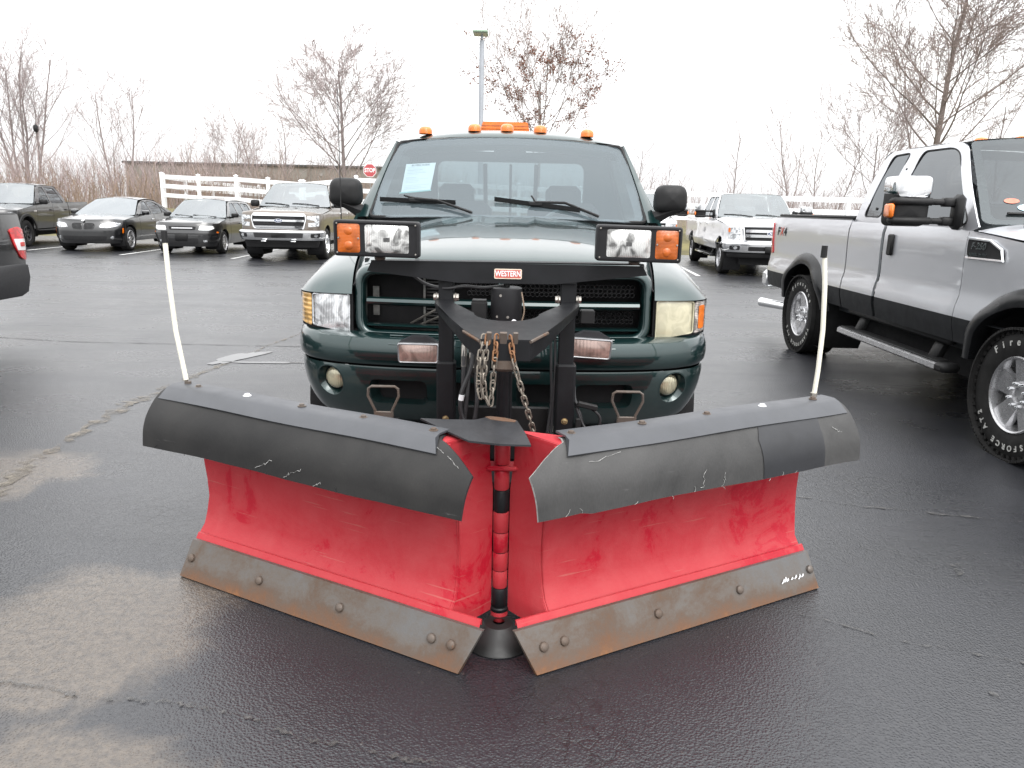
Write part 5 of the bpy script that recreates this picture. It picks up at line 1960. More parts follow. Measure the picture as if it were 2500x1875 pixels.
    def back(s, mat, zlo=.45):
        L = s.P['L']
        rs = []
        for y_, k in ((L - .0, 0),):
            pass
        ys = L - s.tail * .2
        m = MB()
        rows = []
        for u in np.linspace(-1, 1, 17):
            rows.append([V((u * (s.x(ys, z) - .01), L + .02 - .05 * u * u, z)) for z in np.linspace(s.top(L) - .005, zlo, 8)])
        m.grid(rows)
        o = s.part(m, 'tailgate', mat)
        for sg in (-1, 1):
            m = MB().grid([[V((sg * s.x(L - s.tail * .2, z), L - s.tail * .2, z)), V((sg * (s.x(L, z) - .002), L - .015, z)), V((sg * (s.x(ys, z) - .01), L - .03, z))] for z in np.linspace(s.top(L), zlo, 8)])
            s.part(m, 'rear_corner', mat)
        return o
    def badge_oval(s, sv, z, w, h, off, text='Ford'):
        b = s.part(MB().patch(circ(sv, z, w, 24, h), lambda a, c, o: s.nz(a, c, off + o), (), .05, .02), 'oval_badge', M_chrome)
        s.part(MB().patch(circ(sv, z, w * .90, 24, h * .84), lambda a, c, o: s.nz(a, c, off + .003 + o), (), .05, .004), 'oval_field', simple('badge_blue', (.012, .03, .10), .25, .2, .1, 10), b)
        s.part(text_mb(text, lambda x, y, zz: s.nz(sv + x, z + y, off + .005), h * 1.25, 0, 1.15, shear=.3, fat=.002), 'oval_lettering', M_chrome, b)

def superduty(name, label, axle, rz, paint_, crew=False, silver=False):
    wb = 4.37 if crew else 3.51
    L = 6.68 if crew else 5.80
    cab0, cab1 = 1.83, (4.22 if crew else 3.66)
    gh_end = 4.05 if crew else 3.62
    P = dict(W=2.03, L=L, fo=.97 if crew else 1.07, wb=wb, tr=.405, tw=.27, rim=.235, ar=.53, bot=.60, lip=1.24, nbot=.62, cowl=1.62, cowlc=.14, hp=5,
             nose=[(0, 0), (.45, .012), (.72, .045), (.87, .10), (.955, .19), (.985, .32), (.99, .46)],
             nprof=[(.5, .05), (.62, .02), (.80, .0), (1.0, .012), (1.2, .035), (1.3, .07)],
             tuck=[(.40, .060), (.62, .020), (.74, -.010), (.80, -.011), (.85, -.004), (.905, .013), (1.0, .016), (1.15, .009), (1.28, .008), (1.34, .014), (1.42, .04)],
             top=[(0, 1.22), (.5, 1.25), (1.2, 1.30), (1.85, 1.36), (2.2, 1.375), (cab1, 1.385), (cab1 + .01, 1.395), (L, 1.395)],
             hc=[(0, 1.24), (.15, 1.30), (.5, 1.345), (1.1, 1.39), (1.8, 1.43)], tailin=.03, tailw=.06,
             gh=dict(base=(1.80, 1.40), hdr=(2.40, 1.99), rend=(gh_end - .04, 1.99), rbase=(gh_end + .06, 1.36), hwb=.955, hwr=.775, rh=.12, rr=.14, crown=.035, bow=.20, arc=.012))
    c = Car(name, label, 'pickup truck', axle, rz, P)
    z2 = .775
    pm = paint_
    c.nose(pm)
    c.hood(pm, .012)
    for nm, a, b in (('front_fender', c.yw, cab0 - .006), ('door', cab0, 3.02 if crew else 2.98),) + ((('door', 3.03, cab1 - .008),) if True else ()) + (('bed_side', cab1 + .012, L - .02),):
        c.side(nm, a, b, pm, z0=z2)
        c.side('lower_' + nm if nm != 'door' else 'lower_door', a, b, M_lgrey if silver else pm, z1=z2 - .002, rows=4)
    if crew:
        wins = [(rpoly([(2.04, 1.42), (2.50, 1.93), (2.95, 1.94), (2.98, 1.42)], .05, 4), M_privg), (rpoly([(3.10, 1.42), (3.07, 1.94), (3.70, 1.93), (3.92, 1.42)], .05, 4), M_privg)]
    else:
        wins = [(rpoly([(1.93, 1.40), (2.42, 1.915), (2.55, 1.955), (2.96, 1.958), (3.04, 1.40)], [.06, .10, .10, .06, .06], 4), M_privg), (rpoly([(3.22, 1.43), (3.16, 1.958), (3.44, 1.95), (3.52, 1.43)], .05, 4), M_privg)]
    c.greenhouse(pm, wins, glass('white_truck_screen', (.70, .80, .78), .75, .16, (.13, .15, .145)) if crew else glass('truck_screen', (.62, .70, .70), .75, .07, (.05, .058, .06), .22), M_privg, True)
    c.cabin()
    c.under()
    c.bed(cab1 + .012, pm, M_plastic if not crew else None, M_plastic if silver else None)
    c.back(pm, .66)
    # grille, lamps, bumper
    c.overlay('grille', rpoly([(0, .87), (.60, .87), (.66, 1.19), (0, 1.22)], .04, 3), M_dark, .004)
    fr = c.part(MB().tube([c.nz(a, b, .018) for a, b in rpoly([(-.60, .86), (.60, .86), (.66, 1.20), (-.66, 1.20)], .05, 4)], .026, 6, closed=True), 'grille_frame', M_chrome)
    for z in (1.10, .985):
        c.part(MB().grid([[c.nz(a, z + dz, oo) for dz, oo in ((-.038, .0), (-.034, .028), (.034, .034), (.038, .0))] for a in np.linspace(-.60, .60, 17)]), 'grille_bar', M_chrome, fr)
    c.badge_oval(0, 1.045, .115, .048, .036)
    c.overlay('headlamp', rpoly([(.70, .885), (1.02, .90), (1.03, 1.17), (.72, 1.19)], .03, 3), M_clearl, .008)
    c.overlay('headlamp_divider', rpoly([(.70, 1.030), (1.02, 1.03), (1.02, 1.045), (.70, 1.045)], .004, 2), M_chrome, .012)
    c.overlay('turn_signal', rpoly([(.96, 1.06), (1.03, 1.06), (1.035, 1.16), (.97, 1.16)], .01, 2), M_amber, .012)
    fb = c.barbumper(.58, .84, .10, M_chrome, c.plan.total * .93)
    c.overlay('fog_lamp', rpoly([(.70, .645), (.90, .645), (.90, .75), (.70, .75)], .03, 3), M_dark, .102, parent=fb)
    c.overlay('fog_lens', circ(.79, .697, .038, 16), M_clearl, .108, parent=fb)
    c.overlay('bumper_opening', rpoly([(0, .63), (.52, .63), (.52, .73), (0, .73)], .02, 3), M_dark, .102, parent=fb)
    c.part(MB().box(tuple(c.nz(0, .665, .125)), (.31, .02, .15), None, .008), 'plate_bracket', M_plastic, fb)
    c.barbumper(.46, .575, .05, M_plastic, c.plan.total * .80, 'air_dam')
    for sg in (-1, 1):   # wiper arms
        pass
    for a, b in ((-.85, -.1), (-.02, .72)):
        c.part(MB().tube([c.ws(a, .10, .012), c.ws((a + b) / 2, .085, .018), c.ws(b, .03, .012)], .009, 5), 'wiper', M_plastic)
    # tow mirrors
    for sg in (-1, 1):
        x0 = sg * c.x(2.0, 1.40)
        by_ = 2.00
        base = c.part(MB().box((x0 + sg * .02, by_, 1.48), (.06, .13, .24), None, .03), 'mirror_base', M_plastic)
        for z in (1.545, 1.415):
            c.part(MB().box((x0 + sg * .14, by_ + .02, z), (.24, .055, .042), None, .012).box((x0 + sg * .08, by_ + .02, z), (.09, .075, .062), None, .012), 'mirror_arm', M_plastic, base)
        hd = c.part(MB().rings([[V((x0 + sg * (.36 + u * a), by_ + .05 + dy, 1.50 + v * a)) for u, v in rrect(-.145, .125, -.125, .15, .05, 4)] for a, dy in ((.85, .08), (1, .075), (1, .0), (.93, -.05), (.7, -.07), (.001, -.075))]), 'door_mirror', M_plastic, base)
        for z in (1.545, 1.415):
            c.part(MB().box((x0 + sg * .35, by_ - .005, z), (.29, .09, .052), None, .018), 'mirror_brace', M_plastic, base)
        c.part(MB().rings([[V((x0 + sg * (.36 + u * a), by_ + .05 + dy, 1.50 + v)) for u, v in rrect(-.148, .128, .075, .215, .04, 4)] for a, dy in ((.9, .085), (1, .08), (1.01, .0), (.96, -.055), (.8, -.078), (.3, -.084), (.001, -.084))]), 'mirror_cap', M_chrome, base)
        c.part(MB().box((x0 + sg * .50, by_ - .008, 1.48), (.035, .10, .095), None, .012), 'mirror_turn_lamp', M_amber, base)
    c.handles((2.84, 3.86) if crew else (2.84,), 1.215, M_plastic if silver else M_chrome, silver)
    # side steps
    for sg in (-1, 1):
        e = 3.55 + (.7 if crew else 0)
        sb = c.part(MB().grid([[V((sg * (c.hw + dx), y, .405 + dz)) for dx, dz in ((-.10, .022), (.02, .026), (.035, .016), (.038, -.02), (.02, -.034), (-.10, -.03))] for y in np.linspace(1.90, e, 8)] +
                           [[V((sg * (c.hw - .03), e + .005, .40)) for _ in range(6)]]), 'side_step', M_chrome if not silver else M_alloy)
        c.part(MB().box((sg * (c.hw - .035), (1.9 + e) / 2, .437), (.11, e - 1.96, .012), None, .004), 'step_tread', M_plastic, sb)
        c.part(MB().box((sg * (c.hw - .03), 1.86, .405), (.14, .12, .066), None, .02), 'step_end', M_plastic, sb)
        for y in (2.1, e - .22):
            c.part(MB().box((sg * (c.hw - .10), y, .50), (.06, .11, .20), (0, sg * R(-22), 0), .01), 'step_bracket', M_plastic, sb)
        # ribbed sill
        rb = MB()
        rb.box((sg * (c.hw - .075), (1.9 + e) / 2, .60), (.07, e - 1.9, .09), None, .02)
        c.part(rb, 'sill_moulding', M_plastic)
    return c

# ---- silver extended-cab pickup, its flank to the camera
LET = [('Firestone', R(-42), R(12.5), .062), ('TRANSFORCE AT2', R(112), R(9.6), .050)]
sv = superduty('pickup_truck', 'silver extended cab pickup with charcoal lower body and black fender flares', (4.075, 4.37), R(0.0), M_silver, False, True)
sv.wheels('five', M_alloy, 2, LET, 0, -.015)
for o in [w for w in sv.root.children if w.name.startswith('wheel') and not w.name.startswith('wheel_well')]:
    pass
for cy, full in ((sv.P['fo'], True), (sv.P['fo'] + sv.P['wb'], True)):
    for sg in (-1, 1):
        ar, zc = sv.P['ar'], sv.P['tr'] + .02
        rs = []
        for t in np.linspace(R(-12), R(192), 40):
            row = []
            for r_, dx in ((ar + .105, .0), (ar + .095, .022), (ar + .06, .045), (ar + .015, .052), (ar - .012, .045), (ar - .02, .0), (ar - .015, -.06)):
                y = cy - r_ * math.cos(t)
                z = max(.52, zc + r_ * math.sin(t) * .98)
                row.append(V((sg * (sv.x(y, min(z, 1.3)) + dx), y, z)))
            rs.append(row)
        sv.part(MB().grid(rs), 'fender_flare', M_flare)
sv.sideover('tail_lamp', rpoly([(5.66, .98), (5.795, .98), (5.795, 1.33), (5.70, 1.33)], .02, 3), M_redl, .004, .05, .02)
sv.part(MB().box((0, 5.93, .66), (1.96, .22, .20), None, .04), 'rear_bumper', M_chrome)
sv.part(MB().cyl((-.80, 5.45, .36), (-.98, 5.95, .36), .045, .055, 16), 'exhaust_tip', M_chrome)
sv.part(MB().box((0, 2.62, 2.025), (.30, .10, .02), None, .008), 'roof_lamp_base', M_plastic)
for x in (-.62, -.32, 0, .32, .62):
    sv.part(MB().lathe([(.055, -.01), (.052, .012), (.042, .028), (.022, .037), (.0005, .04)], (x, 2.50, 2.012 - .035 * (x / .78) ** 2), (0, 0, 1), 18), 'clearance_lamp', M_amber)
fxm = lambda y, z, o: V((-(sv.x(y, z) + .004 + o), y, z))
for ch, yc_, mt_ in (('F', 5.50, M_lgrey), ('X', 5.395, M_redl), ('4', 5.29, M_lgrey)):
    sv.part(text_mb(ch, lambda x, y, z, yc_=yc_: fxm(yc_ - x, 1.235 + y, .001), .125, 0, 1.15, shear=.15, fat=.004), 'decal_letter', mt_)
# fender vent badge
vb = sv.part(MB().patch(rpoly([(1.40, 1.19), (1.79, 1.19), (1.80, 1.31), (1.55, 1.30), (1.42, 1.245)], .03, 3), lambda y, z, o: fxm(y, z, .006 + o), (), .06, .01), 'fender_vent', M_dark)
sv.part(MB().tube([fxm(y, z, .010) for y, z in ((1.80, 1.312), (1.55, 1.302), (1.42, 1.25), (1.395, 1.185), (1.79, 1.183))], .009, 5), 'vent_trim', M_chrome, vb)
sv.part(text_mb('F-250', lambda x, y, z: fxm(1.665 - x, 1.262 + y, .014), .062, .002, 1.1, shear=.2, fat=.002), 'vent_lettering', M_chrome, vb)
sv.part(text_mb('SUPER DUTY', lambda x, y, z: fxm(1.66 - x, 1.207 + y, .014), .028, .002, 1.2, fat=.001), 'vent_lettering', M_chrome, vb)
# stickers inside the screen
for u, v, mt_, w in ((-.80, .24, simple('sticker_red', (.55, .18, .12), .5, 0, .2, 40), .05), (-.71, .17, simple('sticker_blue', (.45, .62, .68), .5, 0, .2, 40), .065)):
    sv.part(MB().add([sv.ws(u + w * math.cos(a), v + w * .55 * math.sin(a), .004) for a in np.linspace(0, 2 * math.pi, 20, endpoint=False)], [tuple(range(20))]), 'window_sticker', mt_)
sv.part(MB().tube([(-.80, 1.58, 1.38), (-.80, 1.585, 1.45), (-.79, 1.66, 2.20)], [.006, .0035, .002], 5), 'antenna', M_plastic)
for y, z in ((3.12, 1.50), (3.34, 1.50), (3.10, 1.82)):
    sv.part(MB().cyl((-sv.gx(y, z) - .002, y, z), (-sv.gx(y, z) + .006, y, z), .012, .012, 10), 'window_pin', M_plastic)

# ---- white crew cab pickup and a second white pickup behind the green truck's mirror
wt = superduty('pickup_truck', 'white crew cab pickup with chrome grille parked before the white fence', (5.85, 17.95), R(-4.6), M_wpaint, True)
wt.wheels('five', M_alloy, 1)
wt.root.scale = (.97, 1, .935)
w2 = superduty('pickup_truck', 'second white pickup mostly hidden behind the green truck mirror', (3.35, 20.6), R(-4.6), M_wpaint, True)
w2.wheels('five', M_alloy, 1)
w2.root.scale = (.97, 1, .935)

# ---- taupe crew cab pickup
P = dict(W=2.03, L=5.89, fo=.95, wb=3.68, tr=.40, tw=.275, rim=.245, ar=.47, bot=.46, lip=1.17, nbot=.52, cowl=1.50, cowlc=.16, hp=4,
         nose=[(0, 0), (.45, .015), (.72, .05), (.87, .11), (.955, .20), (.99, .34), (1.0, .48)],
         nprof=[(.4, .08), (.52, .03), (.75, 0), (1.0, .02), (1.15, .05), (1.25, .09)],
         tuck=[(.35, .10), (.55, .045), (.80, .008), (1.0, .0), (1.2, .01), (1.4, .05)],
         top=[(0, 1.13), (.5, 1.16), (1.2, 1.22), (1.75, 1.28), (2.4, 1.30), (3.95, 1.325), (5.89, 1.345)],
         hc=[(0, 1.17), (.15, 1.225), (.5, 1.26), (1.0, 1.30), (1.7, 1.33)], tailin=.04, tailw=.06,
         gh=dict(base=(1.68, 1.32), hdr=(2.40, 1.90), rend=(3.72, 1.89), rbase=(3.95, 1.30), hwb=.955, hwr=.74, rh=.16, rr=.16, crown=.045, bow=.24, arc=.02))
br = Car('pickup_truck', 'taupe brown crew cab pickup with chrome grille bars beside the black hatchback wagon', 'pickup truck', (-5.88, 19.55), R(2.2), P)
br.nose(M_brown); br.hood(M_brown, .014)
for nm, a, b in (('front_fender', br.yw, 1.70), ('door', 1.71, 2.84), ('door', 2.85, 3.93), ('bed_side', 3.955, 5.87)):
    br.side(nm, a, b, M_brown)
br.greenhouse(M_brown, [(rpoly([(1.98, 1.345), (2.50, 1.84), (2.80, 1.85), (2.82, 1.345)], .05, 4), M_sideg), (rpoly([(2.93, 1.345), (2.90, 1.85), (3.55, 1.83), (3.72, 1.345)], .05, 4), M_privg)],
              glass('car_screen', (.66, .74, .75), .72, .20, (.08, .09, .09)), M_sideg, True)
br.cabin(); br.under(); br.bed(3.96, M_brown, None, M_plastic); br.back(M_brown, .6)
br.overlay('grille', rpoly([(0, .80), (.60, .80), (.66, 1.05), (.62, 1.15), (0, 1.16)], .04, 3), M_dark, .004)
fr = br.part(MB().tube([br.nz(a, b, .016) for a, b in rpoly([(-.60, .79), (.60, .79), (.67, 1.05), (.63, 1.15), (-.63, 1.15), (-.67, 1.05)], .05, 4)], .020, 6, closed=True), 'grille_frame', M_chrome)
for z, h in ((1.125, .034), (.985, .028), (.835, .026)):
    br.part(MB().grid([[br.nz(a, z + dz, oo) for dz, oo in ((-h, .0), (-h * .9, .026), (h * .9, .030), (h, .0))] for a in np.linspace(-.62, .62, 17)]), 'grille_bar', M_chrome, fr)
for z in (1.06, 1.04, .93, .905):
    br.part(MB().tube([br.nz(a, z, .012) for a in np.linspace(-.6, .6, 13)], .007, 4), 'grille_slat', M_gpaint, fr)
br.badge_oval(0, .985, .105, .044, .034)
br.overlay('headlamp', rpoly([(.72, .84), (1.00, .86), (1.04, 1.12), (.70, 1.10), (.70, 1.02), (.88, 1.00), (.88, .95), (.72, .94)], .012, 2), M_clearl, .006)
fb = br.barbumper(.50, .755, .095, M_chrome, br.plan.total * .95)
br.overlay('bumper_inset', rpoly([(0, .57), (.58, .57), (.60, .69), (0, .69)], .02, 3), M_gpaint, .097, parent=fb)
br.overlay('fog_recess', rpoly([(.76, .575), (.97, .585), (.97, .685), (.76, .675)], .03, 3), M_dark, .097, parent=fb)
br.overlay('fog_lamp', circ(.87, .63, .038, 14), M_clearl, .104, parent=fb)
br.part(MB().box(tuple(br.nz(0, .63, .118)), (.34, .016, .12), None, .008), 'plate_bracket', M_plastic, fb)
br.barbumper(.33, .495, .03, M_plastic, br.plan.total * .86, 'air_dam')
for sg in (-1, 1):
    br.part(MB().box((sg * .36, -.06, .485), (.13, .06, .03), None, .01), 'tow_hook', M_chrome)
br.mirror(1.86, 1.33, .22, .18, M_plastic); br.handles((2.68, 3.72), 1.14, M_chrome)
for a, b in ((-.85, -.1), (-.02, .72)):
    br.part(MB().tube([br.ws(a, .10, .012), br.ws((a + b) / 2, .085, .018), br.ws(b, .03, .012)], .010, 5), 'wiper', M_plastic)
br.wheels('six', M_chrome)

# ---- dark grey crew cab pickup
P = dict(W=1.87, L=5.35, fo=.92, wb=3.22, tr=.385, tw=.255, rim=.215, ar=.47, bot=.50, lip=1.02, nbot=.50, cowl=1.30, cowlc=.18, hp=3.5,
         nose=[(0, 0), (.4, .02), (.62, .06), (.78, .13), (.87, .23), (.91, .36), (.92, .50)],
         nprof=[(.4, .10), (.52, .03), (.72, 0), (.95, .03), (1.1, .09)],
         tuck=[(.35, .10), (.55, .045), (.80, .008), (.95, .0), (1.2, .02), (1.4, .06)],
         top=[(0, .98), (.5, 1.04), (1.2, 1.13), (1.60, 1.19), (2.4, 1.215), (3.75, 1.25), (5.35, 1.27)],
         hc=[(0, 1.02), (.15, 1.075), (.5, 1.14), (1.0, 1.19), (1.6, 1.23)], tailin=.05, tailw=.06,
         gh=dict(base=(1.55, 1.22), hdr=(2.22, 1.76), rend=(3.42, 1.75), rbase=(3.72, 1.22), hwb=.88, hwr=.67, rh=.2, rr=.2, crown=.04, bow=.22, arc=.025))
def midtruck(name, label, axle, rz, pm, flare):
    c = Car(name, label, 'pickup truck', axle, rz, P)
    c.nose(pm); c.hood(pm, .012)
    for nm, a, b in (('front_fender', c.yw, 1.58), ('door', 1.59, 2.62), ('door', 2.63, 3.70), ('bed_side', 3.735, 5.33)):
        c.side(nm, a, b, pm)
    c.greenhouse(pm, [(rpoly([(1.86, 1.245), (2.33, 1.70), (2.56, 1.71), (2.58, 1.245)], .05, 4), M_sideg), (rpoly([(2.69, 1.245), (2.67, 1.71), (3.25, 1.69), (3.50, 1.245)], .05, 4), M_privg)], MATS['car_screen'], M_sideg, True)
    c.cabin(); c.under(); c.bed(3.74, pm, None, M_plastic); c.back(pm, .55)
    c.overlay('grille', rpoly([(0, .72), (.48, .72), (.54, .96), (0, .985)], .03, 3), M_dark, .006)
    c.overlay('headlamp', rpoly([(.60, .80), (.92, .86), (.98, .985), (.60, .95)], .02, 3), M_clearl, .008)
    c.barbumper(.47, .70, .05, M_plastic, c.plan.total * .9)
    c.mirror(1.80, 1.22, .22, .15, M_plastic); c.handles((2.46, 3.48), 1.04, M_plastic)
    if flare:
        for cy, ar in c.arches():
            for sg in (-1, 1):
                rs = []
                zc = P['tr'] + .02
                for t in np.linspace(R(-5), R(185), 30):
                    rs.append([V((sg * (c.x(cy - r_ * math.cos(t), .9) + dx), cy - r_ * math.cos(t), max(.46, zc + r_ * math.sin(t) * .98))) for r_, dx in ((ar + .085, 0), (ar + .07, .03), (ar + .01, .035), (ar - .01, .0))])
                c.part(MB().grid(rs), 'fender_flare', M_plastic)
    c.wheels('six', simple('dark_wheel', (.06, .06, .065), .35, .6, .1, 10))
    for sg in (-1, 1):
        c.part(MB().box((sg * .87, 2.55, .44), (.12, 1.9, .05), None, .015), 'side_step', M_plastic)
    return c
gr = midtruck('pickup_truck', 'dark grey crew cab pickup with flared arches beside the black sedan', (-15.05, 21.7), R(8), M_gpaint, True)
gr.sideover('fender_badge', rrect(1.38, 1.54, .99, 1.03, .01, 2), M_chrome, .006, .05, .01)

# ---- black pickup of which only the rear corner is in view
bt = midtruck('pickup_truck', 'black pickup with only its red tail lamp and rear corner in view', (-5.775, 3.03), R(0), M_bpaint, False)
tl = rpoly([(5.08, 1.13), (5.21, 1.155), (5.325, 1.12), (5.345, .99), (5.33, .86), (5.28, .825), (5.20, .86), (5.12, .97)], .03, 4)
tl_o = bt.sideover('tail_lamp', tl, M_redl, .010, .04, .02)
bt.sideover('reversing_lens', rpoly([(5.155, .93), (5.325, .925), (5.33, 1.035), (5.12, 1.04)], .01, 2), simple('white_lens', (.75, .73, .74), .2, 0, .1, 20, coat=1), .013, .04, .004)
bt.sideover('lamp_marker', rpoly([(5.20, .965), (5.28, .965), (5.28, 1.005), (5.20, 1.005)], .01, 2), M_redl, .016, .04, .004)
rbm = MB()
for sg in (1,):
    pass
rows = []
for u in np.linspace(-1, 1, 33):
    xx = u * .925
    yy = 5.47 - .18 * abs(u) ** 6
    rows.append([V((xx, yy - .08, .80)), V((xx * 1.012, yy, .78)), V((xx * 1.015, yy + .01, .66)), V((xx, yy - .02, .52)), V((xx * .98, yy - .10, .48))])
rows = [[V((p.x, p.y - .72, p.z)) for p in rows[0]]] + rows + [[V((p.x, p.y - .72, p.z)) for p in rows[-1]]]
bt.part(MB().grid(rows), 'rear_bumper', simple('textured_black_bumper', (.02, .02, .022), .5, 0, .1, 30, .2, 300))

# ---- black four-door sedan
P = dict(W=1.86, L=4.90, fo=.83, wb=2.97, tr=.335, tw=.24, rim=.235, ar=.375, bot=.26, lip=.80, nbot=.22, cowl=1.28, cowlc=.26, hp=3.0,
         nose=[(0, 0), (.35, .03), (.58, .09), (.74, .19), (.85, .33), (.90, .46), (.905, .56)],
         nprof=[(.2, .06), (.35, 0), (.55, .0), (.68, .03), (.78, .09), (.9, .16)],
         tuck=[(.2, .10), (.35, .045), (.60, .004), (.78, .006), (.95, .04), (1.1, .08)],
         top=[(0, .76), (.5, .84), (1.0, .90), (1.55, .945), (2.6, .97), (3.6, .99), (4.3, 1.02), (4.9, .98)],
         hc=[(0, .80), (.15, .86), (.5, .925), (1.0, .98), (1.5, 1.02)], tailin=.12, tailw=.16,
         gh=dict(base=(1.38, .965), hdr=(2.26, 1.40), rend=(3.35, 1.395), rbase=(4.18, 1.03), hwb=.845, hwr=.60, rh=.5, rr=.55, crown=.045, bow=.26, arc=.035))
bm = Car('sedan', 'glossy black four-door sedan with twin kidney grille beside the dark grey pickup', 'sedan', (-11.72, 21.1), R(4), P)
bm.nose(M_bpaint); bm.hood(M_bpaint, .010)
for nm, a, b in (('front_fender', bm.yw, 1.48), ('door', 1.49, 2.58), ('door', 2.59, 3.55), ('rear_fender', 3.56, 4.80)):
    bm.side(nm, a, b, M_bpaint)
bm.greenhouse(M_bpaint, [(rpoly([(1.74, .985), (2.30, 1.335), (2.58, 1.355), (2.56, .99)], .05, 4), M_privg), (rpoly([(2.64, .99), (2.65, 1.355), (3.15, 1.34), (3.45, 1.24), (3.42, 1.01)], .05, 4), M_privg), (rpoly([(3.48, 1.015), (3.51, 1.21), (3.78, 1.06), (3.80, 1.03)], .02, 3), M_privg)],
              glass('sedan_screen', (.45, .50, .52), .6, .22, (.07, .08, .085)), M_privg)
bm.cabin(); bm.under()
bm.part(MB().grid([[V((u * (bm.x(y, bm.top(y)) - .002), y, bm.top(y) + .03 * (1 - u * u))) for u in np.linspace(-1, 1, 15)] for y in np.linspace(4.12, 4.80, 6)]), 'boot_lid', M_bpaint)
bm.back(M_bpaint, .25)
for sg in (-1, 1):
    kg = rpoly([(.035, .60), (.26, .61), (.31, .73), (.26, .765), (.05, .765), (.03, .72)], .03, 4)
    ol = [(sg * a, b) for a, b in kg]
    g_ = bm.part(MB().patch(ol, lambda a, b, o: bm.nz(a, b, .004 + o), (), .06, .02), 'kidney_grille', M_dark)
    for k in range(7):
        a = sg * (.065 + k * .032)
        bm.part(MB().tube([bm.nz(a, .62, .010), bm.nz(a, .69, .013), bm.nz(a, .755, .008)], .005, 4), 'grille_slat', M_bpaint, g_)
    bm.part(MB().tube([bm.nz(a, b, .008) for a, b in ol], .008, 5, closed=True), 'grille_frame', M_bpaint, g_)
bm.overlay('headlamp', rpoly([(.40, .655), (.62, .64), (.95, .70), (1.02, .765), (.80, .79), (.50, .755)], .03, 4), M_clearl, .006, .05)
bm.overlay('lower_intake', rpoly([(0, .30), (.55, .30), (.60, .42), (0, .42)], .03, 3), M_dark, .004)
bm.overlay('fog_lamp', circ(.72, .38, .045, 14), M_clearl, .008)
bm.overlay('side_marker', rpoly([(1.02, .50), (1.07, .50), (1.075, .63), (1.03, .63)], .006, 2), M_amber, .006)
rn = bm.part(MB().lathe([(.040, -.004), (.040, .004), (.036, .006), (.0005, .006)], V((0, .085, .835)), (0, -.6, .8), 20), 'round_badge', M_chrome)
bm.mirror(1.72, .98, .20, .13, M_bpaint); bm.handles((2.42, 3.38), .84, M_chrome)
bm.wheels('multi', M_alloy)

# ---- black compact wagon
P = dict(W=1.735, L=4.40, fo=.86, wb=2.51, tr=.31, tw=.205, rim=.205, ar=.35, bot=.25, lip=.80, nbot=.22, cowl=1.22, cowlc=.20, hp=3.0,
         nose=[(0, 0), (.35, .02), (.55, .07), (.70, .16), (.79, .29), (.83, .42), (.84, .52)],
         nprof=[(.2, .05), (.35, 0), (.52, .0), (.62, .02), (.74, .05), (.9, .12)],
         tuck=[(.2, .09), (.35, .035), (.55, .0), (.78, .006), (.95, .035), (1.1, .07)],
         top=[(0, .76), (.5, .83), (1.0, .90), (1.45, .94), (2.6, .96), (4.4, .98)],
         hc=[(0, .80), (.15, .855), (.5, .91), (1.0, .96), (1.4, .99)], tailin=.08, tailw=.12,
         gh=dict(base=(1.30, .96), hdr=(2.02, 1.42), rend=(3.95, 1.40), rbase=(4.32, .98), hwb=.79, hwr=.60, rh=.3, rr=.2, crown=.045, bow=.20, arc=.03))
vw = Car('station_wagon', 'small black station wagon with pale alloy wheels beside the taupe pickup', 'station wagon', (-8.88, 20.75), R(4), P)
vw.nose(M_bpaint); vw.hood(M_bpaint, .008)
for nm, a, b in (('front_fender', vw.yw, 1.40), ('door', 1.41, 2.46), ('door', 2.47, 3.38), ('rear_fender', 3.39, 4.32)):
    vw.side(nm, a, b, M_bpaint)
vw.greenhouse(M_bpaint, [(rpoly([(1.62, .985), (2.10, 1.35), (2.42, 1.37), (2.43, .985)], .05, 4), M_sideg), (rpoly([(2.52, .985), (2.52, 1.37), (3.05, 1.365), (3.22, .995)], .05, 4), M_sideg), (rpoly([(3.32, 1.0), (3.17, 1.36), (3.80, 1.33), (3.98, 1.0)], .05, 4), M_sideg)],
              glass('wagon_screen', (.72, .80, .80), .78, .20, (.08, .09, .09)), glass('wagon_glass', (.7, .78, .78), .85, .08))
vw.cabin(); vw.under(); vw.back(M_bpaint, .25)
vw.overlay('grille', rpoly([(0, .655), (.33, .655), (.36, .745), (0, .755)], .02, 3), M_dark, .004)
vw.part(MB().grid([[vw.nz(a, .705 + dz, oo) for dz, oo in ((-.017, .0), (-.015, .016), (.015, .016), (.017, 0))] for a in np.linspace(-.27, .27, 11)]), 'grille_bar', M_alloy)
vw.overlay('headlamp', rpoly([(.42, .655), (.70, .65), (.86, .69), (.84, .765), (.46, .765)], .02, 3), simple('bright_lamp', (.80, .81, .80), .2, .2, .1, 20, coat=1), .006, .05)
vw.overlay('bumper_strip', rpoly([(0, .545), (1.0, .545), (1.0, .57), (0, .57)], .005, 2), M_plastic, .012)
vw.overlay('lower_intake', rpoly([(0, .30), (.40, .30), (.40, .44), (0, .44)], .03, 3), M_dark, .004)
vw.part(MB().box(tuple(vw.nz(-.02, .47, .02)), (.31, .014, .16), None, .008), 'plate_bracket', M_plastic)
vw.overlay('fog_lamp', rrect(.53, .63, .345, .395, .01, 2), M_clearl, .008)
vw.overlay('side_marker', rrect(.93, 1.01, .575, .61, .006, 2), M_amber, .010)
vw.mirror(1.60, .97, .19, .12, M_plastic); vw.handles((2.30, 3.22), .80, M_bpaint)
for a, b in ((-.8, -.1), (-.1, .7)):
    vw.part(MB().tube([vw.ws(a, .10, .012), vw.ws(b, .03, .012)], .010, 5), 'wiper', M_plastic)
vw.part(MB().tube([(0, 3.7, 1.46), (0, 3.95, 1.66)], [.005, .002], 5), 'roof_antenna', M_plastic)
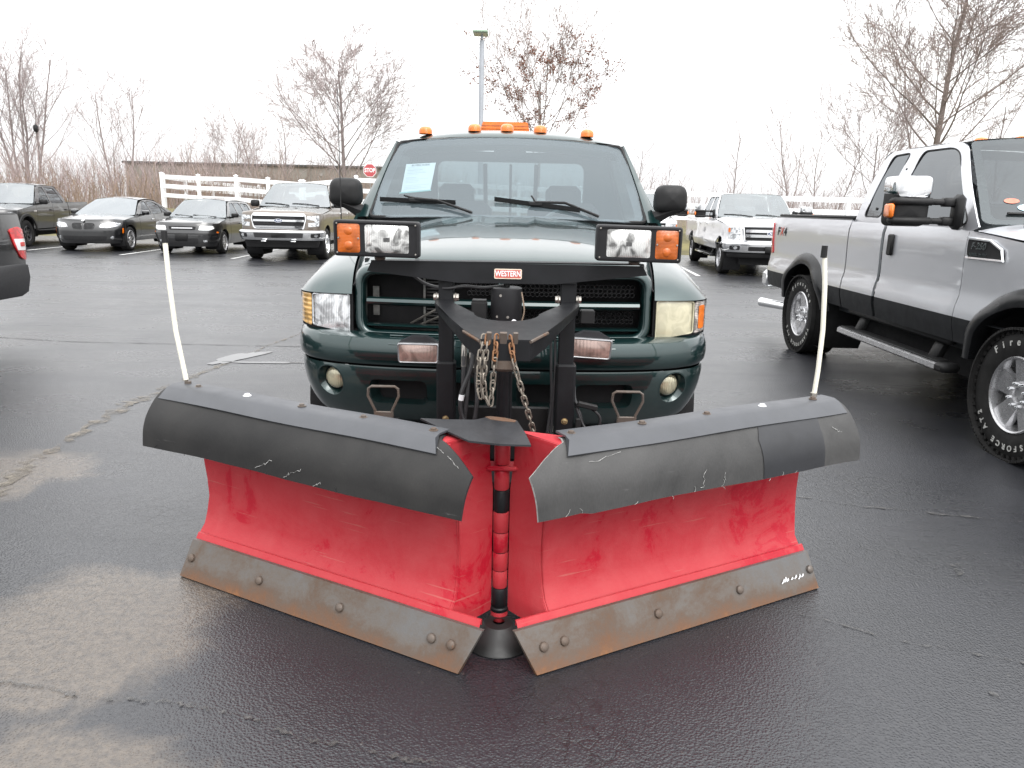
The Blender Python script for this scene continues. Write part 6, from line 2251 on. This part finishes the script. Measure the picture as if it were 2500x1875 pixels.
vw.wheels('mesh', M_alloy)

# ================================================================== markings and cracks on the lot
for k, (a, b) in enumerate((((-13.26, 20.35), (-13.5, 25.2)), ((-10.24, 19.39), (-10.5, 24.6)), ((-7.18, 18.95), (-7.35, 24.1)), ((-4.05, 18.4), (-4.2, 23.6)), ((4.2, 17.0), (4.55, 22.4)))):
    d = Vector((b[0] - a[0], b[1] - a[1], 0)).normalized()
    n = Vector((-d.y, d.x, 0)) * .05
    A, B = Vector((a[0], a[1], .004)), Vector((b[0], b[1], .004))
    MB().grid([[A.lerp(B, t) + n * rnd(.92, 1.05), A.lerp(B, t) - n * rnd(.92, 1.05)] for t in np.linspace(0, 1, 40)]).build('parking_line', M_linepaint, lot)
ca = [(-1.75, 2.0), (-1.55, 1.98), (-1.41, 1.96), (-1.27, 1.92), (-1.07, 1.91), (-0.93, 1.89), (-0.78, 1.85), (-0.69, 1.82), (-0.53, 1.75), (-0.37, 1.72), (-0.22, 1.69), (-0.14, 1.67), (.1, 1.6)]
ribbon('crack', ca, [.012] * len(ca), M_crackp, .0040, 1, lot, .9, 14)
ct = [(-2.50, 3.2), (-2.58, 3.53), (-2.69, 3.98), (-2.72, 4.49), (-2.78, 5.01), (-2.73, 5.45), (-2.65, 6.28), (-2.54, 7.39), (-2.42, 8.09), (-2.3, 9.4)]
ribbon('crack', ct, [.04, .06, .06, .06, .12, .07, .05, .04, .03, .03], M_silt, .0040, 3, lot, .8, 12)
cth = [(-7.5, 7.8), (-5.36, 7.6), (-4.58, 7.46), (-3.55, 7.45), (-2.27, 7.47), (-1.0, 7.5)]
ribbon('crack', cth, [.012] * 6, M_crackd, .0040, 5, lot, .6, 12)
cr = [(1.40, 3.68), (1.52, 3.64), (1.82, 3.53), (2.22, 3.44), (2.52, 3.38), (3.2, 3.2)]
ribbon('crack', cr, [.008, .010, .014, .014, .012, .01], M_crackp, .0040, 6, lot, .9, 12)
cb_ = [(1.05, 2.50), (1.16, 2.45), (1.34, 2.32), (1.54, 2.27), (1.73, 2.20), (2.2, 2.08)]
ribbon('crack', cb_, [.004, .006, .008, .008, .01, .01], M_crackp, .0040, 7, lot, .9, 14)
def blob(name, cx, cy, rx, ry, mat, z, seed, rot=0.0, k=.35, n=40):
    rr = random.Random(seed)
    ph = [rr.uniform(0, 6.28) for _ in range(6)]
    P = []
    for i in range(n):
        a = 2 * math.pi * i / n
        q = 1 + k * (math.sin(2 * a + ph[0]) * .4 + math.sin(3 * a + ph[1]) * .35 + math.sin(5 * a + ph[2]) * .25 + math.sin(9 * a + ph[3]) * .15)
        x, y = rx * q * math.cos(a), ry * q * math.sin(a)
        P.append((cx + x * math.cos(rot) - y * math.sin(rot), cy + x * math.sin(rot) + y * math.cos(rot), z))
    return MB().add(P, [tuple(range(n))]).build(name, mat, lot)
blob('puddle', -2.60, 6.85, .10, .38, M_puddle, .0045, 1, R(-20), .5)
blob('puddle', -2.25, 6.66, .38, .035, M_puddle, .0045, 2, R(3), .5)
for i, (x, y, r_) in enumerate(((1.91, 2.90, .022), (1.89, 2.84, .030), (1.53, 2.02, .020), (1.87, 2.57, .014), (1.30, 3.1, .010))):
    blob('stain', x, y, r_, r_ * .7, M_crackp, .0045, 20 + i, i, .22)
# ================================================================== bank and fences
M_grass = simple('winter_grass', (0.105, 0.092, 0.035), .9, 0, .45, 1.2, .4, 12)
mb = MB()
rows = []
for x in np.linspace(-150, 150, 121):
    ye = 27.3 - .06 * x if x < 0 else 25.4 - .02 * x
    row = []
    for t, h in ((-.5, -.05), (0, .03), (.8, .18), (2.0, .55), (3.5, .88), (5, 1.0), (9, .95), (18, .6), (40, .3), (120, .2), (400, .2)):
        hh = h * (1.0 if x < -2 else max(.66, 1.0 - .05 * (x + 2)))
        row.append((x + .3 * math.sin(t), ye + t + .2 * math.sin(x * .7), hh + (.05 * math.sin(x * 1.3 + t) if t > .5 else 0)))
    rows.append(row)
mb.grid(rows)
bank = mb.build('grass_bank', M_grass)
tag(bank, 'low bank of yellowed winter grass behind the parking lot', None, None, 'structure')
def bank_z(x, y):
    ye = 27.3 - .06 * x if x < 0 else 25.4 - .02 * x
    h = interp([(-.5, -.05), (0, .03), (.8, .18), (2.0, .55), (3.5, .88), (5, 1.0), (9, .95), (18, .6), (40, .3), (120, .2), (400, .2)], y - ye)
    return h * (1.0 if x < -2 else max(.66, 1.0 - .05 * (x + 2)))

def fence(label, pts, tops, rails=(.0, .42, .84), ph=1.42, rh=.18):
    """posts at pts with top heights; each post and rail its own part"""
    base = Vector((pts[0][0], pts[0][1], tops[0] - ph))
    f = thing('rail_fence', label, 'fence', base)
    Q = [Vector((x, y, z)) - base for (x, y), z in zip(pts, tops)]
    for q in Q:
        p = MB().box(q - Vector((0, 0, ph / 2 + .15)), (.135, .135, ph + .3), None, .008).build('post', M_white, f)
        MB().box(q + Vector((0, 0, .008)), (.165, .165, .03), None, .006).add(
            [q + Vector((sx * .075, sy * .075, .023)) for sx, sy in ((-1, -1), (1, -1), (1, 1), (-1, 1))] + [q + Vector((0, 0, .07))], [(0, 1, 4), (1, 2, 4), (2, 3, 4), (3, 0, 4)]).build('post_cap', M_white, p)
    for a, b in zip(Q, Q[1:]):
        d = b - a
        L_ = d.length - .10
        rot = d.to_track_quat('X', 'Z').to_matrix()
        for r_ in rails:
            c = (a + b) / 2 - Vector((0, 0, .14 + r_))
            MB().box(c, (L_, .045, rh), rot, .008).build('rail', M_white, f)
    return f
fence('white vinyl three-rail fence run with the corner post above the black wagon', [(-16.7, 36.0), (-14.35, 34.5), (-12.1, 33.0), (-10.4, 32.0), (-8.75, 31.0)], [2.60, 2.50, 2.46, 2.36, 2.26])
fence('white vinyl three-rail fence receding behind the corner post run', [(-16.70, 36.14), (-16.9, 39.0), (-16.6, 41.7), (-16.2, 44.6), (-16.0, 47.4), (-15.7, 50.2)], [2.58, 2.52, 2.46, 2.40, 2.35, 2.3])
fence('white vinyl fence run beside the stop sign behind the green truck', [(-8.65, 31.06), (-6.6, 31.5), (-4.5, 31.2), (-2.2, 30.6), (.1, 29.9), (2.3, 29.0)], [2.26, 2.50, 2.44, 2.36, 2.28, 2.2])
fence('white vinyl three-rail fence behind the white and silver pickups', [(2.42, 28.95), (4.6, 28.2), (6.75, 27.6), (9.1, 27.0), (11.5, 26.4), (13.9, 25.9), (16.3, 25.4), (18.7, 25.0), (21, 24.6)], [2.2, 2.2, 2.16, 2.07, 2.05, 2.03, 2.0, 2.0, 2.0])

# riprap below the corner of the fence
random.seed(4)
M_rock = simple('pale_limestone', (0.36, 0.35, 0.33), .85, 0, .25, 6, .4, 20)
def rock_mesh():
    bmx = bmesh.new()
    bmesh.ops.create_icosphere(bmx, subdivisions=2, radius=.5)
    for v in bmx.verts:
        v.co *= 1 + .25 * math.sin(v.co.x * 9 + 1) * math.cos(v.co.y * 7) + rnd(-.06, .06)
        v.co.z *= .7
    me = bpy.data.meshes.new('boulder')
    bmx.to_mesh(me); bmx.free()
    me.materials.append(M_rock)
    return me
RK = rock_mesh()
for i in range(16):
    x = -13.2 + .28 * i + rnd(-.15, .15)
    y = 30.0 - .18 * i * .5 + rnd(-.5, .5)
    o = link('boulder', RK, None)
    s_ = rnd(.28, .5)
    o.location = (x, y, bank_z(x, y) + s_ * .15)
    o.rotation_euler = (rnd(0, 1), rnd(0, 1), rnd(0, 6))
    o.scale = (s_, s_ * rnd(.7, 1.1), s_ * rnd(.7, 1))
    tag(o, 'pale limestone boulder in the riprap on the bank behind the sedan', 'boulder', 'riprap boulders on the bank')

# ================================================================== warehouse, lamp, sign, poles
M_wall = simple('grey_brown_wall', (0.215, 0.20, 0.18), .85, 0, .12, .5, .2, 4)
wh = thing('warehouse', 'long low grey-brown warehouse with dark flat roof edge behind the fence', 'building', (-27.6, 84, -.25))
MB().box((0, 6, 2.7), (30.5, 12, 5.4)).build('wall', M_wall, wh)
for k in range(13):
    MB().box((-15.0 + k * 2.5, -.012, 2.65), (.05, .03, 5.1)).build('wall_joint', simple('joint_grey', (.17, .16, .145), .9, 0, .1, 2), wh)
MB().box((0, 6, 5.50), (31.0, 12.5, .24), None, .03).build('roof_edge', simple('dark_roof_metal', (.06, .06, .06), .6, .3, .1, 2), wh)
for x, z in ((-3.4, 4.55), (6.2, 4.6)):
    MB().box((x, -.06, z), (.9 if x < 0 else .3, .12, .28), None, .02).build('wall_lamp', simple('lamp_grey', (.32, .32, .32), .5, .3, .1, 4), wh)
MB().box((-1.2, -.03, 1.6), (2.6, .06, 3.2), None, .02).build('loading_door', simple('door_grey', (.26, .25, .235), .6, 0, .1, 1), wh)

lp = thing('street_lamp', 'tall pale grey parking lot lamp post with flat green-topped head', 'street lamp', (-1.45, 30.6, .8))
M_pole = simple('pale_grey_pole', (.36, .38, .41), .45, .4, .06, 3)
MB().cyl((0, 0, -.3), (0, 0, 6.80), .105, .095, 16).build('pole', M_pole, lp)
MB().box((0, 0, 6.91), (.09, .25, .20), None, .02).build('bracket', M_pole, lp)
MB().box((-.05, -.1, 7.05), (.56, .75, .10), None, .03).build('lamp_head', simple('lamp_head_green', (.30, .40, .31), .5, .2, .05, 3), lp)
MB().box((-.05, -.1, 6.994), (.46, .62, .02), None, .006).build('lamp_glass', simple('lamp_glass', (.5, .5, .48), .2, 0, .05, 3), lp)
MB().cyl((0, 0, -.05), (0, 0, .25), .22, .22, 16).build('concrete_base', simple('concrete', (.4, .39, .37), .9, 0, .1, 3), lp)

sg_ = thing('stop_sign', 'red octagonal stop sign on a post behind the green truck mirror', 'stop sign', (-8.15, 42.6, .6))
oc = [(.38 * math.cos(R(22.5 + 45 * k)), .38 * math.sin(R(22.5 + 45 * k))) for k in range(8)]
MB().prism([(a * 1.0, b) for a, b in oc], lambda u, v, o: V((u, o, 2.62 + v)), -.006, 0).build('sign_border', M_white, sg_)
MB().prism([(a * .93, b * .93) for a, b in oc], lambda u, v, o: V((u, o, 2.62 + v)), -.010, -.0065).build('sign_face', simple('sign_red', (.42, .07, .08), .5, 0, .08, 6), sg_)
text_mb('STOP', lambda x, y, z: V((x, -.0125, 2.62 + y)), .30, 0, .82, fat=.008).build('sign_lettering', M_white, sg_)
MB().box((0, .02, 1.2), (.05, .03, 3.0), None, .005).build('post', simple('galvanised_post', (.3, .3, .29), .5, .6, .2, 8), sg_)

for (x, y, h, lab) in ((-29.8, 48, 4.2, 'thin pole with small dark lamp head among the bare trees past the grey pickup'), (26.2, 37.5, 6.6, 'thin pole with small dark lamp head behind the silver pickup roof')):
    t_ = thing('lamp_pole', lab, 'lamp pole', (x, y, .5))
    MB().cyl((0, 0, -.3), (0, 0, h + .6), .035, .028, 8).build('pole', simple('dark_pole', (.10, .095, .09), .6, .2, .1, 5), t_)
    MB().rings([[V((math.cos(a) * r_, math.sin(a) * r_ * 1.2, h + .6 + z)) for a in np.linspace(0, 2 * math.pi, 12, endpoint=False)] for r_, z in ((.02, -.05), (.10, .0), (.15, .14), (.13, .32), (.05, .42), (.001, .44))]).build('lamp_head', M_plastic, t_)

# ================================================================== bare winter trees
def bark(name, col):
    return simple(name, col, .9, 0, .3, 14, .5, 40)
M_bark1 = bark('grey_bark', (0.24, 0.205, 0.20))
M_bark2 = bark('brown_bark', (0.17, 0.14, 0.125))
M_twig1 = bark('grey_twigs', (0.36, 0.30, 0.295))
M_twig2 = bark('brown_twigs', (0.27, 0.215, 0.195))
M_leaf = simple('dry_oak_leaf', (0.16, 0.065, 0.038), .8, 0, .4, 20)

class TreeGen:
    def __init__(s, seed):
        s.r = random.Random(seed)
        s.poly = {0: [], 1: []}
        s.tips = []
    def grow(s, p, d, L, r, lev, P):
        rr = s.r
        n = max(3, int(L / P['seg'][min(lev, len(P['seg']) - 1)]))
        pts = [p.copy()]
        rs = [r]
        dd = d.normalized()
        wob = P['wob'][min(lev, len(P['wob']) - 1)]
        up = P['up'][min(lev, len(P['up']) - 1)]
        endr = .30 if lev == 0 else .25
        for i in range(n):
            dd = (dd + Vector((rr.gauss(0, wob), rr.gauss(0, wob), rr.gauss(0, wob) + up))).normalized()
            p = p + dd * (L / n)
            pts.append(p.copy())
            rs.append(max(P['rmin'], r * (1 - (1 - endr) * ((i + 1) / n) ** .9)))
        s.poly[0 if lev <= P['tl'] else 1].append((pts, rs, lev))
        if lev >= P['max']:
            s.tips.append(p)
            return
        k = P['kids'][lev]
        k = max(1, int(round(k * rr.uniform(.8, 1.2))))
        st = P['start'][lev]
        az = rr.uniform(0, 6.28)
        for i in range(k):
            t = st + (1 - st) * (i + rr.uniform(.1, .9)) / k
            f = t * n
            j = min(n - 1, int(f))
            q = pts[j].lerp(pts[j + 1], f - j)
            base = (pts[j + 1] - pts[j]).normalized()
            az += 2.4 + rr.uniform(-.5, .5)
            o = base.orthogonal().normalized()
            o = Matrix.Rotation(az, 3, base) @ o
            an = P['ang'][lev] * rr.uniform(.75, 1.25)
            nd = base * math.cos(an) + o * math.sin(an)
            l2 = L * P['len'][lev] * rr.uniform(.75, 1.2) * (1 - P['tap'][lev] * (t - st) / (1 - st + 1e-6))
            r2 = max(P['rmin'], min(rs[j] * .72, rs[j] * P['rk'][lev]))
            s.grow(q, nd, l2, r2, lev + 1, P)
        s.tips.append(p)
    def mesh(s, key, sides):
        Vv, Ff = [], []
        off = 0
        for pts, rs, lev in s.poly[key]:
            n = sides[min(lev, len(sides) - 1)]
            Pn = np.array([tuple(p) for p in pts])
            T = np.gradient(Pn, axis=0)
            T /= np.linalg.norm(T, axis=1)[:, None] + 1e-9
            ref = np.array([.31, .87, .39]) if abs(T[0][2]) > .5 else np.array([0.1, 0.2, .97])
            U = np.cross(T, ref); U /= np.linalg.norm(U, axis=1)[:, None] + 1e-9
            B = np.cross(T, U)
            a = np.arange(n) * 2 * np.pi / n
            ring = Pn[:, None, :] + (U[:, None, :] * np.cos(a)[None, :, None] + B[:, None, :] * np.sin(a)[None, :, None]) * np.array(rs)[:, None, None]
            m = len(pts)
            Vv.append(ring.reshape(-1, 3))
            i, k = np.meshgrid(np.arange(m - 1), np.arange(n), indexing='ij')
            k2 = (k + 1) % n
            Ff.append((np.stack([i * n + k, i * n + k2, (i + 1) * n + k2, (i + 1) * n + k], -1).reshape(-1, 4)) + off)
            off += m * n
        if not Vv:
            return None
        return np.concatenate(Vv), np.concatenate(Ff)

def np_mesh(name, V_, F_, mat):
    me = bpy.data.meshes.new(name)
    k = F_.shape[1]
    me.vertices.add(len(V_)); me.vertices.foreach_set('co', V_.astype(np.float32).ravel())
    me.loops.add(len(F_) * k); me.loops.foreach_set('vertex_index', F_.astype(np.int32).ravel())
    me.polygons.add(len(F_)); me.polygons.foreach_set('loop_start', np.arange(len(F_), dtype=np.int32) * k)
    me.polygons.foreach_set('loop_total', np.full(len(F_), k, np.int32))
    me.polygons.foreach_set('use_smooth', np.ones(len(F_), bool))
    me.update(calc_edges=True)
    me.materials.append(mat)
    return me

def tree_meshes(seed, H, P, m1, m2, multi=1, leaves=0, lean=0.0):
    g = TreeGen(seed)
    for k in range(multi):
        a = 6.28 * k / max(1, multi) + seed
        d = Vector((math.cos(a) * (.16 if multi > 1 else 0) + lean, math.sin(a) * (.10 if multi > 1 else 0), 1))
        b = Vector((math.cos(a) * (.45 if multi > 1 else 0), math.sin(a) * (.3 if multi > 1 else 0), -.3))
        hk = g.r.uniform(.82, 1.0) if multi > 1 else 1.0
        g.grow(b, d, H * P['trunk'] * hk, P['r0'] * H * (1 if multi == 1 else .8), 0, P)
    V0, F0 = g.mesh(0, (8, 6, 4))
    V1, F1 = g.mesh(1, (6, 5, 4, 3, 3, 3))
    t = np_mesh('trunk', V0, F0, m1)
    c = np_mesh('crown', V1, F1, m2)
    lf = None
    if leaves:
        tips = [p for p in g.tips if H * .30 < p.z < H * 1.0 and g.r.random() < (1.05 - p.z / H) ** 1.3]
        Vl, Fl = [], []
        rr = random.Random(seed + 9)
        for i in range(leaves):
            p = rr.choice(tips) + Vector((rr.gauss(0, .12), rr.gauss(0, .12), rr.gauss(0, .12) - .05))
            a, b_ = Vector((rr.gauss(0, 1), rr.gauss(0, 1), rr.gauss(0, 1))).normalized(), Vector((rr.gauss(0, 1), rr.gauss(0, 1), rr.gauss(0, 1)))
            b_ = a.cross(b_).normalized()
            s_ = rr.uniform(.045, .085)
            o = len(Vl)
            Vl += [tuple(p - a * s_), tuple(p + b_ * s_ * .6), tuple(p + a * s_), tuple(p - b_ * s_ * .6)]
            Fl.append((o, o + 1, o + 2, o + 3))
        lf = np_mesh('leaves', np.array(Vl), np.array(Fl), M_leaf)
    return t, c, lf

TALL = dict(seg=(.8, .7, .5, .4), wob=(.035, .06, .09, .12), up=(.02, .06, .06, .05), rmin=.010, tl=1, max=3, kids=(12, 8, 7), start=(.28, .25, .2), ang=(.55, .55, .6),
            len=(.46, .42, .40), tap=(.55, .4, .3), rk=(.42, .5, .5), trunk=.97, r0=.011)
BROAD = dict(seg=(.8, .6, .45, .35, .3), wob=(.02, .06, .09, .11, .13), up=(.0, .03, .03, .02, .02), rmin=.0105, tl=1, max=4, kids=(24, 11, 7, 4), start=(.22, .22, .2, .2), ang=(.80, .60, .6, .6),
             len=(.66, .46, .45, .5), tap=(.60, .4, .3, .2), rk=(.36, .5, .5, .5), trunk=.88, r0=.0155)
VASE = dict(seg=(.5, .6, .45, .35, .3), wob=(.02, .05, .08, .11, .13), up=(.0, .09, .06, .03, .02), rmin=.0095, tl=1, max=4, kids=(15, 8, 6, 4), start=(.35, .2, .2, .2), ang=(.82, .5, .55, .6),
            len=(.90, .45, .42, .5), tap=(.35, .4, .3, .2), rk=(.45, .5, .5, .5), trunk=.80, r0=.011)
SAPL = dict(seg=(.5, .4, .35), wob=(.05, .09, .13), up=(.02, .07, .04), rmin=.010, tl=0, max=2, kids=(11, 7), start=(.15, .15), ang=(.5, .6), len=(.42, .40), tap=(.5, .3), rk=(.5, .5), trunk=.95, r0=.010)

def place_tree(ms, x, y, z, rz, s, label, group=None, name='bare_tree'):
    t = thing(name, label, 'tree', (x, y, z), rz, group)
    t.scale = (s, s, s)
    for me, nm in zip(ms, ('trunk', 'crown', 'leaves')):
        if me is not None:
            o = link(nm, me, None, t)
            if nm == 'leaves':
                o['kind'] = 'stuff'
    return t
big = tree_meshes(3, 14.0, BROAD, M_bark2, M_twig2)
clump = tree_meshes(8, 14.5, TALL, M_bark1, M_twig1, 5)
slim = tree_meshes(21, 12.5, TALL, M_bark1, M_twig1, 2)
oak = tree_meshes(14, 12.0, VASE, M_bark2, M_twig2, 1, 5200)
pyr = tree_meshes(33, 12.5, BROAD, M_bark1, M_twig1)
sap = [tree_meshes(40 + k, 6.5, SAPL, M_bark1, M_twig1, 1 + k % 2) for k in range(4)]
rnd_t = tree_meshes(55, 8.5, VASE, M_bark1, M_twig1)

place_tree(big, 21.2, 39.5, .5, .4, .98, 'largest bare spreading tree with stout trunk rising behind the silver pickup roof')
place_tree(rnd_t, 19.4, 41.5, .4, 1.9, .80, 'bushy bare tree leaning out behind the silver pickup rear window')
place_tree(clump, -31.5, 49.0, .3, 0, .73, 'clump of tall slender bare trunks behind the dark grey pickup')
place_tree(slim, -27.2, 52.5, .3, 1.2, .80, 'tall slim forked bare tree standing alone beside the warehouse end wall')
place_tree(pyr, -10.9, 48.5, .3, .8, .83, 'pyramid-shaped bare tree between the stop sign and the lamp post')
place_tree(oak, 1.2, 43.0, .3, 2.2, .84, 'bare tree with clinging brown leaves behind the green truck cab roof')
place_tree(sap[1], -17.8, 56, .3, .5, 1.35, 'young bare tree with upright twigs in front of the warehouse wall')
place_tree(rnd_t, -21.3, 58, .3, .2, .72, 'round-topped bare tree rising over the warehouse roof')
place_tree(sap[3], -24.9, 60, .3, 1.1, .95, 'low bushy bare sapling over the end of the warehouse roof')
place_tree(sap[0], 15.6, 43, .4, .5, 1.05, 'slender bare sapling with forked trunk behind the white fence and silver pickup bed')
place_tree(sap[2], 13.0, 46, .4, .9, .9, 'thin upright bare sapling rising behind the white pickup cab')
place_tree(sap[1], 17.2, 42.5, .4, 2.9, .95, 'leaning bare sapling beside the bushy tree behind the white fence')
place_tree(sap[0], 27.5, 44, .4, 2.0, 1.2, 'bare sapling behind the windscreen of the silver pickup')
random.seed(9)
for i, (px, py, s_) in enumerate(((8.2, 52, .85), (10.2, 56, .8), (6.6, 55, .62), (-38, 52, .8), (-36, 56, .95), (11.8, 60, .7), (-20, 66, .8), (-14.8, 63, .85), (-30.5, 58, .9), (25, 52, 1.1), (30, 50, 1.1), (20, 56, 1.0))):
    lab = 'small bare sapling in the scrub behind the white and silver pickups' if px > 0 else 'small bare sapling in the scrub around the warehouse'
    place_tree(sap[i % 4], px, py, .3, rnd(0, 6), s_, lab, 'saplings behind the white and silver pickups' if px > 0 else 'saplings around the warehouse')

# ================================================================== scrub: uncountable thin stems
def scrub(name, label, area, count, hmin, hmax, mat, seed):
    rg = np.random.default_rng(seed)
    Vv, Ff = [], []
    off = 0
    tri = np.arange(3) * 2 * np.pi / 3
    for i in range(count):
        x, y, k = area(rg)
        H = rg.uniform(hmin, hmax) * k
        z0 = bank_z(x, y) - .1
        ns = 5
        d = np.array([rg.normal(0, .12), rg.normal(0, .12), 1.0])
        p = np.array([x, y, z0])
        pl = [p]
        for q in range(ns):
            d = d + rg.normal(0, .13, 3) * np.array([1, 1, .3])
            p = p + d / np.linalg.norm(d) * H / ns
            pl.append(p)
        lines = [(np.array(pl), .016 * H / 3 + .004)]
        for b in range(rg.integers(4, 8)):
            j = rg.integers(1, ns)
            t = rg.uniform()
            s0 = pl[j] * (1 - t) + pl[j + 1] * t
            dd = np.array([rg.normal(0, .6), rg.normal(0, .6), rg.uniform(.4, 1.1)])
            dd /= np.linalg.norm(dd)
            l_ = H * rg.uniform(.15, .4)
            m_ = s0 + dd * l_ * .5 + rg.normal(0, .03, 3) * l_
            lines.append((np.array([s0, m_, s0 + dd * l_ + np.array([0, 0, .06 * l_])]), .007))
        for P_, r_ in lines:
            n = len(P_)
            rr_ = np.linspace(r_, max(.004, r_ * .3), n)
            U = np.array([1., 0, 0]); B = np.array([0, 1., 0])
            ring = P_[:, None, :] + (U[None, None] * np.cos(tri)[None, :, None] + B[None, None] * np.sin(tri)[None, :, None]) * rr_[:, None, None]
            Vv.append(ring.reshape(-1, 3))
            ii, kk = np.meshgrid(np.arange(n - 1), np.arange(3), indexing='ij')
            k2 = (kk + 1) % 3
            Ff.append(np.stack([ii * 3 + kk, ii * 3 + k2, (ii + 1) * 3 + k2, (ii + 1) * 3 + kk], -1).reshape(-1, 4) + off)
            off += n * 3
    me = np_mesh(name, np.concatenate(Vv), np.concatenate(Ff), mat)
    o = link(name, me, None)
    tag(o, label, None, None, 'stuff')
    return o
M_scr1 = simple('scrub_brown', (0.28, 0.22, 0.185), .95, 0, .3, .6)
M_scr2 = simple('scrub_grey', (0.33, 0.265, 0.255), .95, 0, .3, .6)
M_scr3 = simple('scrub_tan', (0.26, 0.19, 0.135), .95, 0, .3, .6)
scrub('scrub', 'dense grey-brown leafless thicket behind the dark grey pickup and sedan', lambda g: (g.uniform(-42, -15.5), g.uniform(38, 50), g.uniform(.6, 1)), 1300, 2.4, 4.4, M_scr2, 1)
scrub('scrub', 'tan dry brush at the foot of the thicket', lambda g: (g.uniform(-40, -15), g.uniform(37.0, 42), g.uniform(.5, 1)), 800, 1.2, 2.6, M_scr3, 2)
scrub('scrub', 'thin leafless brush in front of the warehouse wall', lambda g: (g.uniform(-20, -4), g.uniform(44, 62), g.uniform(.6, 1)), 900, 2.6, 4.4, M_scr1, 3)
scrub('scrub', 'low distant scrub line behind the white and silver pickups', lambda g: (g.uniform(3, 36), g.uniform(44, 66), g.uniform(.55, 1)), 1500, 1.8, 3.6, M_scr2, 4)
scrub('scrub', 'brown brush behind the green truck cab', lambda g: (g.uniform(-6, 6), g.uniform(38, 56), g.uniform(.55, 1)), 600, 1.6, 3.2, M_scr1, 5)
scrub('dry_weeds', 'tawny dry weeds along the bank', lambda g: (g.uniform(-20, 20), g.uniform(31.5, 36), g.uniform(.5, 1)), 500, .15, .45, M_scr3, 6)
